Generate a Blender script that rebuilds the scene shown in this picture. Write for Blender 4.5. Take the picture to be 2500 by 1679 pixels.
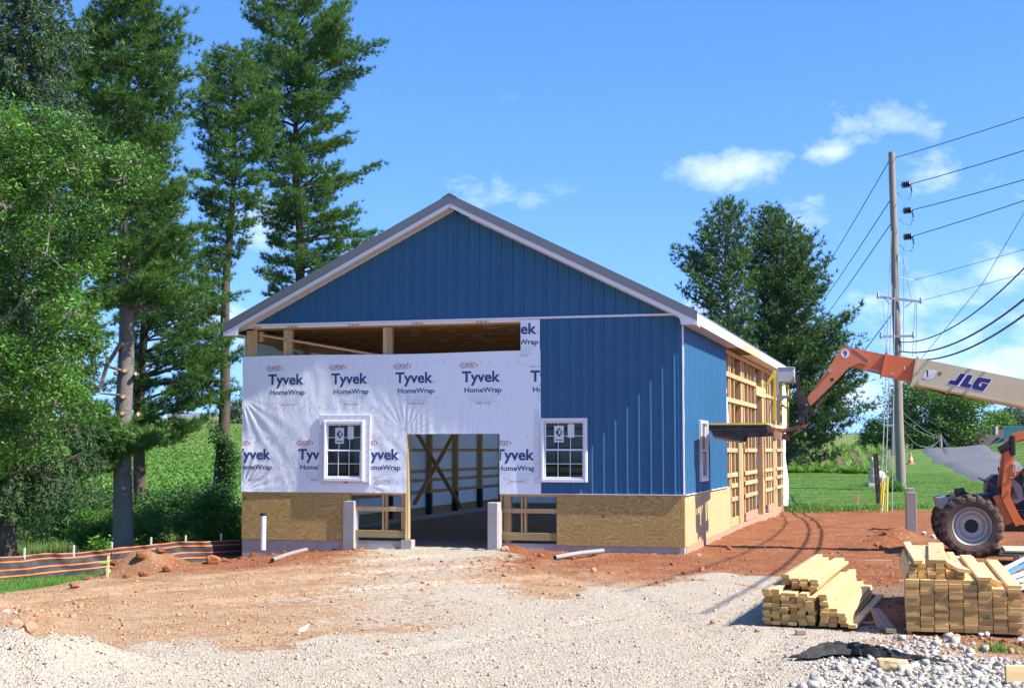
import bpy, bmesh, math, random
import numpy as np
from mathutils import Vector, Matrix, noise as mnoise

for o in list(bpy.data.objects):
    bpy.data.objects.remove(o, do_unlink=True)
scene = bpy.context.scene
COL = scene.collection
R = math.radians

# ------------------------------------------------------------------ camera
PITCH, FPX, CAMH = 0.0737, 3472.0, 1.95           # 50 mm lens, eye height
cam_d = bpy.data.cameras.new('camera')
cam_d.lens = 50.0; cam_d.sensor_width = 36.0; cam_d.sensor_fit = 'HORIZONTAL'
cam_d.clip_start = 0.1; cam_d.clip_end = 12000
cam = bpy.data.objects.new('camera', cam_d)
cam.location = (0, 0, CAMH); cam.rotation_euler = (math.pi/2 + PITCH, 0, 0)
COL.objects.link(cam); scene.camera = cam

# ------------------------------------------------------------------ sun and sky
SUN_AZ = R(22.0)      # direction to the sun, clockwise from +x towards the camera
SUN_EL = R(47.0)
sun_dir = Vector((math.cos(SUN_EL)*math.cos(SUN_AZ), -math.cos(SUN_EL)*math.sin(SUN_AZ), math.sin(SUN_EL)))
sd = bpy.data.lights.new('sun', 'SUN'); sd.energy = 5.0; sd.angle = R(0.53); sd.color = (1.0, 0.95, 0.87)
sun = bpy.data.objects.new('sun', sd); sun.location = (30, -10, 40)
sun.rotation_euler = sun_dir.to_track_quat('Z', 'Y').to_euler(); COL.objects.link(sun)

world = bpy.data.worlds.new('World'); scene.world = world; world.use_nodes = True
wn, wl = world.node_tree.nodes, world.node_tree.links
wn.clear()
def wnode(t, **kw):
    n = wn.new(t)
    for k, v in kw.items(): setattr(n, k, v)
    return n
def wmath(op, a, b=None, c=None, clamp=False):
    n = wnode('ShaderNodeMath', operation=op, use_clamp=clamp)
    for i, v in enumerate((a, b, c)):
        if v is None: continue
        if isinstance(v, (int, float)): n.inputs[i].default_value = v
        else: wl.new(v, n.inputs[i])
    return n.outputs[0]
sky = wnode('ShaderNodeTexSky', sky_type='NISHITA')
sky.sun_disc = False; sky.sun_elevation = SUN_EL; sky.sun_rotation = math.pi/2 + SUN_AZ
sky.altitude = 250; sky.air_density = 1.0; sky.dust_density = 0.25; sky.ozone_density = 2.5
svm = wnode('ShaderNodeTexCoord'); svs = wnode('ShaderNodeSeparateXYZ'); wl.new(svm.outputs['Generated'], svs.inputs[0])
svc = wnode('ShaderNodeCombineXYZ'); wl.new(svs.outputs[0], svc.inputs[0]); wl.new(svs.outputs[1], svc.inputs[1])
wl.new(wmath('ADD', wmath('MULTIPLY', wmath('ABSOLUTE', svs.outputs[2]), 0.85), 0.10), svc.inputs[2]); wl.new(svc.outputs[0], sky.inputs['Vector'])
hsv = wnode('ShaderNodeHueSaturation'); hsv.inputs['Saturation'].default_value = 1.22
hsv.inputs['Value'].default_value = 1.0
wl.new(sky.outputs[0], hsv.inputs['Color'])
tc = wnode('ShaderNodeTexCoord'); sx = wnode('ShaderNodeSeparateXYZ'); wl.new(tc.outputs['Generated'], sx.inputs[0])
az = wmath('ARCTAN2', sx.outputs[0], sx.outputs[1]); el = wmath('ARCSINE', sx.outputs[2])
cv = wnode('ShaderNodeCombineXYZ'); wl.new(wmath('MULTIPLY', az, 9.0), cv.inputs[0]); wl.new(wmath('MULTIPLY', el, 15.0), cv.inputs[1])
def wnoise(scale, det, rough, off):
    m = wnode('ShaderNodeMapping'); m.inputs['Location'].default_value = off; wl.new(cv.outputs[0], m.inputs[0])
    n = wnode('ShaderNodeTexNoise'); n.inputs['Scale'].default_value = scale; n.inputs['Detail'].default_value = det
    n.inputs['Roughness'].default_value = rough; n.inputs['Distortion'].default_value = 0.25; wl.new(m.outputs[0], n.inputs['Vector']); return n.outputs[0]
nz = wnoise(2.4, 9, 0.62, (3.1, 7.7, 1.3)); nlow = wnoise(0.55, 3, 0.5, (11.0, 2.0, 4.0))
# the fair-weather clouds standing over the site: azimuth, elevation, half widths, strength
CLOUDS = [(1800, 432, 150, 62, .80), (1245, 478, 140, 50, .64), (1970, 535, 85, 50, .58), (2160, 322, 200, 75, .56),
          (2040, 385, 80, 50, .56), (2330, 440, 130, 55, .52), (2470, 690, 110, 70, .66), (2290, 730, 260, 80, .54), (2400, 900, 320, 110, .72),
          (1700, 760, 300, 60, .42), (2100, 960, 330, 70, .62), (640, 560, 120, 80, .62), (480, 800, 180, 90, .6), (2420, 800, 200, 60, .5), (-300, 620, 300, 90, .6), (2900, 560, 300, 120, .7)]
tot = None
for (cx_, cy_, rx_, ry_, st) in CLOUDS:
    a0 = math.atan((cx_-1250)/FPX); e0 = math.atan((839.5-cy_)/FPX) + PITCH
    da = wmath('MULTIPLY', wmath('SUBTRACT', az, a0), FPX/rx_); de = wmath('MULTIPLY', wmath('SUBTRACT', el, e0), FPX/ry_)
    d2 = wmath('ADD', wmath('MULTIPLY', da, da), wmath('MULTIPLY', de, de))
    g = wmath('MULTIPLY', wmath('POWER', 2.718, wmath('MULTIPLY', d2, -1.0)), st)
    tot = g if tot is None else wmath('MAXIMUM', tot, g)
# the same broken cloud goes on round the rest of the sky
out_m = wmath('MULTIPLY', wmath('SUBTRACT', wmath('ABSOLUTE', az), 0.42), 6.0, clamp=True)
gen = wmath('MULTIPLY', wmath('MULTIPLY', wmath('SUBTRACT', nlow, 0.50), 4.0, clamp=True), out_m)
gen = wmath('MULTIPLY', gen, wmath('SUBTRACT', 1.0, wmath('MULTIPLY', el, 1.6), clamp=True))
tot = wmath('MAXIMUM', tot, wmath('MULTIPLY', gen, .8))
dens = wmath('MULTIPLY', wmath('SUBTRACT', wmath('ADD', tot, wmath('MULTIPLY', nz, 1.75)), 1.19), 1.35, clamp=True)
dens = wmath('MULTIPLY', wmath('POWER', dens, 1.1), 0.80)
cmix = wnode('ShaderNodeMix', data_type='RGBA'); wl.new(dens, cmix.inputs[0])
tint = wnode('ShaderNodeMix', data_type='RGBA', blend_type='MULTIPLY'); tint.inputs[0].default_value = 1.0; wl.new(hsv.outputs[0], tint.inputs[6]); tint.inputs[7].default_value = (.655, .735, .97, 1)
wl.new(tint.outputs[2], cmix.inputs[6]); cmix.inputs[7].default_value = (5.0, 5.4, 6.1, 1)
bg = wnode('ShaderNodeBackground'); wl.new(cmix.outputs[2], bg.inputs[0]); bg.inputs[1].default_value = 0.145
wo = wnode('ShaderNodeOutputWorld'); wl.new(bg.outputs[0], wo.inputs[0])

scene.view_settings.view_transform = 'Standard'; scene.view_settings.look = 'None'
scene.view_settings.exposure = 1.02; scene.view_settings.gamma = 1.0; scene.view_settings.use_curve_mapping = False
scene.render.engine = 'CYCLES'; scene.render.resolution_x = 1024; scene.render.resolution_y = 687
scene.cycles.max_bounces = 6; scene.cycles.transparent_max_bounces = 8

# ------------------------------------------------------------------ surveying helpers
TH, BW, BL = 0.2796, 9.144, 20.1                   # barn: turn, width, length
CRN = Vector((3.2377, 26.9171))                     # its near right corner
UX = Vector((math.cos(TH), -math.sin(TH))); VX = Vector((math.sin(TH), math.cos(TH)))
def ray(px, py):
    a = (px-1250)/FPX; b = (839.5-py)/FPX; c, s = math.cos(PITCH), math.sin(PITCH)
    return Vector((a, c-b*s, s+b*c))
def at(px, py, Y):
    r = ray(px, py); r = r*(Y/r.y); return Vector((r.x, r.y, r.z+CAMH))
def gnd(px, py, g=0.0):
    r = ray(px, py); r = r*((g-CAMH)/r.z); return Vector((r.x, r.y, g))
def plane(px, py, org, ux):
    r = ray(px, py); det = -r.x*ux[1]+ux[0]*r.y
    t = (-org[0]*ux[1]+ux[0]*org[1])/det; a = (r.x*org[1]-r.y*org[0])/det
    return a, r.z*t+CAMH
BORG = CRN - UX*BW
def fr(px, py, v=0.0): return plane(px, py, BORG+VX*v, UX)
def sd_(px, py, u=BW): return plane(px, py, BORG+UX*u, VX)
def bw(u, v, z=0.0): p = BORG+UX*u+VX*v; return Vector((p.x, p.y, z))

# ------------------------------------------------------------------ mesh helpers
class MB:
    def __init__(s): s.v = []; s.f = []
    def add(s, vs, fs):
        n = len(s.v); s.v += [tuple(p) for p in vs]; s.f += [tuple(i+n for i in f) for f in fs]; return s
    def box(s, x0, x1, y0, y1, z0, z1):
        return s.add([(x0,y0,z0),(x1,y0,z0),(x1,y1,z0),(x0,y1,z0),(x0,y0,z1),(x1,y0,z1),(x1,y1,z1),(x0,y1,z1)],
                     [(0,3,2,1),(4,5,6,7),(0,1,5,4),(1,2,6,5),(2,3,7,6),(3,0,4,7)])
    def bbox(s, x0, x1, y0, y1, z0, z1, b=.006):          # box with chamfered long edges
        b = min(b, .3*min(abs(x1-x0), abs(y1-y0), abs(z1-z0)))
        bm = bmesh.new(); bmesh.ops.create_cube(bm, size=1)
        for q in bm.verts: q.co = Vector((x0+(q.co.x+.5)*(x1-x0), y0+(q.co.y+.5)*(y1-y0), z0+(q.co.z+.5)*(z1-z0)))
        bmesh.ops.bevel(bm, geom=bm.edges[:], offset=b, segments=1, affect='EDGES')
        bm.verts.ensure_lookup_table(); s.add([q.co[:] for q in bm.verts], [[q.index for q in f.verts] for f in bm.faces]); bm.free(); return s
    def bar(s, p0, p1, w, h, up=(0,0,1)):                 # rectangular bar between two points
        p0, p1 = Vector(p0), Vector(p1); d = (p1-p0).normalized(); u = Vector(up)
        if abs(d.dot(u)) > .98: u = Vector((0,1,0))
        a = d.cross(u).normalized()*w/2; b = a.cross(d).normalized()*h/2
        vs = [p0-a-b, p0+a-b, p0+a+b, p0-a+b, p1-a-b, p1+a-b, p1+a+b, p1-a+b]
        return s.add(vs, [(0,1,2,3),(7,6,5,4),(0,4,5,1),(1,5,6,2),(2,6,7,3),(3,7,4,0)])
    def tube(s, pts, rad, n=8, cap=True):
        pts = [Vector(p) for p in pts]; m = len(pts)
        if not hasattr(rad, '__len__'): rad = [rad]*m
        t0 = (pts[1]-pts[0]).normalized(); ref = Vector((0,0,1)) if abs(t0.z) < .9 else Vector((1,0,0))
        a = t0.cross(ref).normalized(); vs = []
        for i, p in enumerate(pts):
            t = (pts[min(i+1,m-1)]-pts[max(i-1,0)]).normalized(); a = (a-t*a.dot(t)).normalized(); b = t.cross(a)
            for k in range(n):
                g = 2*math.pi*k/n; vs.append(p+(a*math.cos(g)+b*math.sin(g))*rad[i])
        fs = [(i*n+k, i*n+(k+1)%n, (i+1)*n+(k+1)%n, (i+1)*n+k) for i in range(m-1) for k in range(n)]
        if cap: fs += [tuple(range(n-1,-1,-1)), tuple((m-1)*n+k for k in range(n))]
        return s.add(vs, fs)
    def prism(s, poly, y0, y1, swap=None):                # polygon in (x,z), extruded along y
        n = len(poly); ar = sum(poly[i][0]*poly[(i+1)%n][1]-poly[(i+1)%n][0]*poly[i][1] for i in range(n))
        if ar < 0: poly = poly[::-1]
        if y0 > y1: y0, y1 = y1, y0
        vs = [(x,y0,z) for x,z in poly]+[(x,y1,z) for x,z in poly]
        return s.add(vs, [tuple(range(n)), tuple(range(2*n-1,n-1,-1))]+[(i,i+n,(i+1)%n+n,(i+1)%n) for i in range(n)])
    def lathe(s, prof, n=32, axis='y', c=(0,0,0)):        # prof: (r, along)
        vs = []
        for r, h in prof:
            for k in range(n):
                g = 2*math.pi*k/n; x, z = r*math.cos(g), r*math.sin(g)
                vs.append((c[0]+x, c[1]+h, c[2]+z) if axis == 'y' else (c[0]+x, c[1]+z, c[2]+h))
        m = len(prof)
        return s.add(vs, [(i*n+k, i*n+(k+1)%n, (i+1)*n+(k+1)%n, (i+1)*n+k) for i in range(m-1) for k in range(n)])
    def mesh(s, name, mats, smooth=False):
        me = bpy.data.meshes.new(name); me.from_pydata(s.v, [], s.f)
        for m in (mats if isinstance(mats, (list, tuple)) else [mats]): me.materials.append(m)
        bm = bmesh.new(); bm.from_mesh(me); bmesh.ops.recalc_face_normals(bm, faces=bm.faces[:]); bm.to_mesh(me); bm.free()
        if smooth:
            me.polygons.foreach_set('use_smooth', [True]*len(me.polygons))
            try: me.set_sharp_from_angle(angle=R(40))
            except Exception: pass
        me.update(); return me
    def build(s, name, mat, parent=None, smooth=False, loc=None, rot=None):
        return link(name, s.mesh(name, mat, smooth), parent, loc, rot)
def link(name, data, parent=None, loc=None, rot=None):
    o = bpy.data.objects.new(name, data); COL.objects.link(o)
    if parent is not None: o.parent = parent
    if loc is not None: o.location = loc
    if rot is not None: o.rotation_euler = rot
    return o
def tag(o, label=None, cat=None, group=None, kind=None):
    if label: o['label'] = label
    if cat: o['category'] = cat
    if group: o['group'] = group
    if kind: o['kind'] = kind
    return o
def empty(name, loc=(0,0,0), rz=0.0):
    o = link(name, None, None, loc, (0,0,rz)); o.empty_display_size = .2; return o
def fast_mesh(name, V, F, mat, smooth=False, attrs=None):
    """V (n,3) float array, F (m,k) int array"""
    V = np.asarray(V, dtype=np.float32); F = np.asarray(F, dtype=np.int32); k = F.shape[1]
    me = bpy.data.meshes.new(name); me.vertices.add(len(V)); me.vertices.foreach_set('co', V.ravel())
    me.loops.add(F.size); me.loops.foreach_set('vertex_index', F.ravel())
    me.polygons.add(len(F)); me.polygons.foreach_set('loop_start', np.arange(0, F.size, k, dtype=np.int32))
    me.polygons.foreach_set('loop_total', np.full(len(F), k, dtype=np.int32))
    if smooth: me.polygons.foreach_set('use_smooth', np.ones(len(F), dtype=bool))
    for nm, arr in (attrs or {}).items():
        a = me.color_attributes.new(nm, 'FLOAT_COLOR', 'POINT'); a.data.foreach_set('color', np.asarray(arr, dtype=np.float32).ravel())
    for m in (mat if isinstance(mat, (list, tuple)) else [mat]): me.materials.append(m)
    me.update(calc_edges=True); return me

# ------------------------------------------------------------------ materials
def newmat(name):
    m = bpy.data.materials.new(name); m.use_nodes = True; nt = m.node_tree; nt.nodes.clear()
    out = nt.nodes.new('ShaderNodeOutputMaterial'); b = nt.nodes.new('ShaderNodeBsdfPrincipled')
    nt.links.new(b.outputs[0], out.inputs[0]); return m, nt, b, out
class NT:
    def __init__(s, nt): s.nt = nt
    def n(s, t, **kw):
        x = s.nt.nodes.new(t)
        for k, v in kw.items(): setattr(x, k, v)
        return x
    def l(s, a, b): s.nt.links.new(a, b)
    def put(s, sock, v):
        if isinstance(v, (int, float)): sock.default_value = v
        elif isinstance(v, (tuple, list)):
            sock.default_value = (tuple(v)+(1,))[:len(sock.default_value)] if len(v) < len(sock.default_value) else tuple(v)
        else: s.l(v, sock)
    def math(s, op, a, b=None, c=None, clamp=False):
        x = s.n('ShaderNodeMath', operation=op, use_clamp=clamp)
        for i, v in enumerate((a, b, c)):
            if v is not None: s.put(x.inputs[i], v)
        return x.outputs[0]
    def mix(s, f, a, b, mode='MIX'):
        x = s.n('ShaderNodeMix', data_type='RGBA', blend_type=mode); s.put(x.inputs[0], f); s.put(x.inputs[6], a); s.put(x.inputs[7], b); return x.outputs[2]
    def coord(s, kind='Object', scale=(1,1,1), rot=(0,0,0), loc=(0,0,0)):
        t = s.n('ShaderNodeTexCoord'); m = s.n('ShaderNodeMapping'); m.inputs['Scale'].default_value = scale
        m.inputs['Rotation'].default_value = rot; m.inputs['Location'].default_value = loc; s.l(t.outputs[kind], m.inputs[0]); return m.outputs[0]
    def pos(s, scale=(1,1,1)):
        g = s.n('ShaderNodeNewGeometry'); m = s.n('ShaderNodeMapping'); m.inputs['Scale'].default_value = scale; s.l(g.outputs['Position'], m.inputs[0]); return m.outputs[0]
    def noise(s, vec, scale=5, det=4, rough=.55, dist=0):
        x = s.n('ShaderNodeTexNoise'); s.put(x.inputs['Scale'], scale); x.inputs['Detail'].default_value = det
        x.inputs['Roughness'].default_value = rough; x.inputs['Distortion'].default_value = dist; s.l(vec, x.inputs['Vector']); return x.outputs[0]
    def voro(s, vec, scale=5, feat='F1', rnd=1.0):
        x = s.n('ShaderNodeTexVoronoi', feature=feat); x.inputs['Scale'].default_value = scale; x.inputs['Randomness'].default_value = rnd; s.l(vec, x.inputs['Vector']); return x
    def ramp(s, f, stops, interp='LINEAR'):
        x = s.n('ShaderNodeValToRGB'); x.color_ramp.interpolation = interp; e = x.color_ramp.elements
        while len(e) < len(stops): e.new(.5)
        for q, (p, c) in zip(e, stops):
            q.position = p; q.color = (c, c, c, 1) if isinstance(c, (int, float)) else tuple(c)+(1,)
        s.put(x.inputs[0], f); return x.outputs[0]
    def bump(s, h, strength=.3, dist=.02, normal=None):
        x = s.n('ShaderNodeBump'); x.inputs['Strength'].default_value = strength; x.inputs['Distance'].default_value = dist
        s.l(h, x.inputs['Height'])
        if normal: s.l(normal, x.inputs['Normal'])
        return x.outputs[0]
def mul(c, k): return tuple(max(0, x*k) for x in c)
def pm(name, base, rough=.6, metal=0.0, spec=.4, var=.12, scale=4.0, bump=0.0, bscale=60.0, bdist=.01, coat=0.0, dirt=None, dirt_amt=.5, coords='Object', orand=0.0):
    """plain surface: base colour with uneven tone, fine relief, optional dirt patches"""
    m, nt, b, out = newmat(name); g = NT(nt); co = g.coord(coords)
    f = g.noise(co, scale, 5, .6); col = g.mix(f, mul(base, 1-var), mul(base, 1+var))
    if dirt:
        d = g.ramp(g.noise(co, scale*.8+1, 6, .65), [(.45, 0), (.7, dirt_amt)]); col = g.mix(d, col, dirt)
    if orand:
        oi = g.n('ShaderNodeObjectInfo'); col = g.mix(1.0, col, g.ramp(oi.outputs['Random'], [(0, 1-orand), (1, 1+orand)]), 'MULTIPLY')
    g.l(col, b.inputs['Base Color']); b.inputs['Metallic'].default_value = metal; b.inputs['Specular IOR Level'].default_value = spec
    g.l(g.math('ADD', g.math('MULTIPLY', g.math('SUBTRACT', f, .5), .25), rough, clamp=True), b.inputs['Roughness'])
    if coat: b.inputs['Coat Weight'].default_value = coat; b.inputs['Coat Roughness'].default_value = .2
    if bump: g.l(g.bump(g.noise(co, bscale, 6, .65), bump, bdist), b.inputs['Normal'])
    return m
def wood(name, light, dark, axis='x', rough=.65, orand=.14, knots=True, grey=0.0):
    m, nt, b, out = newmat(name); g = NT(nt)
    sc = {'x': (.7, 14, 14), 'y': (14, .7, 14), 'z': (14, 14, .7)}[axis]
    oi = g.n('ShaderNodeObjectInfo'); t = g.n('ShaderNodeTexCoord'); ad = g.n('ShaderNodeVectorMath', operation='ADD')
    g.l(t.outputs['Object'], ad.inputs[0]); cx = g.n('ShaderNodeCombineXYZ')
    for i in range(3): g.l(g.math('MULTIPLY', oi.outputs['Random'], 37.0+11*i), cx.inputs[i])
    g.l(cx.outputs[0], ad.inputs[1]); mp = g.n('ShaderNodeMapping'); mp.inputs['Scale'].default_value = sc; g.l(ad.outputs[0], mp.inputs[0])
    f = g.noise(mp.outputs[0], 1.6, 6, .62, .6); big = g.noise(ad.outputs[0], 1.7, 3, .5)
    col = g.mix(g.ramp(f, [(.33, 0), (.72, 1)]), light, dark)
    col = g.mix(g.ramp(big, [(.35, 0), (.7, .45)]), col, mul(dark, 1.05))
    if knots:
        mk = g.n('ShaderNodeMapping'); mk.inputs['Scale'].default_value = {'x': (1.2, 5, 5), 'y': (5, 1.2, 5), 'z': (5, 5, 1.2)}[axis]; g.l(ad.outputs[0], mk.inputs[0])
        kd = g.voro(mk.outputs[0], 1.1).outputs['Distance']; col = g.mix(g.ramp(kd, [(.07, .85), (.14, 0)]), col, mul(dark, .35))
    if grey: col = g.mix(grey, col, (.30, .29, .27))
    col = g.mix(1.0, col, g.ramp(oi.outputs['Random'], [(0, 1-orand), (1, 1+orand)]), 'MULTIPLY')
    g.l(col, b.inputs['Base Color']); b.inputs['Roughness'].default_value = rough; b.inputs['Specular IOR Level'].default_value = .25
    g.l(g.bump(f, .25, .004), b.inputs['Normal']); return m
def leafmat(name, dark, light, trans=.25, scale=.9, rough=.5):
    m, nt, b, out = newmat(name); g = NT(nt); co = g.pos()
    f = g.noise(co, scale, 3, .6); f2 = g.noise(co, 23.0, 2, .5)
    col = g.mix(g.ramp(g.math('ADD', g.math('MULTIPLY', f, .55), g.math('MULTIPLY', f2, .45)), [(.34, 0), (.66, 1)]), dark, light)
    g.l(col, b.inputs['Base Color']); b.inputs['Roughness'].default_value = rough; b.inputs['Specular IOR Level'].default_value = .35
    tr = g.n('ShaderNodeBsdfTranslucent'); g.l(g.mix(1.0, col, (1.25, 1.3, .6), 'MULTIPLY'), tr.inputs['Color'])
    ms = g.n('ShaderNodeMixShader'); ms.inputs[0].default_value = trans; g.l(b.outputs[0], ms.inputs[1]); g.l(tr.outputs[0], ms.inputs[2]); g.l(ms.outputs[0], out.inputs[0]); return m
# ================================================================== the ground
def P(px, py, d): v = at(px, py, d); return (v.x, v.y, v.z)
CTRL = [(-22,6,-.45),(-8,8,-.02),(0,9,0),(8,9,0),(20,9,.1),(-18,16,-.55),(-9,16,-.12),(0,16,0),(6,16,0),(16,16,.1),
        (-20,22,-.65),(-9.5,22,-.3),(-7.5,23.5,-.25),(-5,22,-.03),(4,22,0),(10,22,0),(18,22,.2),(-9,25,-.34),(-12.5,24,-.4),(-5.7,30.2,-.38),(-8.4,31,-.46),(-7,29,-.4),(-7,26.6,-.33),(-5.6,28.6,-.26),(-12,36,-.5),(-6,34,-.4),
        (-4.6,27.4,-.06),(-3,27.5,0),(0,26,0),(3.4,26,-.02),(6.9,27.5,-.06),(0,33,0),(3,38,.02),(7,45,-.08),(8.6,47,-.02),(8,35,-.02),(11,44,0),(18,44,.25),(24,44,.5),
        P(2203,1194,54), (12,52,.28), (8,54,.32), (14.3,66,.9), (10,62,.66), (3,62,.5), P(2000,1106,85), P(1900,1112,85), P(2080,1098,100), (40,250,4.0), (20,250,4.0), (0,140,2.4), (25,140,3.0), (-10,62,.1),
        P(2255,1097,100), P(2400,1097,100), (31,113,1.75), (36,126,1.2), (46,140,1.0),(60,180,1.4),(90,250,2.0), P(2272,1131,80), P(2390,1172,62), P(2470,1196,52), P(2500,1062,98), P(2438,1090,102), P(2500,1120,74), P(2470,1132,77), P(2432,1110,89), P(2505,1148,68), P(2262,1115,90), P(2350,1112,92), P(2500,1095,86), (44,98,4.2), (56,104,5), (40,66,2.2),
        (-14.9,75,-.3), (-30,75,-.3), (-26,130,1.7), (-44,220,6.8), (-50,130,1.8), (-80,220,6.4), (-60,340,6.6), (-10,110,.9), (-70,75,-.4), (-40,42,-.8), (-60,18,-1.2), (45,25,.8), (70,55,3),
        (600,900,9), (-600,900,9), (0,1000,9), (900,200,12), (-900,200,4), (0,2500,12), (0,-30,0), (-35,-20,-.6), (35,-20,.4), (0,-300,0), (500,-300,4), (-500,-300,-2), (120,400,6), (-160,420,8)]
_C = np.array(CTRL); _E = 2.5
def _phi(d2): return np.sqrt(d2+_E*_E)
_D = _phi(((_C[:,None,:2]-_C[None,:,:2])**2).sum(-1)); _n = len(_C)
_A = np.zeros((_n+3,_n+3)); _A[:_n,:_n] = _D - np.eye(_n)*0.02; _A[:_n,_n] = 1; _A[:_n,_n+1:] = _C[:,:2]; _A[_n:,:_n] = _A[:_n,_n:].T
_Wt = np.linalg.solve(_A, np.concatenate([_C[:,2], np.zeros(3)]))
def sstep(a, b, x): t = np.clip((x-a)/(b-a), 0, 1); return t*t*(3-2*t)
def _h(ix, iy, seed):
    s = np.sin(ix*127.1+iy*311.7+seed*74.7)*43758.5453; return s-np.floor(s)
def vnoise(x, y, seed=0):
    ix, iy = np.floor(x), np.floor(y); fx, fy = x-ix, y-iy; fx = fx*fx*(3-2*fx); fy = fy*fy*(3-2*fy)
    return (_h(ix,iy,seed)*(1-fx)+_h(ix+1,iy,seed)*fx)*(1-fy)+(_h(ix,iy+1,seed)*(1-fx)+_h(ix+1,iy+1,seed)*fx)*fy
def fbm(x, y, oct=4, seed=0):
    s = 0; a = .5; f = 1
    for i in range(oct): s = s+a*(vnoise(x*f, y*f, seed+i)-.5); a *= .55; f *= 2.03
    return s
def inpoly(x, y, poly):
    c = np.zeros(x.shape, bool); n = len(poly)
    for i in range(n):
        (x0,y0),(x1,y1) = poly[i], poly[(i+1)%n]
        k = ((y0 > y) != (y1 > y)) & (x < (x1-x0)*(y-y0)/(y1-y0+1e-12)+x0); c ^= k
    return c
def pdist(x, y, poly, closed=True):
    d = np.full(x.shape, 1e9); n = len(poly)
    for i in range(n if closed else n-1):
        (x0,y0),(x1,y1) = poly[i], poly[(i+1)%n]; dx, dy = x1-x0, y1-y0; L = dx*dx+dy*dy+1e-12
        t = np.clip(((x-x0)*dx+(y-y0)*dy)/L, 0, 1); d = np.minimum(d, np.hypot(x-x0-t*dx, y-y0-t*dy))
    return d
def sdf(x, y, poly): d = pdist(x, y, poly); return np.where(inpoly(x, y, poly), d, -d)
def base_z(x, y):
    x = np.asarray(x, float); y = np.asarray(y, float); out = np.full(x.shape, _Wt[_n])+_Wt[_n+1]*x+_Wt[_n+2]*y
    for i in range(_n): out = out+_Wt[i]*_phi((x-_C[i,0])**2+(y-_C[i,1])**2)
    return out
# outlines in plan, metres
def G(pts, g=0.0): return [tuple(gnd(px, py, g)[:2]) for px, py in pts]
BARN_POLY = [tuple(bw(u,v)[:2]) for u,v in ((0,0),(BW,0),(BW,BL),(0,BL))]
bl0 = bw(-.35, .6); bl1 = bw(-.35, BL+.5); br1 = bw(BW+.8, BL+.4)
SITE = G([(0,1453),(150,1430),(235,1402),(300,1392),(430,1370),(520,1352)], -.22)+[(bl0.x,bl0.y),(bl1.x,bl1.y),(br1.x,br1.y),(11.4,45.2),(14,44.2),(19,43.2),(30,41),(40,40),(40,-60),(-40,-60),(-40,13)]
GRAVEL = G([(-400,1579),(0,1583),(67,1611),(200,1588),(300,1560),(420,1566),(600,1588),(788,1583),(901,1559),(1019,1531),(1010,1488),(991,1462),(1094,1447),(1212,1427),(1259,1447),(1354,1460),(1424,1437),(1613,1422),(1700,1405),(1782,1397),(1850,1408),(1905,1440),(1960,1500),(2060,1525),(2150,1560),(2260,1590),(2370,1600),(2560,1640),(2900,1720),(2900,2600),(-600,2600)])
COARSE = G([(1960,1679),(2040,1610),(2010,1585),(2100,1572),(2180,1548),(2290,1556),(2370,1588),(2330,1605),(2420,1605),(2520,1650),(2700,1720),(2600,1900),(1900,1900)])
APRON = G([(850,1338),(1000,1328),(1200,1336),(1240,1352),(1090,1372),(980,1365)])
MUDPATCH = G([(2040,1440),(2200,1470),(2225,1545),(2500,1560),(2700,1600),(2700,1500),(2300,1420)])
def lumps(x, y):
    """spoil heaps, ruts and the uneven surface of the worked ground"""
    z = 0
    for (px, py, g, rx, ry, h, rot) in MOUNDS:
        c = gnd(px, py, g); dx, dy = x-c.x, y-c.y; ca, sa = math.cos(rot), math.sin(rot); a = (dx*ca+dy*sa)/rx; b = (-dx*sa+dy*ca)/ry
        r2 = a*a+b*b; z = z+h*np.exp(-r2*1.3)*(1+.9*fbm(x*2.7, y*2.7, 4, 7))
    return z
MOUNDS = [(350,1396,-.2,.85,.45,.38,-.2),(430,1384,-.2,.7,.4,.10,.1),(240,1424,-.15,.8,.3,.07,-.35),(520,1378,-.2,.8,.35,.05,.2),(20,1530,0,.75,.55,.20,0),(-30,1500,0,.9,.6,.2,0),
          (2185,1313,0,.55,.38,.30,.2),(2150,1322,0,.7,.3,.12,0),(2260,1298,0,.5,.5,.1,0),(1255,1345,0,.3,.22,.12,0),(1215,1352,0,.25,.2,.06,0),(-20,1665,0,1.15,.8,.46,.3),(1500,1358,0,2.0,.3,.05,-.28)]
def ruts(x, y):
    z = 0
    for (x0,y0,x1,y1,w,dp) in RUTS:
        L = math.hypot(x1-x0, y1-y0); ux, uy = (x1-x0)/L, (y1-y0)/L; t = (x-x0)*ux+(y-y0)*uy; s = -(x-x0)*uy+(y-y0)*ux+.25*np.sin(t*.35)
        m = sstep(-.5,.6,t)*sstep(L+.5,L-.6,t); q = s/w
        z = z+1.5*m*dp*(-np.exp(-q**4)+.45*np.exp(-((np.abs(q)-1.25)/.3)**2)+.28*np.exp(-q**4)*np.sign(np.sin(t*2*math.pi/.16+np.abs(s)*9)))
    return z
RUTS = [(-9,15.5,2.5,22.5,.24,.035),(-9,17.3,1.2,24.6,.24,.035),(-7,19.6,-1,26.5,.22,.03),(-1.5,13.2,1.1,17,.16,.03),(1.5,11,2.6,15.2,.18,.028),(2.1,14.5,-.2,27,.22,.022),
        (4.6,36,13,28.5,.26,.04),(6,38,14,31.5,.26,.04),(7.2,41,16,36,.26,.035),(4.5,31.5,13,26,.26,.035),(5.5,24.5,12.5,20.5,.24,.03),(4.8,22.2,11.5,19,.24,.03)]
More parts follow.
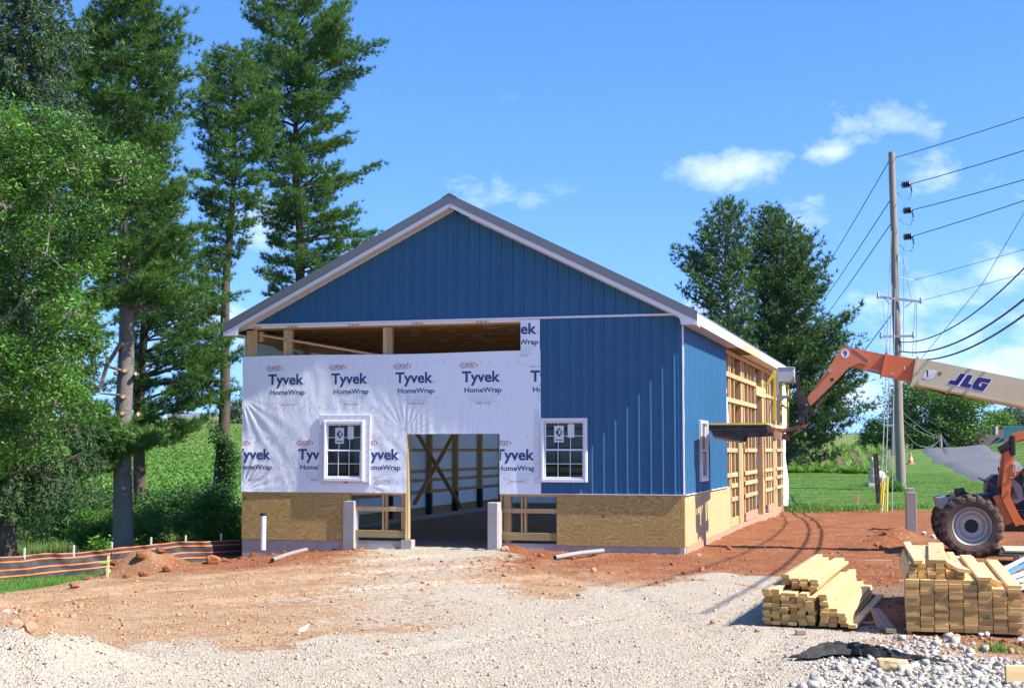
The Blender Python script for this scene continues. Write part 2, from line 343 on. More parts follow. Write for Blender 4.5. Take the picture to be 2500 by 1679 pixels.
def ground_z(x, y, fine=True):
    x = np.asarray(x, float); y = np.asarray(y, float)
    z = base_z(x, y); near = np.hypot(x, y-22)
    s = sdf(x, y, SITE); ms = sstep(-.3, .4, s)*sstep(60, 40, near)
    if fine:
        inb = sdf(x, y, BARN_POLY); keep = sstep(-.15, .1, -inb); gv = sstep(-.2, .3, sdf(x, y, GRAVEL)+fbm(x*1.2, y*1.2, 3, 3)*.9)
        z = z+ms*keep*(lumps(x, y)+ruts(x, y)*(1-.55*gv)+fbm(x*.55, y*.55, 3, 21)*.06+fbm(x*3.1, y*3.1, 4, 5)*.055*(1-.35*gv)+fbm(x*11, y*11, 2, 15)*.026)
        z = z+(1-ms)*fbm(x*.8, y*.8, 3, 40)*.06*sstep(200, 60, near)
        z = np.where(inb > .05, .02+fbm(x*5, y*5, 3, 9)*.03+sstep(1.4, 4.0, inb)*0, z)
    return z
def gz(x, y): return float(ground_z(np.array([x]), np.array([y]))[0])

# ------------------------------------------------------------------ asphalt drive over the rise
ROAD_L = [P(2250,1097,101), P(2262,1115,90), P(2280,1135,79), P(2330,1156,68), P(2390,1174,60), P(2470,1198,51), (21.0,46,.35), (27,40,.5)]
ROAD_R = [P(2400,1097,101), P(2432,1110,89), P(2465,1130,77), P(2505,1148,68), (24.2,62,1.0), (25.5,55,.85), (27.5,50,.7), (32,46,.8)]
ROAD_L = [(31.5,118,0),(30.2,109,0)]+ROAD_L; ROAD_R = [(36.5,119,0),(34.6,110,0)]+ROAD_R
def dens(pts, n):
    out = []
    for i in range(len(pts)-1):
        for k in range(n): out.append((np.array(pts[i][:2])*(1-k/n)+np.array(pts[i+1][:2])*k/n))
    out.append(np.array(pts[-1][:2])); return np.array(out)
def smooth1(a, k=4):
    for _ in range(k*3): a[1:-1] = .25*a[:-2]+.5*a[1:-1]+.25*a[2:]
    return a
rl, rr = smooth1(dens(ROAD_L, 8)), smooth1(dens(ROAD_R, 8)); NR = 11
ROADP = [tuple(q) for q in rl]+[tuple(q) for q in rr[::-1]]
def axis_pts(lo, hi, step, grow, lim_lo, lim_hi):
    a = list(np.arange(lo, hi+1e-6, step)); s = step; p = hi
    while p < lim_hi: s *= grow; p += s; a.append(p)
    s = step; p = lo; b = []
    while p > lim_lo: s *= grow; p -= s; b.append(p)
    return np.array(b[::-1]+a)
gx = axis_pts(-10.2, 10.2, .095, 1.075, -4000, 4000); gy = axis_pts(10.8, 30.5, .095, 1.03, -700, 5000)
XX, YY = np.meshgrid(gx, gy); shp = XX.shape; xf, yf = XX.ravel(), YY.ravel()
zf = ground_z(xf, yf)-.30*sstep(.3, .9, sdf(xf, yf, ROADP))
wob = fbm(xf*1.6, yf*1.6, 4, 31); wob2 = fbm(xf*.45, yf*.45, 3, 57)
sS = sdf(xf, yf, SITE)
a_grass = 1-sstep(-.12, .16, sS+wob*.5)
a_grav = sstep(-.75, .75, sdf(xf, yf, GRAVEL)+wob*2.2+wob2*.8)
a_grav = np.maximum(a_grav, sstep(-.15,.25, sdf(xf, yf, APRON)+wob*.5)*.9)
a_grav = np.maximum(a_grav, .58*sstep(2.6, .3, pdist(xf, yf, G([(1060,1345),(1040,1390),(960,1440),(1000,1500)]), False)+wob*2.5)); inb = sdf(xf, yf, BARN_POLY); a_grav = np.where(inb > 0, .72, a_grav)
mud = sstep(-.2,.4, sdf(xf, yf, MUDPATCH)+wob)
tan = np.clip(sstep(2.4, 7.0, pdist(xf, yf, [BARN_POLY[0], BARN_POLY[1]], False)+wob2*5)*sstep(5.5, .5, xf+wob2*4-.16*(26-yf)), 0, 1)
tan = np.maximum(tan, sstep(2.0,.2, pdist(xf, yf, G([(1050,1345),(900,1440),(700,1560)]), False)+wob*2)*.9)
# farmland: corn rows and the clover-green field beyond the lawn
corn = sstep(0,2, yf-(65.5-.12*(xf-10)))*sstep(1.5, -.5, xf-.262*yf+wob*2)*sstep(140,110,yf)*(xf > -2)
soy = sstep(66, 72, yf+wob2*4)*(xf < 2)
far = sstep(105, 135, yf)*(xf > -5)
zone = np.stack([a_grav, a_grass, tan, np.ones_like(xf)], 1)
zone2 = np.stack([np.maximum(corn, 0), np.maximum(soy, far), np.maximum(mud, sstep(0,.05,inb)*.0), np.ones_like(xf)], 1)
ny, nx = shp; idx = np.arange(ny*nx).reshape(ny, nx)
FQ = np.stack([idx[:-1,:-1].ravel(), idx[:-1,1:].ravel(), idx[1:,1:].ravel(), idx[1:,:-1].ravel()], 1)

m_ground, nt, bs, out = newmat('ground_soil_gravel_grass'); g = NT(nt); co = g.pos()
za = g.n('ShaderNodeVertexColor', layer_name='zone'); zb = g.n('ShaderNodeVertexColor', layer_name='zone2')
s1 = g.n('ShaderNodeSeparateColor'); g.l(za.outputs[0], s1.inputs[0]); s2 = g.n('ShaderNodeSeparateColor'); g.l(zb.outputs[0], s2.inputs[0])
n_mid = g.noise(co, 1.3, 6, .62); n_fine = g.noise(co, 9.0, 6, .7); n_vf = g.noise(co, 46.0, 4, .7); n_big = g.noise(co, .22, 4, .55)
peb = g.voro(co, 52.0); peb2 = g.voro(co, 15.0)
red = g.mix(g.ramp(n_mid, [(.3, 0), (.7, 1)]), (.215, .068, .026), (.305, .112, .046))
red = g.mix(g.ramp(n_fine, [(.42, 0), (.75, .7)]), red, (.375, .168, .078))
red = g.mix(g.ramp(n_vf, [(.3, .6), (.52, 0)]), red, (.125, .040, .018))
tanc = g.mix(g.ramp(n_mid, [(.3, 0), (.7, 1)]), (.315, .175, .085), (.46, .295, .165))
tanc = g.mix(g.ramp(n_fine, [(.45, 0), (.75, .8)]), tanc, (.54, .41, .27))
tanc = g.mix(g.ramp(n_vf, [(.3, .6), (.5, 0)]), tanc, (.17, .085, .032))
grav = g.mix(g.ramp(peb.outputs['Color'], [(.2, 0), (.8, 1)]), (.37,.305,.225), (.575,.50,.39))
grav = g.mix(g.ramp(peb.outputs['Distance'], [(.45, 0), (.85, .6)]), grav, (.27, .22, .16))
grav = g.mix(g.ramp(n_mid, [(.45, 0), (.8, .35)]), grav, (.43, .33, .205))
mudc = g.mix(n_fine, (.155, .105, .065), (.30, .21, .13))
grs = g.mix(g.ramp(g.noise(co, .9, 5, .6), [(.3, 0), (.7, 1)]), (.060, .135, .022), (.125, .225, .040))
grs = g.mix(g.ramp(n_vf, [(.35, .75), (.6, 0)]), grs, (.045, .105, .016))
# mown stripes across the lawn
stm = g.n('ShaderNodeTexWave', wave_type='BANDS', bands_direction='Y'); stm.inputs['Scale'].default_value = .22; stm.inputs['Distortion'].default_value = 7.0; stm.inputs['Detail'].default_value = 3; stm.inputs['Detail Scale'].default_value = .4
g.l(g.pos((.25, 1, 1)), stm.inputs['Vector']); grs = g.mix(g.ramp(stm.outputs['Fac'], [(.3, 0), (.7, .30)]), grs, (.185, .275, .070))
soyc = g.mix(g.ramp(g.noise(g.pos((1, .5, 1)), 1.6, 5, .7), [(.35, 0), (.62, 1)]), (.28, .19, .09), (.085, .20, .030))
soyc = g.mix(g.ramp(n_fine, [(.4, .6), (.6, 0)]), soyc, (.045, .12, .018))
cornc = g.mix(n_fine, (.25, .16, .095), (.15, .17, .06))
tan_f = g.math('ADD', s1.outputs[2], g.math('MULTIPLY', g.math('SUBTRACT', n_mid, .5), 1.1), clamp=True)
grav_f = g.ramp(g.math('ADD', g.math('ADD', s1.outputs[0], g.math('MULTIPLY', g.math('SUBTRACT', n_fine, .5), 1.5)), g.math('MULTIPLY', g.math('SUBTRACT', n_vf, .5), .7)), [(.40, 0), (.62, 1)])
c = g.mix(tan_f, red, tanc)
# stony speckle everywhere on the worked ground
c = g.mix(g.math('MULTIPLY', g.ramp(peb2.outputs['Distance'], [(.16, .8), (.26, 0)]), g.ramp(peb2.outputs['Color'], [(.55, 0), (.6, 1)])), c, (.52, .44, .34))
c = g.mix(s2.outputs[2], c, mudc); c = g.mix(grav_f, c, grav)
grass_f = g.ramp(g.math('ADD', s1.outputs[1], g.math('MULTIPLY', g.math('SUBTRACT', n_fine, .5), .8)), [(.4, 0), (.6, 1)])
c = g.mix(grass_f, c, grs); c = g.mix(s2.outputs[0], c, cornc); c = g.mix(s2.outputs[1], c, soyc)
g.l(c, bs.inputs['Base Color']); bs.inputs['Roughness'].default_value = .95; bs.inputs['Specular IOR Level'].default_value = .15
bh = g.math('ADD', g.math('MULTIPLY', n_fine, .5), g.math('MULTIPLY', n_vf, .35))
bh = g.math('ADD', bh, g.math('MULTIPLY', g.math('SUBTRACT', .8, peb.outputs['Distance']), .4))
g.l(g.bump(bh, .9, .05), bs.inputs['Normal'])
ground = link('ground', fast_mesh('ground', np.stack([xf, yf, zf], 1), FQ, m_ground, True, {'zone': zone, 'zone2': zone2}))
tag(ground, 'red soil, tan clay and pale gravel building site running into mown lawn and fields', kind='structure')

rx = np.stack([rl+(rr-rl)*t for t in np.linspace(0, 1, NR)], 1); rz = ground_z(rx[...,0].ravel(), rx[...,1].ravel(), False).reshape(rx.shape[:2])
kk = np.linspace(0, 1, NR); crown = .05+.05*(1-(2*kk-1)**2); rz = rz+crown[None,:]+.05; rz[:,0] -= .14; rz[:,-1] -= .14
ii = np.arange(rx.shape[0]*NR).reshape(rx.shape[0], NR); FR = np.stack([ii[:-1,:-1].ravel(), ii[:-1,1:].ravel(), ii[1:,1:].ravel(), ii[1:,:-1].ravel()], 1)
m_asph = pm('asphalt', (.115,.118,.125), .9, var=.16, scale=.7, bump=.4, bscale=18, spec=.2, dirt=(.20,.19,.18), dirt_amt=.35)
road = link('road', fast_mesh('road', np.concatenate([rx, rz[...,None]], 2).reshape(-1,3), FR, m_asph, True)); tag(road, 'grey asphalt drive climbing over the grassy rise', kind='structure')
# ================================================================== the barn
barn = empty('barn', (BORG.x, BORG.y, 0), -TH)
tag(barn, 'half-clad blue metal barn with white house wrap and open timber framing', 'barn')
W_ = BW
ZP0, ZP1, ZTY, ZTR, ZEA = .125, 1.085, 3.86, 4.48, 4.33     # plywood foot, plywood head, wrap head, gable trim, eave soffit
m_conc = pm('concrete', (.42,.40,.37), .85, var=.14, scale=3, bump=.35, bscale=45, spec=.2, dirt=(.36,.22,.14), dirt_amt=.55)
m_concred = pm('concrete_stained_by_soil', (.47,.25,.16), .9, var=.15, scale=2.5, bump=.35, bscale=45, spec=.15, dirt=(.42,.33,.26), dirt_amt=.5)
m_stud = wood('pine_stud', (.66,.46,.235), (.50,.29,.115), 'z'); m_girtx = wood('pine_girt_cross', (.66,.46,.235), (.50,.29,.115), 'x'); m_girty = wood('pine_girt_long', (.66,.46,.235), (.50,.29,.115), 'y')
m_ptx = wood('treated_board_cross', (.46,.36,.16), (.34,.25,.10), 'x'); m_pty = wood('treated_board_long', (.46,.36,.16), (.34,.25,.10), 'y'); m_ptz = wood('treated_post', (.46,.36,.17), (.33,.25,.11), 'z')
m_trux = wood('truss_timber', (.46,.27,.11), (.33,.17,.06), 'x')
m_plate = pm('galvanised_plate', (.42,.43,.44), .45, .7, var=.2, scale=20)
m_white = pm('white_trim', (.78,.78,.79), .4, var=.03, scale=3, spec=.45)
m_vinyl = pm('white_vinyl', (.80,.80,.81), .35, var=.02, scale=3, spec=.45)
m_soffit = pm('vented_soffit', (.66,.63,.58), .55, var=.05, scale=6)
m_rake = pm('grey_painted_metal', (.175,.18,.19), .42, .15, var=.05, scale=2, spec=.5)
m_osb = pm('osb_board', (.60,.43,.24), .8, var=.28, scale=22, bump=.2, bscale=30)
# blue painted steel
m_blue, nt, bs, out = newmat('blue_painted_steel'); g = NT(nt); co = g.coord()
g.l(g.mix(g.noise(co, 1.2, 4, .6), (.027,.112,.218), (.034,.136,.258)), bs.inputs['Base Color']); bs.inputs['Roughness'].default_value = .45; bs.inputs['Specular IOR Level'].default_value = .3
g.l(g.bump(g.noise(g.coord(scale=(1,1,.25)), 2.2, 2, .5), .22, .02), bs.inputs['Normal'])
# plywood face with rotary-cut grain
def plymat(name, ax, light, dark, seed):
    m, nt, b, out = newmat(name); g = NT(nt)
    co = g.coord(scale=(.75,.75,2.6) , loc=(seed, seed*.7, seed*.3)); n1 = g.noise(co, 2.0, 1.5, .4, .55)
    fr_ = g.math('PINGPONG', g.math('MULTIPLY', n1, 30.0), 1.0); fine = g.noise(g.coord(scale=(2,2,40)), 3, 3, .6)
    col = g.mix(g.ramp(fr_, [(.30, 0), (.55, 1)]), light, dark); col = g.mix(g.ramp(fine, [(.4, 0), (.8, .35)]), col, mul(dark, .8))
    kd = g.voro(g.coord(scale=(1,1,1.3), loc=(seed,0,0)), 2.3).outputs['Distance']; col = g.mix(g.ramp(kd, [(.05, .9), (.10, 0)]), col, (.14,.07,.03))
    g.l(col, b.inputs['Base Color']); b.inputs['Roughness'].default_value = .7; b.inputs['Specular IOR Level'].default_value = .25
    g.l(g.bump(fr_, .15, .003), b.inputs['Normal']); return m
m_ply = [plymat('plywood_face_%d' % i, 'x', (.54,.385,.14), (.41,.265,.075), i*3.7+1) for i in range(2)]
m_plys = plymat('plywood_pale_face', 'y', (.56,.42,.215), (.50,.355,.165), 9.3)
m_glass, nt, bs, out = newmat('window_glass'); nt.nodes.remove(bs); g = NT(nt)
tr = g.n('ShaderNodeBsdfTransparent'); tr.inputs[0].default_value = (.42,.43,.43,1); gl = g.n('ShaderNodeBsdfGlossy'); gl.inputs['Roughness'].default_value = .02; gl.inputs['Color'].default_value = (.9,.95,1,1)
fz = g.n('ShaderNodeFresnel'); fz.inputs[0].default_value = 1.3; ms = g.n('ShaderNodeMixShader'); g.l(fz.outputs[0], ms.inputs[0]); g.l(tr.outputs[0], ms.inputs[1]); g.l(gl.outputs[0], ms.inputs[2]); g.l(ms.outputs[0], out.inputs[0])
# spun-bonded wrap
m_wrap, nt, bs, out = newmat('house_wrap'); g = NT(nt); co = g.coord()
g.l(g.mix(g.noise(co, 1.5, 4, .6), (.90,.935,.95), (.93,.96,.97)), bs.inputs['Base Color']); bs.inputs['Roughness'].default_value = .42; bs.inputs['Specular IOR Level'].default_value = .3
wr = g.noise(g.coord(scale=(1.0,1,.45)), 3.4, 5, .6, .8); wr2 = g.noise(g.coord(scale=(1,1,1.6)), 16, 3, .55, .4)
g.l(g.bump(g.math('ADD', wr, g.math('MULTIPLY', wr2, .16)), .36, .03), bs.inputs['Normal'])
tl = g.n('ShaderNodeBsdfTranslucent'); tl.inputs[0].default_value = (.7,.71,.74,1); mx = g.n('ShaderNodeMixShader'); mx.inputs[0].default_value = .05; g.l(bs.outputs[0], mx.inputs[1]); g.l(tl.outputs[0], mx.inputs[2]); g.l(mx.outputs[0], out.inputs[0])
m_wrapin = pm('house_wrap_back', (.92,.92,.92), .6, var=.05, scale=2, bump=.4, bscale=3, bdist=.03)
g = NT(m_wrapin.node_tree); tl = g.n('ShaderNodeBsdfTranslucent'); tl.inputs[0].default_value = (.92,.92,.92,1); mx = g.n('ShaderNodeMixShader'); mx.inputs[0].default_value = .48; b_ = [n for n in m_wrapin.node_tree.nodes if n.type == 'BSDF_PRINCIPLED'][0]; o_ = [n for n in m_wrapin.node_tree.nodes if n.type == 'OUTPUT_MATERIAL'][0]; g.l(b_.outputs[0], mx.inputs[1]); g.l(tl.outputs[0], mx.inputs[2]); g.l(mx.outputs[0], o_.inputs[0])
m_ink = pm('navy_print', (.030,.062,.200), .45, var=.03); m_inkred = pm('red_print', (.50,.045,.055), .45, var=.03); m_inkgrey = pm('grey_print', (.38,.40,.46), .5, var=.03); m_tape = pm('seam_tape', (.74,.76,.80), .35, var=.04)

# --- foundation
f = MB(); T = .20
for (u0,u1) in ((0,3.63),(5.52,W_)): MB().box(u0, u1, .015, T, -.6, ZP0).build('foundation', m_conc, barn)
MB().box(3.50, 3.72, -.06, T-.02, -.4, .155).build('door_plinth', m_conc, barn)
MB().box(W_-T, W_+.012, T+.004, BL, -.6, ZP0-.01).build('foundation', m_concred, barn)
MB().box(0.012, T, T+.004, BL, -.6, .13).build('foundation', m_conc, barn)
MB().box(T+.004, W_-T-.004, BL-T, BL, -.6, .13).build('foundation', m_conc, barn)

# --- plywood kneewall sheets
def ply(x0,x1,y0,y1,z0,z1,m): return MB().box(x0,x1,y0,y1,z0,z1).build('plywood_panel', m, barn)
ply(.0, 2.41, -.012, .006, ZP0-.01, ZP1-.004, m_ply[0]); ply(6.675, W_+.004, -.012, .006, ZP0-.015, ZP1-.006, m_ply[1])
for a,b in ((.02,2.428),(2.432,4.862),(4.866,6.69)): ply(W_-.002, W_+.016, a, b, ZP0-.012, ZP1-.008, m_plys)
# --- corner, door and bay framing of the front wall
def part(name, m, *box): return MB().bbox(*box, b=.004).build(name, m, barn)
part('corner_post', m_stud, .03, .17, .03, .17, ZP0, 4.40); part('corner_post', m_stud, .172, .262, .03, .068, ZP0, 4.40)
part('corner_post', m_stud, W_-.19, W_-.05, .04, .18, ZP0, 4.36)
for a,b in ((.862,1.04),(3.055,3.24)):
    part('post', m_stud, a, a+.09, .03, .17, ZP1, 4.40); part('post', m_stud, a+.092, b, .05, .16, ZP1, 4.40)
part('post', m_stud, 5.60, 5.74, .03, .17, ZP0, 3.8); part('post', m_stud, 7.6, 7.74, .03, .17, ZP0, 4.40)
part('header_beam', m_girtx, .17, 8.95, .04, .078, 4.405, 4.47)
part('girt', m_girtx, .02, 6.3, .03, .066, 3.74, 3.83)
for z in (1.30, 2.62, 3.2): part('girt', m_girtx, .2, 1.72, .06, .098, z, z+.09); part('girt', m_girtx, 2.8, 3.4, .06, .098, z, z+.09)
# open bays either side of the doorway
part('sill_board', m_girtx, 2.40, 3.552, .008, .045, 1.035, 1.08); part('sill_board', m_girtx, 5.58, 6.69, .008, .045, 1.035, 1.08)
for (a,b) in ((3.055,3.095),(3.125,3.165),(3.462,3.545)): part('stud', m_stud, a, b, .05, .14, .34, 1.034)
for (a,b) in ((5.585,5.64),(5.94,5.982),(6.01,6.052)): part('stud', m_stud, a, b, .05, .14, .34, 1.034)
part('girt', m_girtx, 2.43, 3.56, .010, .048, .715, .805); part('girt', m_girtx, 5.585, 6.69, .010, .048, .71, .80)
part('grade_board', m_ptx, 2.30, 3.575, .002, .040, .19, .335); part('grade_board', m_ptx, 5.575, 6.672, .002, .040, .185, .335)
part('door_jamb', m_stud, 3.565, 3.605, -.012, .15, .16, 2.235); part('door_jamb', m_ptz, 3.607, 3.632, .0, .13, .17, 2.235)
part('door_jamb', m_stud, 5.53, 5.572, .0, .15, .10, 2.235); part('door_header', m_girtx, 3.55, 5.60, .02, .15, 2.262, 2.40)

# --- house wrap with its printing
rng = np.random.default_rng(4)
def wrap_d(u, z):
    """how far the slack wrap stands off the wall: bellies between fixings, drags to the corners"""
    d = .010+.010*np.sin(u*2.1+.6)*np.sin(z*2.3+.4)
    def fan(cu, cz, a0, sp, n, amp, reach):
        du, dz = u-cu, z-cz; r = np.hypot(du, dz)+1e-6; th = np.arctan2(dz, du)
        return amp*np.exp(-r/reach)*sstep(.02,.25,r)*np.cos((th-a0)*n)*np.exp(-((th-a0)/sp)**2)
    d = d+fan(3.58,2.25,1.2,1.0,26,.012,.55)+fan(5.53,2.25,1.9,1.0,24,.012,.6)+fan(.0,1.1,.9,.7,24,.016,.5)+fan(.0,3.0,-1.1,.6,20,.012,.6)+fan(2.75,1.25,.2,.9,14,.010,.4)
    d = d+.006*np.exp(-((u-4.6)/1.0)**2)*np.exp(-((z-2.45)/.28)**2)*np.cos(u*34+6*np.sin(u*5))
    d = d+.011*np.exp(-(u/.22)**2)*(1+np.sin(z*7+1.3))+.004*np.sin(u*17+z*9+2*np.sin(z*3))*fbm(u*1.5, z*1.5, 2, 3)*2
    d = d+.012*fbm(u*1.7, z*1.1, 4, 77)
    return d
def wrap_y(u, z): return -.016-np.maximum(wrap_d(u, z), -.002)
def grid_sheet(name, u0, u1, z0, z1, step, holes=(), off=0.0, yf=wrap_y, edge=None):
    us = np.linspace(u0, u1, max(2, int((u1-u0)/step)+1)); zs = np.linspace(z0, z1, max(2, int((z1-z0)/step)+1))
    for (a,b,c_,d_) in holes:                            # snap grid lines to the openings
        for arr, vals in ((us,(a,b)),(zs,(c_,d_))):
            for v in vals:
                if arr[0] < v < arr[-1]: arr[np.abs(arr-v).argmin()] = v
    Ug, Zg = np.meshgrid(us, zs); U_, Z_ = Ug.ravel(), Zg.ravel(); Y_ = yf(U_, Z_)-off
    if edge is not None: Z_ = Z_+edge(U_, Z_)
    ii = np.arange(len(us)*len(zs)).reshape(len(zs), len(us)); F = np.stack([ii[:-1,:-1].ravel(), ii[:-1,1:].ravel(), ii[1:,1:].ravel(), ii[1:,:-1].ravel()], 1)
    cu = (Ug[:-1,:-1]+Ug[1:,1:]).ravel()/2; cz = (Zg[:-1,:-1]+Zg[1:,1:]).ravel()/2; keep = np.ones(len(F), bool)
    for (a,b,c_,d_) in holes: keep &= ~((cu > a) & (cu < b) & (cz > c_) & (cz < d_))
    return fast_mesh(name, np.stack([U_, Y_, Z_], 1), F[keep], m_wrap, True)
LW = (1.815, 2.705, 1.305, 2.525)                      # left window outline
DOOR = (3.60, 5.53, 0, 2.25)
wrap1 = link('house_wrap', grid_sheet('house_wrap', -.012, 6.365, ZP1-.008, ZTY, .026, (DOOR, (LW[0]+.04, LW[1]-.04, LW[2]+.04, LW[3]-.04)), edge=lambda u, z: np.where(z > 3.84, .012*np.sin(u*1.3)-.006+.006*u/6, 0)), barn)
wrap1['label'] = 'white printed house wrap round the doorway'
flap_y = lambda u, z: -.050-.010*np.sin(u*9)*np.sin(z*4)-.012*np.exp(-((z-3.57)/.12)**2)
wrap2 = link('house_wrap', grid_sheet('house_wrap', 5.965, 6.355, 3.575, ZTR-.008, .03, yf=flap_y, edge=lambda u, z: np.where(z < 3.6, -.04*(u-5.965)/.4+.02, 0)), barn)
wrap2['label'] = 'short flap of printed wrap under the gable'
strip_y = lambda u, z: np.full(np.shape(u), -.018)
wrap3 = link('house_wrap', grid_sheet('house_wrap', .0, 5.96, ZTR-.045, ZTR+.0, .12, yf=strip_y), barn); wrap3['label'] = 'thin strip of wrap under the gable trim'
def text_mesh(s, size_x, bold=0.0, xscale=None, height=None):
    cu = bpy.data.curves.new('t', 'FONT'); cu.body = s; cu.size = 1; cu.offset = bold; cu.resolution_u = 3; cu.fill_mode = 'FRONT'
    to = bpy.data.objects.new('t', cu); COL.objects.link(to); dg = bpy.context.evaluated_depsgraph_get(); me = bpy.data.meshes.new_from_object(to.evaluated_get(dg))
    bpy.data.objects.remove(to); bpy.data.curves.remove(cu)
    bm = bmesh.new(); bm.from_mesh(me); bpy.data.meshes.remove(me); bmesh.ops.triangulate(bm, faces=bm.faces[:])
    xs = [v.co.x for v in bm.verts]; x0, x1 = min(xs), max(xs); k = size_x/(x1-x0); ky = k if height is None else height
    for v in bm.verts: v.co = Vector(((v.co.x-x0)*k, v.co.y*ky, 0))
    return bm
_tc = {}
def text_cached(key, *a, **k):
    if key not in _tc:
        bm = text_mesh(*a, **k); bm.verts.ensure_lookup_table()
        _tc[key] = ([v.co.copy() for v in bm.verts], [[v.index for v in f.verts] for f in bm.faces]); bm.free()
    return _tc[key]
def put_text(items, sheet_y, mat, parent, clips=(), name='lettering', off=.004):
    """items: (cached text, u, z); clips: (point, normal) half-planes kept"""
    bm = bmesh.new()
    for (vs, fs), u, z, sk in items:
        n = [bm.verts.new((u+v.x, 0, z+v.y+sk*v.x)) for v in vs]
        for f_ in fs:
            try: bm.faces.new([n[i] for i in f_])
            except ValueError: pass
    for co_, no in clips:
        bmesh.ops.bisect_plane(bm, geom=bm.verts[:]+bm.edges[:]+bm.faces[:], plane_co=co_, plane_no=no, clear_inner=True)
    if not bm.verts: bm.free(); return None
    long_e = [e for e in bm.edges if e.calc_length() > .06]
    if long_e: bmesh.ops.subdivide_edges(bm, edges=long_e, cuts=2); bmesh.ops.triangulate(bm, faces=bm.faces[:])
    uu = np.array([v.co.x for v in bm.verts]); zz = np.array([v.co.z for v in bm.verts]); yy = sheet_y(uu, zz)-off
    for v, y in zip(bm.verts, yy): v.co.y = y
    left = set(bm.verts); isl = []
    while left:
        seed = left.pop(); st_ = [seed]; comp = {seed}
        while st_:
            for e in st_.pop().link_edges:
                for v in e.verts:
                    if v in left: left.discard(v); comp.add(v); st_.append(v)
        isl.append(comp)
    if len(isl) == 2 and name == 'lettering':          # two letters left of a word: one object each
        for comp in isl:
            b2 = bm.copy(); bm.verts.index_update(); ids = {v.index for v in comp}; b2.verts.ensure_lookup_table(); bmesh.ops.delete(b2, geom=[v for v in b2.verts if v.index not in ids], context='VERTS')
            me = bpy.data.meshes.new(name); b2.to_mesh(me); b2.free(); me.materials.append(mat); link(name, me, parent)
        bm.free(); return None
    me = bpy.data.meshes.new(name); bm.to_mesh(me); bm.free(); me.materials.append(mat)
    return link(name, me, parent)
TY = text_cached('ty', 'Tyvek', .79, .027, height=.298); HW = text_cached('hw', 'HomeWrap', .765, .022, height=.140)
DU = text_cached('du', 'DUPONT', .275, .006, height=.150); MU = text_cached('mu', 'MADE IN THE USA', .31, .006, height=.046); CA = text_cached('ca', 'Call 1-800-448-9835   tyvek.com/homewrap', .535, .0, height=.028)
RG = text_cached('rg', '®', .030, .0, height=.045)
def rects(lst):
    vs, fs = [], []
    for (a,b,c_,d_) in lst: n = len(vs); vs += [Vector((a,c_,0)),Vector((b,c_,0)),Vector((b,d_,0)),Vector((a,d_,0))]; fs.append([n,n+1,n+2,n+3])
    return vs, fs
def arrow(s): return [Vector((0,0,0)),Vector((s*.040,.042,0)),Vector((s*.026,0,0)),Vector((s*.040,-.042,0))],[[0,1,2,3]]
FINE = rects([(0,.30,-.002,.002),(.315,.68,0,.004),(0,.28,-.037,-.033),(.31,.68,-.037,-.033),(.06,.62,-.068,-.065),(.06,.56,-.098,-.092),(.77,.80,-.03,-.022)])
def logo(u, z, sheet_y, parent, clips=(), full=True):
    """u, z: left foot of the big T"""
    for it, mt in (((TY,u,z,0),m_ink),((HW,u+.052,z-.207,0),m_ink),((DU,u+.00,z+.275,0),m_inkred),((arrow(1),u-.052,z+.327,0),m_inkred),((arrow(-1),u+.330,z+.327,0),m_inkred),((MU,u+.295,z-.437,0),m_inkred),((CA,u+.171,z-.396,0),m_inkgrey)):
        put_text([it], sheet_y, mt, parent, clips)
    q = put_text([(FINE,u+.09,z-.256,0),(RG,u+.80,z+.005,0),(RG,u+.825,z-.2,0)], sheet_y, m_inkgrey, parent, clips, 'fine_print')
    if q: q['kind'] = 'stuff'
for k in range(4): logo(.565+1.3955*k, 3.272, wrap_y, wrap1)
logo(6.16, 3.266, wrap_y, wrap1, (((6.362,0,0),(-1,0,0)),((0,0,3.555),(0,0,-1))))
logo(-.155, 1.745, wrap_y, wrap1, (((.004,0,0),(1,0,0)),))
logo(1.252, 1.745, wrap_y, wrap1, (((1.715,0,0),(-1,0,0)),))
logo(2.648, 1.745, wrap_y, wrap1, (((2.80,0,0),(1,0,0)),))
logo(5.443, 1.740, wrap_y, wrap1, (((5.54,0,0),(1,0,0)),))
logo(5.50, 4.195, flap_y, wrap2, (((5.975,0,0),(1,0,0)),((0,0,4.44),(0,0,-1))))
for k in range(5):
    u = (-.17 if k == 0 else .66+1.36*(k-1)); put_text([(DU,u+.3,ZTR-.088,0)], strip_y, m_inkred, wrap3, (((0,0,ZTR-.044),(0,0,1)),((.02,0,0),(1,0,0))))
# cap staples holding the wrap
st = MB()
for z in (3.67, 2.80, 2.2, 1.3):
    for u in np.arange(.2, 6.3, .19):
        if (z < 2.3 and 3.5 < u < 5.6) or (1.75 < u < 2.78 and z < 2.6): continue
        y = float(wrap_y(np.array([u]), np.array([z]))[0]); st.box(u-.006, u+.006, y-.006, y+.002, z-.012, z+.012)
o = st.build('cap_staple', m_inkgrey, wrap1); o['kind'] = 'stuff'
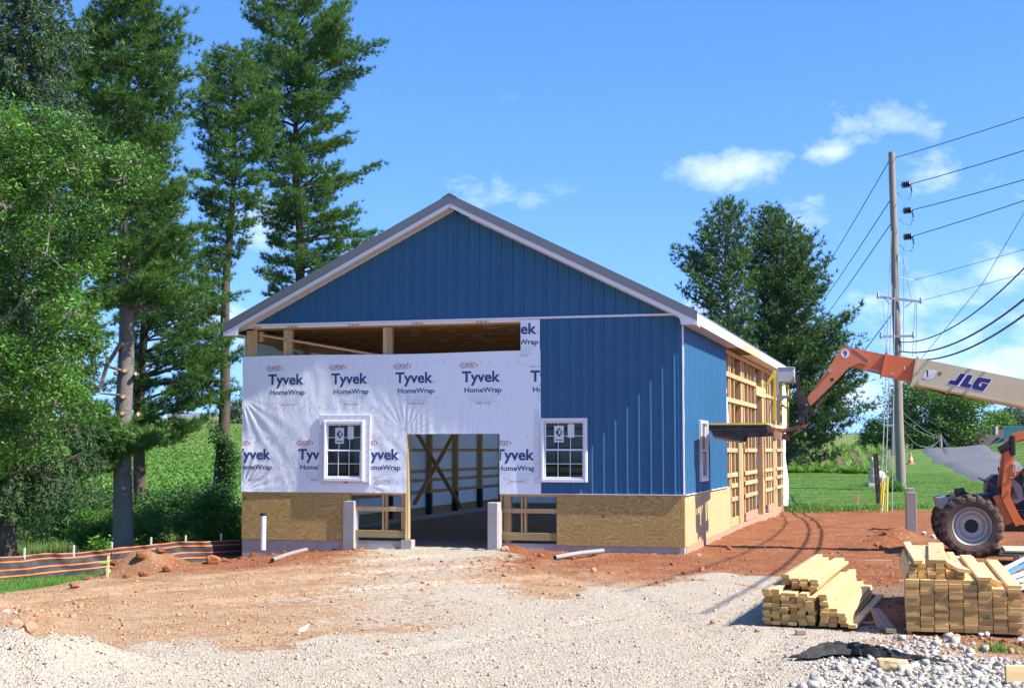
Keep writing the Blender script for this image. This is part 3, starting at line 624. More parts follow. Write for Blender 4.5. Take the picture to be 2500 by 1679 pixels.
# flashing tape round the left window
a,b,c_,d_ = LW
for q in ((a-.10,b+.13,d_+.0,d_+.105),(a-.09,a+.02,c_-.02,d_-.002),(b-.02,b+.12,c_-.06,d_-.002),(a-.06,b+.10,c_-.065,c_-.022)): MB().box(q[0],q[1],-.052,-.030,q[2],q[3]).build('flashing_tape', m_tape, wrap1)
tk = MB()
for i in range(6): tk.bar((a+.03+i*.16,-.055,d_+.03),(a+.09+i*.16,-.055,d_+.075),.006,.004,(0,1,0))
for i in range(7): tk.bar((b+.04,-.055,c_+.1+i*.16),(b+.10,-.055,c_+.16+i*.16),.006,.004,(0,1,0)); tk.bar((a-.08,-.055,c_+.1+i*.16),(a-.03,-.055,c_+.16+i*.16),.006,.004,(0,1,0))
o = tk.build('tape_print', m_inkgrey, wrap1); o['kind'] = 'stuff'
tp2 = MB().box(6.235, 6.33, -.040, -.030, 1.28, 2.72).build('flashing_tape', m_tape, wrap1)
tk = MB()
for i in range(9): tk.bar((6.25,-.044,1.35+i*.15),(6.31,-.044,1.41+i*.15),.006,.004,(0,1,0))
o = tk.build('tape_print', m_inkgrey, wrap1); o['kind'] = 'stuff'

# --- ribbed blue steel siding, one object per sheet
def rib_profile(x0, x1, pitch=.2286, phase=.06, hh=.028):
    """(x, height) along the sheet: tall ribs with two shallow beads between"""
    pts = [(x0, 0)]; k0 = math.floor((x0-phase)/pitch)-1
    for k in range(k0, k0+int((x1-x0)/pitch)+4):
        c0 = phase+k*pitch
        pts += [(c0-.024,0),(c0-.014,hh),(c0+.014,hh),(c0+.024,0)]
        for m_ in (1/3, 2/3): c2 = c0+pitch*m_; pts += [(c2-.013,0),(c2-.006,.0045),(c2+.006,.0045),(c2+.013,0)]
    pts = [p for p in pts if x0 <= p[0] <= x1]; pts.append((x1, 0)); return pts
def siding(x0, x1, zlo, zhi, axis, base, screws=()):
    pr = rib_profile(x0+.001, x1-.001, hh=.026 if axis == 'x' else .017); mb = MB(); vs = []
    for x, h in pr:
        zl = zlo(x) if callable(zlo) else zlo; zh = zhi(x) if callable(zhi) else zhi
        q = (x, base-h) if axis == 'x' else (base+h, x)
        vs += [(q[0], q[1], zl), (q[0], q[1], max(zh, zl+.001))]
    mb.add(vs, [(2*i, 2*i+2, 2*i+3, 2*i+1) if axis == 'x' else (2*i, 2*i+2, 2*i+3, 2*i+1) for i in range(len(pr)-1)])
    o = mb.build('siding_panel', m_blue, barn)
    if screws:
        sm = MB(); k = math.ceil((x0-.04)/.2286)
        while k*.2286+.102 < x1-.01:
            x = k*.2286+.102
            for z in screws:
                zh = zhi(x) if callable(zhi) else zhi; zl = zlo(x) if callable(zlo) else zlo
                if zl+.05 < z < zh-.05:
                    if axis == 'x': sm.bbox(x-.008, x+.008, base-.011, base, z-.010, z+.008)
                    else: sm.bbox(base, base+.009, x-.008, x+.008, z-.008, z+.008)
            k += 1
        if sm.v: q = sm.build('screw_heads', m_blue, o); q['kind'] = 'stuff'
    return o
SL = .5; RZ = 6.70                                       # roof slope, underside at the peak of the wall
gable_top = lambda x: RZ-abs(x-W_/2)*SL
for k in range(10): siding(k*.9144, (k+1)*.9144, ZTR+.045, gable_top, 'x', -.018, (4.62, 5.35, 6.0))
SB = ZP1+.012
siding(6.365, 7.30, 2.545, ZTR, 'x', -.020, (2.75, 3.5, 4.3)); siding(6.365, 7.30, SB, 1.315, 'x', -.020)
siding(7.30, 8.23, SB, ZTR, 'x', -.020, (1.4, 2.05, 2.78, 3.5, 4.3)); siding(8.23, W_-.012, SB, ZTR, 'x', -.020, (1.4, 2.05, 2.78, 3.5, 4.3))
SV = [0, .9144, 1.835, 2.765, 3.6576, 4.572, 5.4864, 6.05]
SW = (1.84, 2.76, 1.30, 2.53)
for a,b in zip(SV[:-1], SV[1:]):
    a = max(a, .012)
    if abs(a-1.835) < .01: siding(a, b, SB, SW[2]+.01, 'y', W_+.02); siding(a, b, SW[3]-.01, ZEA, 'y', W_+.02, (3.4, 4.1))
    else: siding(a, b, SB, ZEA, 'y', W_+.02, (1.4, 2.05, 2.78, 3.5, 4.1))
# backing girts behind the sheets so that they are not free-standing
for z in (1.35, 2.0, 2.72, 3.45, 4.2): part('girt', m_girtx, 7.32, W_-.2, .0, .036, z, z+.09)
for z in (1.35, 2.72, 3.45, 4.15): part('girt', m_girty, W_-.038, W_-.002, 2.9, 6.2, z, z+.09)
MB().box(W_-.05, W_-.043, .2, 1.80, ZP1, 4.3).build('house_wrap', m_wrapin, barn); MB().box(W_-.05, W_-.043, 2.80, 6.0, ZP1, 4.3).build('house_wrap', m_wrapin, barn)
MB().box(7.33, W_-.2, .038, .044, ZP1, 4.4).build('house_wrap', m_wrapin, barn)
# ragged wrap edge past the last side sheet
rg = MB(); zs = np.linspace(ZP1, 4.25, 40); pts = []
for i, z in enumerate(zs):
    w_ = .05+.05*vnoise(np.array([z*2.3]), np.array([1.0]))[0]+(.20*math.exp(-((z-3.32)/.07)**2))
    pts += [(W_+.016, 6.03, z), (W_+.024+.03*math.sin(z*3), 6.05+w_, z)]
rg.add(pts, [(2*i, 2*i+1, 2*i+3, 2*i+2) for i in range(len(zs)-1)]); rg.build('house_wrap', m_wrap, barn)
# --- trims
MB().bbox(.0, W_+.0, -.062, -.0, ZTR+.001, ZTR+.044).build('gable_trim', m_white, barn)
MB().box(6.36, W_+.004, -.05, -.002, ZP1-.004, ZP1+.011).build('base_trim', m_white, barn); MB().box(W_+.0, W_+.05, -.0, 6.04, ZP1-.006, ZP1+.010).build('base_trim', m_white, barn)
cr = MB()
zs = np.linspace(ZP1+.014, 4.28, 24)
for z0,z1 in zip(zs[:-1], zs[1:]): w_ = .012+.016*random.Random(int(z0*97)).random(); cr.box(W_-.008, W_+.010+w_*.5, -.03, .004, z0, z1)
cr.build('corner_wrap_edge', m_wrap, barn)

# --- roof
OV, OE, VF, VB = .31, .33, -.31, BL+.31                  # overhangs
def rz_(x): return 6.97-abs(x-W_/2)*SL                    # outer face of the roof
XL, XR = -OE, W_+OE
for (xa, xb) in ((XL, W_/2), (W_/2, XR)):
    MB().prism([(xa, rz_(xa)), (xb, rz_(xb)), (xb, rz_(xb)-.035), (xa, rz_(xa)-.035)], VF+.03, VB).build('roof_panel', m_rake, barn)
    # grey rake trim, white rake fascia, soffit
    MB().prism([(xa, rz_(xa)+.012), (xb, rz_(xb)+.012), (xb, rz_(xb)-.165), (xa, rz_(xa)-.165)], VF-.012, VF+.026).build('rake_trim', m_rake, barn)
    MB().prism([(xa+.01, rz_(xa+.01)-.120), (xb, rz_(xb)-.120), (xb, rz_(xb)-.168), (xa+.01, rz_(xa+.01)-.168)], VF-.022, VF-.0125).build('rake_trim', m_rake, barn)
    MB().prism([(xa+.012, rz_(xa)-.170), (xb, rz_(xb)-.1702), (xb, rz_(xb)-.258), (xa+.012, rz_(xa)-.258)], VF-.004, VF+.022).build('rake_fascia', m_white, barn)
    MB().prism([(xa+.2, rz_(xa+.2)-.245), (xb, rz_(xb)-.245), (xb, rz_(xb)-.262), (xa+.2, rz_(xa+.2)-.262)], VF+.023, -.004).build('rake_soffit', m_soffit, barn)
    MB().prism([(xa+.33, rz_(xa+.33)-.263), (xb, rz_(xb)-.263), (xb, rz_(xb)-.285), (xa+.33, rz_(xa+.33)-.285)], -.052, -.005).build('rake_soffit_trim', m_soffit, barn)
rc = MB()
rc.prism([(W_/2-.16, rz_(W_/2-.16)+.013), (W_/2, 6.99), (W_/2+.16, rz_(W_/2+.16)+.013), (W_/2+.16, rz_(W_/2+.16)+.028), (W_/2, 7.008), (W_/2-.16, rz_(W_/2-.16)+.028)], VF-.016, VB+.01); rc.build('ridge_cap', m_rake, barn)
# eave boxes
ZF0, ZF1 = 4.285, rz_(XR)-.037
for s, xe in ((1, XR), (-1, XL)):
    wall = W_+.006 if s > 0 else -.006
    lo, hi = (xe-.018, xe) if s > 0 else (xe, xe+.018)
    runs = [(VF+.024, 6.8), (6.804, 10.8), (10.804, VB)] if s > 0 else [(VF+.024, VB)]
    for i, (a, b) in enumerate(runs): MB().box(lo, hi, a, b, ZF0, ZF1).build('eave_fascia', m_osb if (s > 0 and i == 1) else m_white, barn)
    x0, x1 = (wall, lo-.002) if s > 0 else (hi+.002, wall)
    runs = [(VF+.024, 6.2), (9.0, VB)] if s > 0 else [(VF+.024, VB)]
    for a, b in runs: MB().box(x0, x1, a, b, ZF0+.004, ZF0+.02).build('eave_soffit', m_soffit, barn)
    # boxed return that closes the eave at the gable
    tri = [(xe, ZF0-.008), (xe, rz_(xe)-.172), (wall+s*-.02, rz_(wall)-.172), (wall+s*-.02, rz_(wall)-.262), (wall+s*.03, ZF0-.008)]
    MB().prism(tri, VF-.0055, VF+.021).build('eave_return', m_white, barn)
    if s < 0: MB().prism([(x, z) for x, z in ((xe+.02,ZF0-.006),(wall,ZF0-.006),(wall,rz_(wall)-.27),(xe+.02,rz_(xe)-.18))], VF+.0215, VF+.04).build('eave_return', m_white, barn)
# lookouts showing where the soffit is open
for v in (6.6, 7.25, 7.9, 8.6): MB().box(W_+.01, XR-.022, v, v+.038, ZF0+.022, ZF0+.11).build('lookout', m_girtx, barn)
# trusses and purlins
plates_u = (.75, 3.0, 3.9, 5.15, 6.6, 8.3)
for i in range(33):
    v = .22+i*.61
    t = MB(); t.box(.02, W_-.02, v, v+.038, 4.42, 4.555)
    for (xa, xb) in ((.0, W_/2), (W_/2, W_)): t.prism([(xa, rz_(xa)-.075), (xb, rz_(xb)-.075), (xb, rz_(xb)-.19), (xa, rz_(xa)-.19)], v, v+.038)
    for (a_, b_) in (((1.9,4.55),(2.6,5.75)),((2.6,5.75),(4.572,4.55)),((4.572,4.55),(4.572,6.75)),((4.572,4.55),(6.54,5.75)),((6.54,5.75),(7.2,4.55))):
        t.bar((a_[0],v+.019,a_[1]),(b_[0],v+.019,b_[1]),.036,.085,(0,1,0))
    to = t.build('truss', m_trux, barn)
    if i < 14:
        rr_ = random.Random(i)
        for u in plates_u: u2 = u+rr_.uniform(-.25,.25); MB().box(u2-.11, u2+.11, v-.003, v-.0005, 4.445, 4.53).build('gusset_plate', m_plate, to)
for s in (0, 1):
    for k in range(8):
        x = .25+k*.58; x = x if s == 0 else W_-x
        MB().box(x-.045, x+.045, .1, BL, rz_(x)-.073, rz_(x)-.052).build('purlin', m_girty, barn)
# gable-end wall behind the front framing and the rear wall
MB().box(.02, W_-.02, BL-.03, BL-.02, .13, 4.4).build('house_wrap', m_wrapin, barn)
for z in (.76, 1.08, 1.336, 1.925, 2.6, 3.2, 3.8): part('girt', m_girtx, .1, W_-.1, BL-.075, BL-.035, z, z+.09)
for u in (1.6, 3.2, 4.9, 6.5, 7.9): part('post', m_stud, u, u+.14, BL-.22, BL-.08, .1, 4.4)
# --- left wall seen through the doorway
MB().box(-.012, -.004, .02, BL, ZP0, 4.3).build('house_wrap', m_wrapin, barn)
for z in (.715, 1.035, 1.29, 1.88, 2.55, 3.2, 3.75): part('girt', m_girty, .0, .038, .18, BL-.1, z, z+.09)
part('grade_board', m_pty, .002, .040, .18, BL-.1, .14, .33)
for v in (2.8, 5.4, 8.1, 11.2, 13.55, 16.0, 18.4):
    part('post', m_stud, .04, .18, v, v+.16, .10, 4.4)
    MB().box(.036, .184, v-.004, v+.164, .02, .72).build('post_boot', pm('black_post_sleeve', (.02,.02,.022), .6) if v == 2.8 else bpy.data.materials['black_post_sleeve'], barn)
def brace(p0, p1): MB().bar(p0, p1, .038, .12, (1,0,0)).build('brace', m_stud, barn)
brace((.30, 9.35, 2.6), (.30, 13.6, .22)); brace((.35, 9.4, .48), (.35, 13.1, 2.6))
part('header_beam', m_girty, .02, .06, .1, BL-.1, 4.17, 4.41); MB().bar((.24,.26,4.33),(.24,5.6,3.30),.04,.24,(1,0,0)).build('brace', m_girty, barn)
MB().bar((.36,.16,4.30),(3.6,.16,3.72),.04,.26,(0,1,0)).build('brace', m_girtx, barn); part('brace_block', m_stud, .265, .37, .10, .19, 4.17, 4.38)
# --- right wall, open framing beyond the blue sheets
def sp(name, m, v0, v1, d0, d1, z0, z1): return MB().bbox(W_-d1, W_-d0, v0, v1, z0, z1, b=.004).build(name, m, barn)
for (v0, v1) in ((6.86,6.93),(7.15,7.24),(7.86,7.94),(10.68,10.77),(12.32,12.42)): sp('stud', m_stud, v0, v1, .02, .16, .34, 4.17)
sp('stud', m_stud, 9.86, 10.02, .03, .30, .34, 4.17); sp('stud', m_stud, 11.5, 11.56, .03, .22, .34, 4.17)
sp('post', m_ptz, 8.58, 9.20, .01, .15, .02, 2.10); sp('post', m_stud, 9.30, 9.62, .03, .17, .12, 4.17)
sp('post', m_stud, 14.05, 14.55, .01, .15, .12, 4.17); sp('stud', m_stud, 14.9, 15.1, .02, .16, .34, 4.17); sp('stud', m_stud, 15.7, 15.85, .02, .16, .34, 4.17); sp('stud', m_stud, 16.35, 16.55, .02, .16, .34, 4.17)
sp('post', m_ptz, 17.0, 17.9, .01, .15, .10, 2.2); sp('post', m_stud, 18.0, 18.3, .02, .16, .10, 4.17); sp('post', m_stud, 19.7, 19.9, .02, .16, .10, 4.17)
for z in (.715, 1.035, 1.29, 1.87): sp('girt', m_girty, 6.95, 8.15, -.012, .018, z, z+.10); sp('girt', m_girty, 9.72, 12.45, -.012, .018, z, z+.10); sp('girt', m_girty, 14.56, 16.6, -.012, .018, z, z+.10); sp('girt', m_girty, 17.92, 20.0, -.012, .018, z, z+.10)
sp('girt', m_girty, 6.16, 6.90, -.012, .018, 1.88, 1.98); sp('girt', m_girty, 6.16, 6.90, -.012, .018, 1.29, 1.39)
sp('girt', m_girty, 6.16, 12.45, -.012, .018, 3.64, 3.75); sp('girt', m_girty, 12.46, 14.9, -.012, .018, 3.42, 3.68); sp('girt', m_girty, 14.9, 20.0, -.012, .018, 3.45, 3.55)
sp('girt', m_girty, 6.16, 12.45, -.012, .018, 3.05, 3.16); sp('girt', m_girty, 14.6, 20.0, -.012, .018, 2.6, 2.7)
sp('top_plate', m_girty, 6.1, BL, -.012, .03, 4.175, 4.27)
for a,b in ((6.75,8.2),(9.70,12.42),(15.2,16.7)): MB().box(W_-.03, W_+.016, a, b, .13, .335).build('grade_board', m_concred if a > 6.8 else m_girty, barn)
MB().bar((W_-.25,8.0,3.4),(W_-.25,9.9,4.1),.04,.10,(1,0,0)).build('brace', m_girty, barn); MB().bar((W_-.25,10.2,3.2),(W_-.25,12.2,3.7),.04,.10,(1,0,0)).build('brace', m_girty, barn)
# loose wrap hanging at the far corner
hw = MB(); zs = np.linspace(.12, 4.1, 30); pts = []
for z in zs: pts += [(W_+.01, 19.95, z), (W_+.05+.05*math.sin(z*2.1), 20.05+.12*(1-z/4.2)+.04*math.sin(z*3), z), (W_+.10+.05*math.sin(z*2.4), 20.15+.22*(1-z/4.2)+(.20 if 1.9 < z < 2.3 else 0), z)]
hw.add(pts, [(3*i+j, 3*i+j+1, 3*i+j+4, 3*i+j+3) for i in range(len(zs)-1) for j in (0,1)]); hw.build('house_wrap', m_wrap, barn, True)

# --- windows
m_stick = pm('white_sticker', (.72,.73,.74), .5, var=.03); m_stickd = pm('dark_sticker_mark', (.06,.05,.06), .5)
def window(cx, z0, z1, w, y0, horiz=True, label=None, muntins=True, sticker=True):
    """frame at plane y0 (front) or on the side wall; built in wall coordinates (s, out, z)"""
    def M(mb): return mb
    def tr_(mb):
        if not horiz: mb.v = [(W_+.02-y, x, z) for x, y, z in mb.v]
        else: mb.v = [(x, y+y0, z) for x, y, z in mb.v]
        return mb
    s0, s1 = cx-w/2, cx+w/2; fw = .065
    f_ = MB()
    f_.bbox(s0, s0+fw, -.055, .05, z0, z1); f_.bbox(s1-fw, s1, -.055, .05, z0, z1); f_.bbox(s0+fw-.002, s1-fw+.002, -.053, .05, z1-fw, z1-.001); f_.bbox(s0+fw-.002, s1-fw+.002, -.060, .05, z0+.001, z0+fw)
    f_.box(s0+.03, s0+.045, -.062, -.056, z0+.02, z1-.02); f_.box(s1-.045, s1-.03, -.062, -.056, z0+.02, z1-.02)
    win = tr_(f_).build('window', m_vinyl, barn)
    if label: win['label'] = label
    zm = (z0+z1)/2; a, b = s0+fw+.004, s1-fw-.004
    for k, (za, zb, yy) in enumerate(((zm-.012, z1-fw-.003, .010), (z0+fw+.003, zm+.018, -.018))):
        sa = MB(); r_ = .028
        sa.bbox(a, a+r_, yy-.018, yy+.018, za, zb); sa.bbox(b-r_, b, yy-.018, yy+.018, za, zb); sa.bbox(a+r_, b-r_, yy-.017, yy+.017, zb-r_, zb); sa.bbox(a+r_, b-r_, yy-.017, yy+.017, za, za+r_+.008)
        tr_(sa).build('sash', m_vinyl, win)
        ga, gb, gc, gd = a+r_, b-r_, za+r_+.008, zb-r_
        nx_ = 3 if muntins else 1; nz_ = 2 if muntins else 1
        for i in range(nx_):
            for j in range(nz_):
                p = MB().box(ga+(gb-ga)*i/nx_+.001, ga+(gb-ga)*(i+1)/nx_-.001, yy-.003, yy+.003, gc+(gd-gc)*j/nz_+.001, gc+(gd-gc)*(j+1)/nz_-.001); tr_(p).build('pane', m_glass, win)
        if muntins:
            for i in (1,2): x = ga+(gb-ga)*i/3; tr_(MB().box(x-.006, x+.006, yy-.008, yy-.0035, gc, gd)).build('muntin', m_vinyl, win)
            z = (gc+gd)/2; tr_(MB().box(ga, gb, yy-.0075, yy-.0033, z-.006, z+.006)).build('muntin', m_vinyl, win)
        if k == 0 and sticker:
            x = ga+(gb-ga)*.36; tr_(MB().box(x-.10, x+.09, yy-.012, yy-.0085, gd-.37, gd-.05)).build('sticker', m_stick, win)
            d_ = MB(); d_.prism([(x-.075, gd-.18), (x, gd-.09), (x+.072, gd-.18), (x, gd-.27)], yy-.0145, yy-.0125); d_.box(x-.075, x+.07, yy-.0145, yy-.0125, gd-.335, gd-.315); tr_(d_).build('sticker_mark', m_stickd, win)
            tr_(MB().prism([(x+.035, gd-.16), (x+.035, gd-.20), (x-.02, gd-.225), (x-.008, gd-.2), (x-.012, gd-.15), (x+.01, gd-.13)], yy-.017, yy-.015)).build('sticker_mark', m_stick, win)
            tr_(MB().box(x+.17, x+.30, yy-.012, yy-.0085, gd-.28, gd-.02)).build('sticker', m_stick, win)
    return win
window((LW[0]+LW[1])/2, LW[2], LW[3], LW[1]-LW[0], -.03, label='left gridded window taped into the house wrap')
window(6.833, 1.312, 2.548, .925, -.02, label='right gridded window set in blue siding')
window((SW[0]+SW[1])/2, SW[2], SW[3], SW[1]-SW[0], 0, horiz=False, label='narrow-looking side window in sunlit blue siding', muntins=False, sticker=False)
# orange shim under the left window
MB().box(2.27, 2.36, -.075, -.055, 1.272, 1.296).build('shim', pm('orange_shim', (.75,.14,.03), .5), barn)
# ================================================================== things about the barn
m_pvcw = pm('white_pvc', (.74,.74,.72), .35, var=.05, scale=8, dirt=(.45,.30,.2), dirt_amt=.3); m_pvcg = pm('grey_conduit', (.27,.265,.25), .5, var=.15, scale=5, dirt=(.45,.28,.18), dirt_amt=.6); m_black = pm('black_opening', (.012,.012,.012), .7)
# vent pipe standing by the left corner
c0 = gnd(642, 1338, -.02); zt = at(642, 1250, c0.y).z
pv = empty('vent_pipe', (c0.x, c0.y, -.05)); tag(pv, 'white plastic pipe standing upright by the left plywood', 'pipe')
MB().lathe([(.058,0),(.058,zt+.03),(.050,zt+.03),(.050,zt-.1)], 20, 'z').build('pipe', m_pvcw, pv, True); MB().lathe([(.060,zt-.02),(.060,zt+.034),(.051,zt+.036),(.0505,zt-.03)], 20, 'z').build('tape_band', m_black, pv, True)
# concrete posts that guard the doorway
for (pl, pr, pt, pb, lab) in ((836, 874, 1222, 1334, 'pale square concrete post left of the barn doorway'), (1190, 1223, 1226, 1344, 'pale square concrete post right of the barn doorway')):
    c0 = gnd((pl+pr)/2, pb, 0); h = at(0, pt, c0.y).z; w_ = (pr-pl)/FPX*c0.y*.80
    b_ = MB(); b_.bbox(-w_/2, w_/2, -w_/2, w_/2, -.35, h, .012)
    o = b_.build('concrete_post', m_conc, None, False, (c0.x, c0.y+.12, 0), (0, 0, -TH-.05)); tag(o, lab, 'concrete post', 'concrete posts at the barn doorway')
    MB().box(w_/2-.001, w_/2+.022, -.05, .05, .0, h*.82).build('strap', pm('strap_paint', (.62,.60,.58), .6) if pl == 836 else bpy.data.materials['strap_paint'], o)
def lying_pipe(name, a, b, r, m, label):
    pa, pb_ = gnd(*a, .0), gnd(*b, .0); pa.z = gz(pa.x, pa.y)+r+.01; pb_.z = gz(pb_.x, pb_.y)+r+.02; mid = (pa+pb_)/2+Vector((0,0,.015)); c_ = (pa+pb_)/2
    o = empty(name, c_); tag(o, label, 'pipe', 'loose pipes on the soil')
    MB().tube([pa-c_, mid-c_, pb_-c_], r, 14).build('pipe', m, o, True)
    d = (pb_-pa).normalized(); MB().tube([pa-c_-d*.004, pa-c_+d*.02], r*.86, 14).build('pipe_mouth', m_black, o); return o
lying_pipe('loose_pipe', (665,1371), (748,1336), .040, m_pvcg, 'grey pipe lying on red soil left of the doorway')
lying_pipe('loose_pipe', (1355,1369), (1472,1357), .042, m_pvcg, 'muddy grey pipe lying in front of the right plywood')

# ------------------------------------------------------------------ silt fence
m_silt = pm('black_silt_fabric', (.040,.041,.046), .42, var=.35, scale=3, bump=.5, bscale=9, spec=.4, dirt=(.20,.13,.10), dirt_amt=.35); m_or = pm('orange_stripe', (.72,.20,.07), .6, var=.12, scale=6)
m_stake = pm('pale_stake', (.66,.62,.54), .7, var=.15, scale=8)
FB = [(-60,1418,24.2),(0,1412,25.0),(70,1405,25.6),(190,1392,26.6),(278,1384,27.4),(372,1372,28.6),(458,1364,29.3),(540,1362,29.9),(588,1360,30.35),(612,1358,30.8)]
FT = [(-60,1357),(0,1354),(66,1352),(185,1344),(275,1337),(371,1324),(457,1320),(540,1315),(588,1315),(612,1315)]
fb = np.array([P(*q) for q in FB]); ft = np.array([P(px, py, q[2]) for (px, py), q in zip(FT, FB)])
def curve_res(a, n):
    d = np.concatenate([[0], np.cumsum(np.linalg.norm(np.diff(a[:,:2], axis=0), axis=1))]); t = np.linspace(0, d[-1], n); return np.stack([np.interp(t, d, a[:,i]) for i in range(3)], 1), t
NS = 150; fbr, tt = curve_res(fb, NS); ftr, _ = curve_res(ft, NS)
fence = empty('silt_fence', (fbr[60][0], fbr[60][1], 0)); tag(fence, 'black silt fence with orange stripes left of the barn', 'silt fence'); FO = np.array([fbr[60][0], fbr[60][1], 0.])
def fence_pt(i, k):
    p = fbr[i]*(1-k)+ftr[i]*k; w = .045*math.sin(tt[i]*5.1+2*k)*(.4+.6*math.sin(k*3))+.03*math.sin(tt[i]*13+4*k)*k; sag = -.03*k*abs(math.sin(tt[i]*1.7))
    return (p[0]+w*.4-FO[0], p[1]-w-FO[1], p[2]+sag-(0.12 if k == 0 else 0))
def fence_strip(k0, k1, nk, m, name, off):
    mb = MB(); vs = []
    for i in range(NS):
        for j in range(nk+1): q = fence_pt(i, k0+(k1-k0)*j/nk); vs.append((q[0], q[1]-off, q[2]))
    mb.add(vs, [(i*(nk+1)+j, (i+1)*(nk+1)+j, (i+1)*(nk+1)+j+1, i*(nk+1)+j+1) for i in range(NS-1) for j in range(nk)]); return mb.build(name, m, fence, True)
fence_strip(0, 1, 10, m_silt, 'fabric', 0)
for k in (.06, .36, .74, .975): fence_strip(k-.028, k+.035 if k < .9 else k+.02, 2, m_or, 'stripe', .008)
for px in (64, 184, 275, 371, 457, 540):
    i = int(np.argmin([abs(1250+FPX*q[0]/q[1]-px) for q in fbr])); q = fence_pt(i, .5); b0, t0 = fbr[i]-FO, ftr[i]-FO
    MB().bar((q[0], q[1]+.11, b0[2]-.2), (q[0]+.01, q[1]+.11, t0[2]+.11), .03, .03).build('stake', m_stake, fence)
# survey stake with a flagging ribbon
c0 = gnd(262, 1398, -.12); sk = empty('survey_stake', (c0.x, c0.y, -.25)); tag(sk, 'yellow-painted survey stake by the spoil heap', 'stake')
hh = at(262, 1355, c0.y).z+.25; MB().bar((0,0,0),(0.015,0,hh),.04,.018,(0,1,0)).build('shaft', pm('stake_yellow', (.72,.66,.20), .6, var=.2, scale=9), sk); MB().box(-.13,.02,-.02,-.012,hh-.13,hh-.10).build('ribbon', pm('lime_ribbon', (.35,.75,.08), .5), sk)

# ------------------------------------------------------------------ lumber
m_lum = wood('fresh_lumber', (.69,.50,.25), (.58,.385,.165), 'y', orand=.16); m_lumd = wood('weathered_lumber', (.40,.27,.17), (.28,.18,.11), 'y', orand=.1, grey=.15)
_bm = {}
m_lumend = pm('sawn_board_end', (.53,.325,.115), .85, var=.25, scale=16, bump=.3, bscale=70, spec=.15, orand=.26)
def board_mesh(w, h, L, m):
    k = (w, h, L, m.name)
    if k not in _bm:
        mb = MB(); b = .005; pr = [(-w/2+b,0),(w/2-b,0),(w/2,b),(w/2,h-b),(w/2-b,h),(-w/2+b,h),(-w/2,h-b),(-w/2,b)]; mb.prism(pr, 0, L); me = mb.mesh('board', [m, m_lumend if m is m_lum else m]); [setattr(f_, 'material_index', 1) for f_ in me.polygons if abs(f_.normal.y) > .9]; _bm[k] = me
    return _bm[k]
rnd = random.Random(12)
ORD = ['first','second','third','fourth','fifth','sixth','seventh','eighth','ninth','tenth','eleventh','twelfth','thirteenth','fourteenth','fifteenth','sixteenth']
def lumber(org, ang, lx, ly, lz, w, h, L, label, group, m=None, rz=0.0, ry=0.0, rx=0.0, name='lumber_board'):
    ca, sa = math.cos(ang), math.sin(ang); x = org[0]+lx*ca+ly*sa; y = org[1]-lx*sa+ly*ca
    o = link(name, board_mesh(w, h, L, m or m_lum), None, (x, y, org[2]+lz), (rx, ry, -ang+rz)); tag(o, label, 'board', group); return o
# loose stack of two-by-fours
A0 = gnd(1863, 1528, .0); A0.z = .025; AA = .325; w, h, L = .089, .038, 3.45; GA = 'boards in the smaller lumber stack'
heights = [10, 10, 9, 9, 9, 8]; xs = [.047+.0935*i for i in range(6)]+[.66, .76, .86]
for c_, n in enumerate(heights+[9, 5, 4]):
    for r_ in range(n):
        side_ = 'main pile' if c_ < 6 else 'right-hand pile'; col_ = ORD[c_] if c_ < 6 else ORD[c_-6]
        lumber(A0, AA, xs[c_]+rnd.uniform(-.010,.010)+(.012 if (r_+c_)%4 == 0 else 0), rnd.uniform(-.05,.05), r_*.0386, w, h, L+rnd.uniform(-.02,.02), '%s board from the ground, %s column of the smaller stack\'s %s' % (ORD[r_], col_, side_), GA, rz=rnd.uniform(-.004,.004), ry=rnd.uniform(-.012,.012) if r_ > n-3 else 0)
for c_, (x, n, dy) in enumerate(((.19,3,.42),(.325,3,.30),(.42,3,.25),(.535,3,.18))):
    for r_ in range(n): lumber(A0, AA, x+rnd.uniform(-.012,.012), dy+rnd.uniform(-.05,.06), (.392 if c_ == 0 else .366)+r_*.0386, w, h, L-.12, '%s board up in the %s set-back column atop the smaller stack' % (ORD[r_], ORD[c_]), GA, rz=rnd.uniform(-.01,.01))
lumber(A0, AA, .97, -.08, .0, w, h, L, 'splayed board lying lowest at the right edge of the smaller stack', GA, rz=-.012)
lumber((A0.x, A0.y, 0), AA+math.pi/2, -2.3, -.05, .0, .089, .025, 1.15, 'skid board under the rear of the smaller lumber stack', 'skids under the stacks', m_lumd, name='skid_board'); lumber((A0.x, A0.y, 0), AA+math.pi/2, -.55, -.05, .0, .089, .025, 1.25, 'skid board under the front of the smaller lumber stack', 'skids under the stacks', m_lumd, name='skid_board')
# neat stack of two-by-sixes
B0 = gnd(2213, 1546, .0); B0.z = .03; AB = .262; w6, L6 = .140, 3.66; GB = 'boards in the larger lumber stack'; colh = [14, 14, 14, 14, 14, 14, 12, 13]; BX = [.072+i*.1465 for i in range(8)]
for c_, n in enumerate(colh):
    for r_ in range(n): lumber(B0, AB, BX[c_]+rnd.uniform(-.004,.004), rnd.uniform(-.018,.018)+(0 if r_ < n-1 else rnd.uniform(0,.04)), r_*.0384, w6, .038, L6, '%s board from the ground in the larger stack\'s %s column' % (ORD[r_], ORD[c_]), GB, rz=rnd.uniform(-.002,.002))
for c_ in range(4):
    for r_ in range(4): lumber(B0, AB, .085+c_*.0935+rnd.uniform(-.005,.005), .12+rnd.uniform(-.03,.04)+(.02*r_), .541+r_*.0386, .089, .038, 3.05, '%s two-by-four up, %s column on top of the larger stack' % (ORD[r_], ORD[c_]), GB)
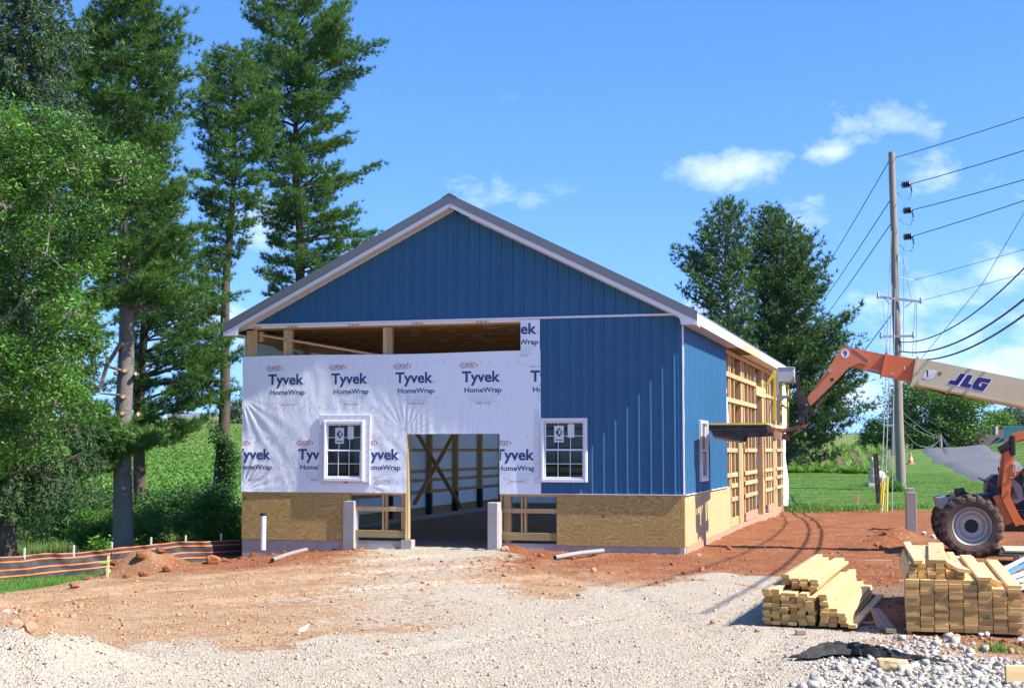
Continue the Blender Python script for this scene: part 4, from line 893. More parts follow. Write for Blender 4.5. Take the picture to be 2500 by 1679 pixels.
for c_, n in ((4,2),(5,2)):
    for r_ in range(n): lumber(B0, AB, .10+c_*.0935, .18+rnd.uniform(-.02,.05), .541+r_*.0386, .089, .038, 3.05, '%s two-by-four up, %s column on top of the larger stack' % (ORD[r_], ORD[c_]), GB)
zt = .541+4*.0386
lumber(B0, AB, .14, .10, zt+.002, .089, .038, 3.2, 'tilted two-by-four lying left on top of the larger stack', GB, ry=-.10, rz=.03); lumber(B0, AB, .335, .18, zt+.004, .184, .038, 3.0, 'widest board lying flat on top of the larger stack', GB, rz=-.02)
lumber(B0, AB, .055, .30, .565, .184, .038, 2.7, 'wide board standing on edge at the left of the larger stack', GB, ry=-1.25, rz=.02)
lumber(B0, AB, .60, .05, .62, .140, .038, 2.9, 'twisted board slanting over the larger stack\'s top', GB, rz=.13, ry=.16, rx=.012); lumber(B0, AB, .985, .22, .468, .089, .038, 2.6, 'board on edge along the larger stack\'s right half', GB, ry=-1.35, rz=.10)
lumber(B0, AB, .80, -.02, .543, .140, .038, 3.3, 'single loose board on the larger stack\'s sixth column', GB, rz=.012); lumber(B0, AB, .52, .42, .541+2*.0386+.002, .089, .038, 2.6, 'short two-by-four at the right of the top pile', GB, rz=.08)
m_dot = pm('green_paint_mark', (.22,.60,.12), .5)
for (c_, r_, dx) in ((5,11,.01),(5,4,.055),(4,0,.04)):
    k = Vector((BX[c_]+dx, -.026, r_*.0384+.020)); ca, sa = math.cos(AB), math.sin(AB)
    o = MB().lathe([(.007,0),(.013,0),(.013,.006),(.007,.006),(.007,0)], 14, 'y').build('paint_mark', m_dot, None, False, (B0.x+k.x*ca+k.y*sa, B0.y-k.x*sa+k.y*ca, B0.z+k.z), (0,0,-AB)); tag(o, 'green paint ring on board ends, %s of the larger stack' % ('upper right' if r_ == 11 else 'middle right' if r_ == 4 else 'bottom middle'), 'paint mark', 'green end marks')
for q, (lx, lab) in enumerate(((.2,'left skid beam under the larger lumber stack'),(2.4,'rear skid beam under the larger lumber stack'))): lumber((B0.x, B0.y, 0), AB+math.pi/2, -lx, -.03, .0, .09, .03, 1.2, lab, 'skids under the stacks', m_lumd, name='skid_board')
# loose boards by the stacks
o1 = gnd(2155, 1540); lumber((o1.x, o1.y, .03), .19, 0, 0, gz(o1.x, o1.y)-.02, .105, .04, 1.25, 'left of two brown boards on the ground between the stacks', 'loose boards between the stacks', m_lumd, rx=.055)
o1 = gnd(2176, 1545); lumber((o1.x, o1.y, .03), .13, 0, 0, gz(o1.x, o1.y)-.02, .105, .04, 1.20, 'right of two brown boards on the ground between the stacks', 'loose boards between the stacks', m_lumd, rx=.06)
for (px, py, ang, w_, h_, l_, lab) in ((1943,1546,1.5,.07,.05,.10,'small sawn block on gravel before the smaller stack'),(2082,1512,1.45,.05,.045,.16,'brown offcut right of the smaller stack'),(2095,1462,1.5,.07,.045,.28,'dark offcut on mud behind the smaller stack'),(2193,1420,1.45,.03,.03,.25,'thin grey stick behind the larger stack'),(2110,1362,1.5,.03,.02,.5,'thin pale stick on red soil behind the stacks')):
    c0 = gnd(px, py); lumber((c0.x, c0.y, gz(c0.x, c0.y)), ang, 0, 0, .0, w_, h_, l_, lab, 'offcuts', m_lumd, name='offcut')
c0 = gnd(2495, 1668); o = lumber((c0.x-.17, c0.y-.1, gz(c0.x, c0.y)+.02), 1.52, 0, 0, .0, .038, .14, 2.6, 'plank on edge in the bottom right corner', 'loose boards between the stacks', m_lum, name='lumber_board')

# ------------------------------------------------------------------ sheets and trim scraps beyond the larger stack
m_shing = pm('treated_plywood_sheet', (.50,.50,.30), .7, var=.12, scale=4, bump=.1, bscale=20); m_dsheet = pm('dark_sheet_edge', (.13,.12,.08), .8, var=.3, scale=5)
pc = gnd(2444, 1362)
for i in range(4):
    o = MB().bbox(0, 2.44, -1.1, .12, 0, .018).build('plywood_sheet', m_shing if i == 3 else m_dsheet, None, False, (pc.x+.02*i-.03, pc.y+.02*(i%2), .13+i*.022), (0, .0, -.33+.015*i)); tag(o, ['bottom dark sheet of the flat pile behind the larger stack','second sheet up of the flat pile by the wheel','third sheet up of the flat pile by the wheel','greenish plywood sheet topping the pile by the wheel'][i], 'sheet', 'flat sheet pile')
for i, lx in enumerate((.25, 1.6)): o = MB().bbox(-.045, .045, -1.1, .1, 0, .12).build('skid_board', m_lumd, None, False, (pc.x+lx*.95, pc.y-lx*.32, .01), (0,0,-.33)); tag(o, ['left timber block under the flat sheet pile','right timber block under the flat sheet pile'][i], 'board', 'skids under the stacks')
m_alu = pm('white_aluminium_trim', (.74,.76,.79), .35, .1, var=.06, scale=5); m_blutrim = pm('blue_trim_strip', (.07,.24,.52), .35); m_bottle = pm('clear_plastic', (.62,.66,.68), .15, var=.15, scale=14, spec=.7)
def strip(name, a, b, w_, h_, m, lab):
    pa, pb_ = Vector(a), Vector(b); o = empty(name, (pa+pb_)/2); c_ = (pa+pb_)/2; MB().bar(pa-c_, pb_-c_, w_, h_).build('channel', m, o); MB().bar(pa-c_+Vector((0,0,h_*.8)), pb_-c_+Vector((0,0,h_*.8)), w_*.18, h_*.9).build('lip', m, o); tag(o, lab, 'trim strip', 'trim scraps beside the larger stack'); return o
gA = lambda px, py, z: (lambda q: (q.x, q.y, z))(gnd(px, py, z))
strip('metal_channel', gA(2438,1396,.30), gA(2540,1345,.30), .045, .03, m_alu, 'long white trim strip leaning over the scrap pile'); strip('metal_channel', gA(2449,1404,.27), gA(2540,1360,.27), .05, .03, m_blutrim, 'blue trim strip in the scrap pile'); strip('metal_channel', gA(2458,1412,.2), gA(2540,1385,.22), .13, .02, m_alu, 'broad white trim strip in the scrap pile'); strip('metal_channel', gA(2466,1425,.14), gA(2545,1398,.16), .12, .02, m_alu, 'lower white trim strip in the scrap pile'); strip('metal_channel', gA(2472,1440,.05), gA(2545,1422,.06), .10, .02, m_alu, 'lowest white trim strip on the mud')
strip('metal_channel', gA(2480,1434,.08), gA(2545,1410,.1), .06, .03, m_lum, 'pale wooden strip under the scrap trim')
b0 = Vector(gA(2474,1421,.19)); bt = empty('plastic_bottle', b0, -.4); tag(bt, 'clear crushed plastic bottle lying on the scrap trim', 'bottle'); MB().tube([(-.11,0,0),(-.09,0,0),(.05,0,.004),(.10,0,.008),(.13,0,.01)], [.02,.036,.037,.03,.014], 14).build('body', m_bottle, bt, True); MB().tube([(.125,0,.01),(.15,0,.012)], .015, 12).build('cap', m_alu, bt)

# ------------------------------------------------------------------ weathered square posts on the far soil
m_grey = wood('weathered_grey_post', (.40,.36,.30), (.25,.22,.18), 'z', orand=.05, grey=.45)
for (pl, pr, pt, pb, d, lab) in ((2213,2239,1201,1296,33.6,'nearer weathered grey wooden post beside the big wheel'),(2210,2233,1191,1285,35.2,'farther grey wooden post peeking behind its twin')):
    c0 = at((pl+pr)/2, pb, d); w_ = (pr-pl)/FPX*d*.9; h = at(0, pt, d).z; o = MB().bbox(-w_/2, w_/2, -.09, .09, -.5, h-gz(c0.x, c0.y), .01).build('wooden_post', m_grey, None, False, (c0.x, d, gz(c0.x, c0.y)), (0,.0,-.2)); tag(o, lab, 'post', 'weathered wooden posts')

# ------------------------------------------------------------------ landscape fabric and flat rock bottom right
m_fab = pm('black_landscape_fabric', (.030,.029,.028), .85, var=.3, scale=14, bump=.6, bscale=60, spec=.2, dirt=(.14,.12,.10), dirt_amt=.4)
lc = [gnd(*q) for q in ((1925,1612),(1965,1610),(2010,1600),(2060,1596),(2110,1600),(2160,1606),(2200,1611),(2260,1617),(2320,1624))]
wd = [.02,.10,.17,.20,.19,.15,.10,.05,.02]; fv = []; NF = 60; NC = 22
lcx = np.array([[q.x, q.y] for q in lc]); tq = np.linspace(0, len(lc)-1, NF); fx = np.stack([np.interp(tq, range(len(lc)), lcx[:,i]) for i in (0,1)], 1); fw_ = np.interp(tq, range(len(lc)), wd)
for i in range(NF):
    for j in range(NC):
        s = j/(NC-1)*2-1; x, y = fx[i,0]+.04*math.sin(i*.5)*s, fx[i,1]+s*fw_[i]*1.15
        z = float(base_z(np.array([x]), np.array([y]))[0])+.035+fw_[i]*(.16*math.exp(-(s*1.4)**2)+.26*abs(math.sin(s*6+i*.16+.8*math.sin(i*.23)))*math.exp(-s*s*.6)+.10*math.sin(s*15+i*.6)+.10*math.sin(i*.9+s*3))*(1 if abs(s) < .97 else .2); fv.append((x-fx[30,0], y-fx[30,1], z))
fm = MB(); fm.add(fv, [(i*NC+j, (i+1)*NC+j, (i+1)*NC+j+1, i*NC+j+1) for i in range(NF-1) for j in range(NC-1)]); o = fm.build('landscape_fabric', m_fab, None, True, (fx[30,0], fx[30,1], 0)); tag(o, 'crumpled strip of black landscape fabric on the gravel', 'fabric')
def rock_mesh(name, sx, sy, sz, seed, m, sub=3, rough=.22, flat=False):
    bm = bmesh.new(); bmesh.ops.create_icosphere(bm, subdivisions=sub, radius=1); rr = random.Random(seed); pl = []
    for _ in range(9 if flat else 7): n = Vector((rr.gauss(0,1), rr.gauss(0,1), rr.gauss(0,1))).normalized(); pl.append((n, rr.uniform(.62,.88)))
    if flat: pl += [(Vector((0,0,1)), .6), (Vector((0,0,-1)), .6)]
    for v in bm.verts:
        for n, d in pl:
            k = v.co.dot(n)
            if k > d: v.co -= n*(k-d)
        nn = mnoise.noise(v.co*2.1+Vector((seed,0,0)))*rough*.6+mnoise.noise(v.co*6+Vector((0,seed,0)))*rough*.22; v.co *= 1+nn; v.co = Vector((v.co.x*sx, v.co.y*sy, v.co.z*sz))
    me = bpy.data.meshes.new(name); bm.to_mesh(me); bm.free(); me.materials.append(m); return me
m_tanrock = pm('tan_sandstone', (.50,.36,.18), .9, var=.3, scale=7, bump=.8, bscale=18, spec=.15, dirt=(.33,.27,.2), dirt_amt=.5); m_redrock = pm('reddish_rock', (.44,.25,.15), .9, var=.25, scale=5, bump=.6, bscale=22, spec=.15, orand=.2); m_palerock = pm('pale_limestone', (.50,.465,.40), .9, var=.2, scale=6, bump=.5, bscale=24, spec=.15, orand=.12); m_clod = pm('red_clay_clod', (.27,.105,.050), .95, var=.3, scale=8, bump=.8, bscale=26, spec=.1, orand=.2)
c0 = gnd(2187, 1640); o = link('flat_rock', rock_mesh('flat_rock', .19, .11, .085, 5, m_tanrock, 4, .16, True), None, (c0.x, c0.y+.05, .055), (0,.03,.1)); tag(o, 'flat tan rock resting on the black fabric strip', 'rock')
# ================================================================== telehandler
TPH = .22; TORG = Vector((8.80, 27.75)); TUX = Vector((math.cos(TPH), -math.sin(TPH))); TVX = Vector((math.sin(TPH), math.cos(TPH)))
TZ = -.03
def tl(px, py, c=0.0):
    a, z = plane(px, py, TORG+TVX*c, TUX); return (a, z-TZ)
tele = empty('telehandler', (TORG.x, TORG.y, TZ), -TPH); tag(tele, 'orange and cream telehandler with its boom reaching left to the barn', 'telehandler')
def paint(name, c, dirt=(.35,.22,.15), amt=.3, rough=.38): return pm(name, c, rough, var=.08, scale=1.6, spec=.5, dirt=dirt, dirt_amt=amt)
m_ora = paint('orange_paint', (.68,.135,.018)); m_orf = paint('faded_orange_paint', (.60,.185,.075), rough=.55); m_crm = paint('cream_paint', (.55,.49,.30), (.40,.30,.18), .25); m_dgr = paint('dark_grey_paint', (.045,.048,.055), (.20,.14,.10), .3, .5); m_mgr = paint('mid_grey_paint', (.17,.18,.19), (.25,.18,.13), .3, .5)
m_blk = pm('black_steel', (.022,.023,.025), .45, .2, var=.3, scale=6, dirt=(.22,.11,.06), dirt_amt=.45); m_rust = pm('rusty_steel', (.24,.11,.055), .75, var=.35, scale=7, bump=.3, bscale=30); m_tyre = pm('dusty_tyre', (.105,.075,.055), .9, var=.35, scale=3.5, bump=.5, bscale=30, spec=.15, dirt=(.26,.17,.11), dirt_amt=.6); m_rim = pm('silver_rim', (.45,.41,.36), .42, .5, var=.15, scale=4, dirt=(.30,.20,.13), dirt_amt=.5); m_hub = pm('black_hub', (.016,.016,.017), .5); m_galv_w = pm('worn_bare_steel', (.42,.38,.34), .5, .4, var=.3, scale=14); m_logo = pm('navy_decal', (.028,.022,.135), .4, var=.03); m_decw = pm('white_decal', (.72,.72,.76), .4, var=.03); m_chrome = pm('steel_rod', (.55,.55,.56), .25, .9, var=.1, scale=5)
def wheel(name, x, y, R_=.585, w_=.42, steer=0.0, seed=0):
    """tyre facing -y; the child meshes sit at the axle"""
    wo = empty(name, (0,0,0)); wo.parent = tele; wo.location = (x, y, R_-.035); wo.rotation_euler = (0, random.Random(seed).random(), steer)
    # the wheel itself is the tyre mesh so that rim and hub are its sub-parts
    bpy.data.objects.remove(wo)
    hw = w_/2; t = MB()
    prof = [(R_*.60,-hw*.80),(R_*.66,-hw*.96),(R_*.78,-hw*1.02),(R_*.88,-hw*.97),(R_*.925,-hw*.86),(R_*.935,-hw*.5),(R_*.935,hw*.5),(R_*.925,hw*.86),(R_*.88,hw*.97),(R_*.78,hw*1.02),(R_*.66,hw*.96),(R_*.60,hw*.80),(R_*.60,-hw*.80)]
    t.lathe(prof, 56, 'y')
    n = 19
    for k in range(n):                                    # traction lugs, chevron pattern, wrapping the shoulder
        for s in (-1, 1):
            g0 = 2*math.pi*(k+(.5 if s > 0 else 0))/n; vs = []
            for (yy, gg, ro, ri, wd_) in ((0.03, .16, 1.0, .925, .055), (.55, .07, 1.0, .925, .062), (.93, .0, .985, .90, .075), (1.04, -.01, .90, .80, .075)):
                for dg in (-wd_, wd_):
                    for rr_ in (ri, ro): g_ = g0+gg+dg; vs.append((R_*rr_*math.cos(g_), s*yy*hw, R_*rr_*math.sin(g_)))
            fs = []
            for i in range(3):
                b = i*4; c_ = b+4; fs += [(b+1,c_+1,c_+3,b+3),(b,c_,c_+1,b+1),(b+2,b+3,c_+3,c_+2),(b,b+2,c_+2,c_)]
            fs += [(0,1,3,2),(12,14,15,13)]; t.add(vs, fs)
    ty = t.build('wheel', m_tyre, tele, False, (x, y, R_-.035), (0, seed*.37, steer))
    rim = MB(); rr = R_*.605
    rim.lathe([(rr,-hw*.80),(rr*1.02,-hw*.88),(rr*.99,-hw*.90),(rr*.93,-hw*.80),(rr*.90,-hw*.55),(rr*.84,-hw*.50),(rr*.80,-hw*.62),(rr*.70,-hw*.60),(rr*.66,-hw*.42),(rr*.62,-hw*.40),(rr*.58,-hw*.46),(rr*.36,-hw*.46),(rr*.36,hw*.3)], 48, 'y'); rim.build('rim', m_rim, ty, True)
    MB().lathe([(.001,-hw*.38),(rr*.30,-hw*.40),(rr*.36,-hw*.44),(rr*.365,-hw*.2)], 32, 'y').build('hub', m_hub, ty, True)
    for k in range(10):
        g_ = 2*math.pi*k/10; MB().lathe([(.001,-.022),(.016,-.022),(.018,0)], 6, 'y', (rr*.49*math.cos(g_), -hw*.46, rr*.49*math.sin(g_))).build('wheel_nut', m_rim, ty)
    return ty
wheel('wheel', 0, -1.0, seed=1); wheel('wheel', 0, 1.0, seed=2); wheel('wheel', 3.05, -1.0, seed=3); wheel('wheel', 3.05, 1.0, seed=4)
def poly(pts, c): return [tl(px, py, c) for px, py in pts]
def plate(name, pts, c0, c1, m, bev=0.0):
    return MB().prism(poly(pts, c0), c0, c1).build(name, m, tele)
A3 = lambda x, y: (1920+x/6.486, 820+y/6.486); J8 = lambda x, y: (2220+x/8.339, 860+y/8.339); C5 = lambda x, y: (2380+x/5.6, 1040+y/5.6); ZA = lambda x, y: (1740+x/6.533, 860+y/6.533)
# boom: three telescoping sections and the goose-neck head
bt0, bt1 = tl(*J8(180,115), -.26), tl(*J8(2335,550), -.26); bb0, bb1 = tl(*J8(60,625), -.26), tl(*J8(2335,1090), -.26)
ext = 2.5/(bt1[0]-bt0[0]); BT = (bt1[0]+(bt1[0]-bt0[0])*ext, bt1[1]+(bt1[1]-bt0[1])*ext); BB = (bb1[0]+(bb1[0]-bb0[0])*ext, bb1[1]+(bb1[1]-bb0[1])*ext)
boom = MB().prism([bt0, BT, BB, bb0], -.26, .20).build('boom_section', m_crm, tele); boom['label'] = 'cream outer boom section with navy lettering'
MB().prism([(bb0[0],bb0[1]-.001), (BB[0],BB[1]-.001), (BB[0],BB[1]-.055), (bb0[0]+.05,bb0[1]-.05)], -.285, .225).build('boom_flange', paint('cream_underside', (.42,.27,.11), (.3,.18,.09), .5), tele)
c_ = [J8(165,68), J8(195,100), J8(85,690), J8(20,690), J8(48,600), J8(130,130)]; plate('boom_collar', c_, -.295, .235, m_crm)
plate('boom_section', [A3(1570,285), A3(2060,375), A3(1990,730), A3(1505,620)], -.215, .155, m_ora)
plate('boom_collar', [A3(1575,245), A3(1605,262), A3(1525,640), A3(1490,665), A3(1500,600)], -.245, .185, m_orf)
plate('boom_section', [A3(1020,185), A3(1580,298), A3(1530,600), A3(990,480)], -.175, .115, m_ora)
head = plate('boom_head', [A3(885,172), A3(960,176), A3(1050,196), A3(1290,370), A3(1302,405), A3(1285,440), A3(1240,445), A3(1140,424), A3(1060,470), A3(1030,484), A3(1000,488), A3(965,515), A3(870,620), A3(640,850), A3(380,1105), A3(350,1050), A3(330,975), A3(540,680), A3(700,455), A3(845,215)], -.205, .145, m_orf)
plate('boom_weld_lip', [A3(1050,196), A3(1060,192), A3(1300,366), A3(1312,405), A3(1292,450), A3(1240,455), A3(1240,445), A3(1285,440), A3(1302,405), A3(1290,370)], -.215, -.206, paint('pale_orange_edge', (.68,.33,.20)))
ci = lambda cx, cy, r, n=22: [(cx+r*math.cos(2*math.pi*k/n), cy+r*math.sin(2*math.pi*k/n)) for k in range(n)]
MB().prism([tl(*q, -.205) for q in ci(*A3(928,280), 10.6)], -.2085, -.2055).build('decal', m_decw, head)
def decal_text(s, px, py, hpx, c, m, par, bold=.03, sh=0.0, wpx=None):
    vs, fs = text_cached('dt'+s, s, 1.0, bold); zs = [v.y for v in vs]; xs = [v.x for v in vs]; k = 1/(max(zs)-min(zs)); vs = [(v.x*k-(max(xs))*k/2, (v.y-min(zs))*k-.5) for v in vs]
    mb = MB(); cen = tl(px, py, c); hm = abs(tl(px, py-hpx/2, c)[1]-tl(px, py+hpx/2, c)[1])
    mb.add([(cen[0]+x*hm, c-.0045, cen[1]+y*hm) for x, y in vs], [tuple(f) for f in fs]); return mb.build('numeral', m, par)
decal_text('9', *A3(928,280), 15.5, -.2055, m_logo, head); decal_text('1', *A3(1870,508), 9.5, -.2155, m_decw, boom)
plate('pin', ci(*A3(690,555), 3.6), -.26, -.2, m_rim); plate('pin_hole', ci(*A3(722,690), 4.2), -.2075, -.2052, m_hub); plate('boss', ci(*J8(620,432), 4.6), -.2635, -.2605, m_rust)
# gauge and maker's lettering on the boom
o = MB().prism(poly([J8(345,345), J8(555,372), J8(535,430), J8(500,490), J8(450,530), J8(385,550), J8(320,545), J8(265,520), J8(290,460), J8(320,400)], -.26), -.264, -.2605).build('angle_gauge', m_decw, boom)
MB().prism(poly([J8(345,355), J8(378,358), J8(380,480), J8(366,518), J8(352,480)], -.26), -.30, -.290).build('gauge_needle', m_blk, boom)
tkm = MB()
for k in range(7): g_ = k/6; x_, y_ = 300+200*g_, 512-100*g_**2; tkm.prism(poly([J8(x_,y_), J8(x_+10,y_), J8(x_+10,y_+12), J8(x_,y_+12)], -.26), -.2665, -.2645)
o = tkm.build('gauge_marks', m_logo, boom); o['kind'] = 'stuff'
LJ = [(1045,425),(1150,445),(1010,640),(985,668),(950,672),(780,632),(835,558),(935,575)]
LL = [(1188,450),(1298,470),(1198,632),(1272,652),(1232,730),(1022,684)]
LG = [(1440,508),(1680,548),(1622,630),(1478,602),(1440,622),(1412,668),(1418,684),(1462,692),(1485,660),(1458,655),(1480,622),(1608,650),(1505,790),(1310,750),(1282,728),(1277,690),(1365,548),(1395,518)]
for L_ in (LJ, LL, LG):
    def face_mesh(pts, c, name, m):
        bm = bmesh.new(); vs = [bm.verts.new((a, c, z)) for a, z in [tl(*J8(x,y), -.26) for x, y in pts]]; f_ = bm.faces.new(vs); me = bpy.data.meshes.new(name); bm.to_mesh(me); bm.free(); me.materials.append(m); return link(name, me, boom)
    face_mesh(L_, -.2655, 'letter', m_logo)
OUT = [(1035,412),(1310,460),(1318,478),(1222,618),(1290,635),(1352,540),(1395,500),(1440,494),(1708,538),(1515,806),(1300,764),(1265,738),(1245,748),(985,692),(945,688),(752,642),(825,545),(930,562)]
bm = bmesh.new(); vs = [bm.verts.new((a, -.2625, z)) for a, z in [tl(*J8(x,y), -.26) for x, y in OUT]]; f_ = bm.faces.new(vs); me = bpy.data.meshes.new('lettering_ground'); bm.to_mesh(me); bm.free(); me.materials.append(m_decw); link('lettering_ground', me, boom)
# black quick-attach carriage, links and cylinder
plate('carriage', [A3(155,600), A3(205,620), A3(240,860), A3(270,930), A3(330,990), A3(370,1110), A3(330,1230), A3(300,1300), A3(345,1400), A3(190,1405), A3(185,1200), A3(158,900)], -.30, -.22, m_blk); plate('carriage', [A3(155,600), A3(205,620), A3(240,860), A3(300,1000), A3(330,1230), A3(330,1380), A3(190,1400), A3(185,1200), A3(158,900)], .16, .24, m_blk)
plate('carriage_bar', [A3(160,1180), A3(320,1180), A3(340,1395), A3(195,1395)], -.21, .15, m_blk); plate('pivot', ci(*A3(315,1085), 6.2), -.345, -.30, m_blk); plate('pivot', ci(*A3(430,1230), 5.4), -.33, -.20, m_blk); plate('pivot', ci(*A3(318,1088), 2.4), -.36, -.345, m_rim)
p0, p1 = tl(*A3(365,1110), -.2), tl(*A3(432,1232), -.2); MB().bar((p0[0],-.25,p0[1]), (p1[0],-.25,p1[1]), .05, .07, (0,1,0)).build('link_arm', m_blk, tele)
p0, p1 = tl(*A3(560,970), -.1), tl(*A3(440,1200), -.1); MB().tube([(p0[0],-.03,p0[1]), (p1[0],-.03,p1[1])], .028, 12).build('tilt_cylinder', m_chrome, tele)
plate('carriage_foot', [A3(190,1395), A3(345,1395), A3(325,1420), A3(280,1445), A3(215,1432)], -.32, .25, m_rust)
p0 = tl(*ZA(1085,1235), -.1); p1 = tl(*ZA(1400,1190), -.1)
for yy in (-.75, .55): MB().prism([tl(*ZA(1400,1165), -.1), tl(*ZA(1400,1240), -.1), tl(*ZA(1090,1280), -.1), (p0[0]-1.15, p0[1]-.03), (p0[0]-1.15, p0[1]+.02), tl(*ZA(1090,1235), -.1)], yy, yy+.12).build('fork', m_rust if yy < 0 else m_blk, tele)
MB().box(tl(*A3(240,1300), 0)[0]-.05, tl(*A3(240,1300), 0)[0]+.05, -.8, .72, tl(*A3(240,1390), 0)[1], tl(*A3(240,1300), 0)[1]).build('fork_rail', m_blk, tele)
# hydraulic hoses and hazard decals
def hose(pts, c, r=.014): return MB().tube([(a, c, z) for a, z in [tl(px, py, c) for px, py in pts]], r, 7).build('hose', m_hub, tele, True)
hose([J8(300,720), J8(700,830), J8(760,860), J8(830,850), J8(1100,905)], -.1); hose([A3(1500,640), A3(1480,600), A3(1200,530), A3(1040,505), A3(960,560), A3(700,830), A3(560,970)], .02, .012); hose([A3(560,970), A3(500,1120), A3(400,1180), A3(330,1150)], -.24, .012)
m_dec_y = pm('yellow_decal', (.78,.60,.04), .45, var=.04)
for q in ([A3(1640,575), A3(1715,590), A3(1712,625), A3(1635,610)], ): plate('wear_patch', q, -.2175, -.2155, m_galv_w)
for q in ([A3(1330,520), A3(1470,548), A3(1462,565), A3(1320,540)], ): plate('wear_patch', q, -.1775, -.1755, m_galv_w)
# chassis
MB().bbox(-.25, 3.6, -.46, .46, .42, .82, .04).build('chassis', m_dgr, tele); MB().tube([(0,-.82,.55),(0,.82,.55)], .13, 16).build('axle', m_dgr, tele, True); MB().tube([(3.05,-.82,.55),(3.05,.82,.55)], .13, 16).build('axle', m_dgr, tele, True)
D5 = lambda x, y: (2240+x/4.354, 1040+y/4.354)
plate('front_bumper', [D5(210,765), D5(300,748), D5(325,775), D5(315,850), D5(275,895), D5(225,865)], -.62, .62, m_mgr); plate('frame_nose', [D5(300,790), D5(300,770), D5(900,700), D5(930,800), D5(600,840), D5(330,880)], -.42, .42, m_dgr)
for yy in (-.34, .22): plate('boom_rest', [D5(385,665), D5(490,650), D5(528,735), D5(410,745)], yy, yy+.12, m_blk)
MB().tube([(tl(*D5(438,705), 0)[0], -.4, tl(*D5(438,705), 0)[1]), (tl(*D5(438,705), 0)[0], .34, tl(*D5(438,705), 0)[1])], .07, 14).build('boom_rest_roller', m_blk, tele, True)
plate('engine_cover', [(2408,1196), (2412,1172), (2430,1158), (2450,1158), (2560,1165), (2640,1190), (2640,1260), (2500,1270), (2440,1250)], .25, .95, m_dgr)
plate('fender', [C5(40,705), C5(60,700), C5(330,830), C5(400,860), C5(395,945), C5(320,935), C5(200,800)], -.98, -.86, m_blk); plate('fender', [C5(215,730), C5(330,680), C5(345,850), C5(215,900)], .50, .95, m_dgr)
# cab: roll-over posts, roof hoop, dash, seat, wheel
def tubepath(name, pts, c, r, m, n=8):
    return MB().tube([(a, c, z) for a, z in [tl(px, py, c) for px, py in pts]], r, n).build(name, m, tele, True)
def hoop(pts, c, w_, m):
    q = [tl(px, py, c) for px, py in pts]; out = []
    for i in range(len(q)):
        a, b = Vector(q[max(i-1,0)]), Vector(q[min(i+1,len(q)-1)]); t = (b-a).normalized(); n_ = Vector((-t.y, t.x)); out.append((Vector(q[i])+n_*w_, Vector(q[i])-n_*w_))
    mb = MB()
    for i in range(len(q)-1): mb.prism([tuple(out[i][0]), tuple(out[i+1][0]), tuple(out[i+1][1]), tuple(out[i][1])], c-.05, c+.05)
    return mb
NEAR = [C5(900,108), C5(672,118), C5(580,138), C5(520,170), C5(492,225), C5(485,330), C5(462,560), C5(440,740), C5(425,860), C5(420,950), C5(440,1010), C5(520,1170), C5(608,1345)]
hp = hoop(NEAR, -.98, .075, m_ora); hp.build('cab_post', m_ora, tele); FAR = [C5(900,150), C5(660,150), C5(540,175), C5(450,230), C5(420,340), C5(395,560), C5(365,780), C5(360,830)]
hoop(FAR, -.22, .07, m_ora).build('cab_post', m_ora, tele)
hoop([C5(330,930), C5(400,1100), C5(500,1320)], -.90, .12, m_ora).build('cab_panel', m_ora, tele)
n0 = [tl(*q, -.98) for q in (C5(900,108), C5(900,1345))]; xr = n0[0][0]+.55; zt_ = n0[0][1]
for c_ in (-.98, -.22): MB().box(xr-.05, xr+.05, c_-.05, c_+.05, .55, zt_).build('cab_post', m_ora, tele); MB().box(tl(*C5(880,108), c_)[0], xr, c_-.049, c_+.049, zt_-.06, zt_+.05).build('roof_rail', m_ora, tele)
MB().box(tl(*C5(580,138), -.6)[0], xr, -.92, -.28, zt_-.02, zt_+.03).build('cab_roof', m_ora, tele)
plate('cab_sill', [C5(608,1345), C5(520,1120), C5(672,1300), C5(1000,1300), C5(1000,1360), C5(700,1350)], -1.0, -.90, m_ora); plate('cab_floor', [C5(600,1340), C5(1000,1340), C5(1000,1300), C5(560,1300)], -.89, -.25, m_dgr)
plate('dash', [C5(470,760), C5(530,720), C5(640,820), C5(672,1000), C5(560,1065), C5(480,1000), C5(460,930)], -.86, -.34, m_mgr); plate('dash_screen', [C5(480,850), C5(525,830), C5(590,990), C5(500,1000)], -.875, -.861, m_blk)
plate('seat', [C5(760,1000), C5(1000,980), C5(1000,1080), C5(760,1100)], -.80, -.38, m_hub); plate('seat_back', [C5(960,560), C5(1030,560), C5(1000,985), C5(930,985)], -.80, -.38, m_hub)
a_, z_ = tl(*C5(640,650), -.6); MB().tube([(a_+.02, -.6, z_-.25), (a_, -.6, z_)], .03, 10).build('steering_column', m_blk, tele); rg_ = [(a_+.17*math.sin(g_)*.45, -.6+.19*math.cos(g_), z_+.17*math.sin(g_)*.55+.02) for g_ in np.linspace(0, 2*math.pi, 19)]; MB().tube(rg_, .016, 8, False).build('steering_wheel', m_blk, tele, True)
MB().tube([(a, -1.04, z) for a, z in [tl(*q, -1.0) for q in (C5(500,515), C5(540,515), C5(552,535), C5(545,640), C5(535,690), C5(520,702), C5(480,700))]], .016, 8).build('grab_handle', m_orf, tele, True); MB().tube([(a, -1.04, z) for a, z in [tl(*q, -1.0) for q in (C5(455,872), C5(470,875), C5(465,915), C5(445,918))]], .01, 6).build('door_latch', m_orf, tele)
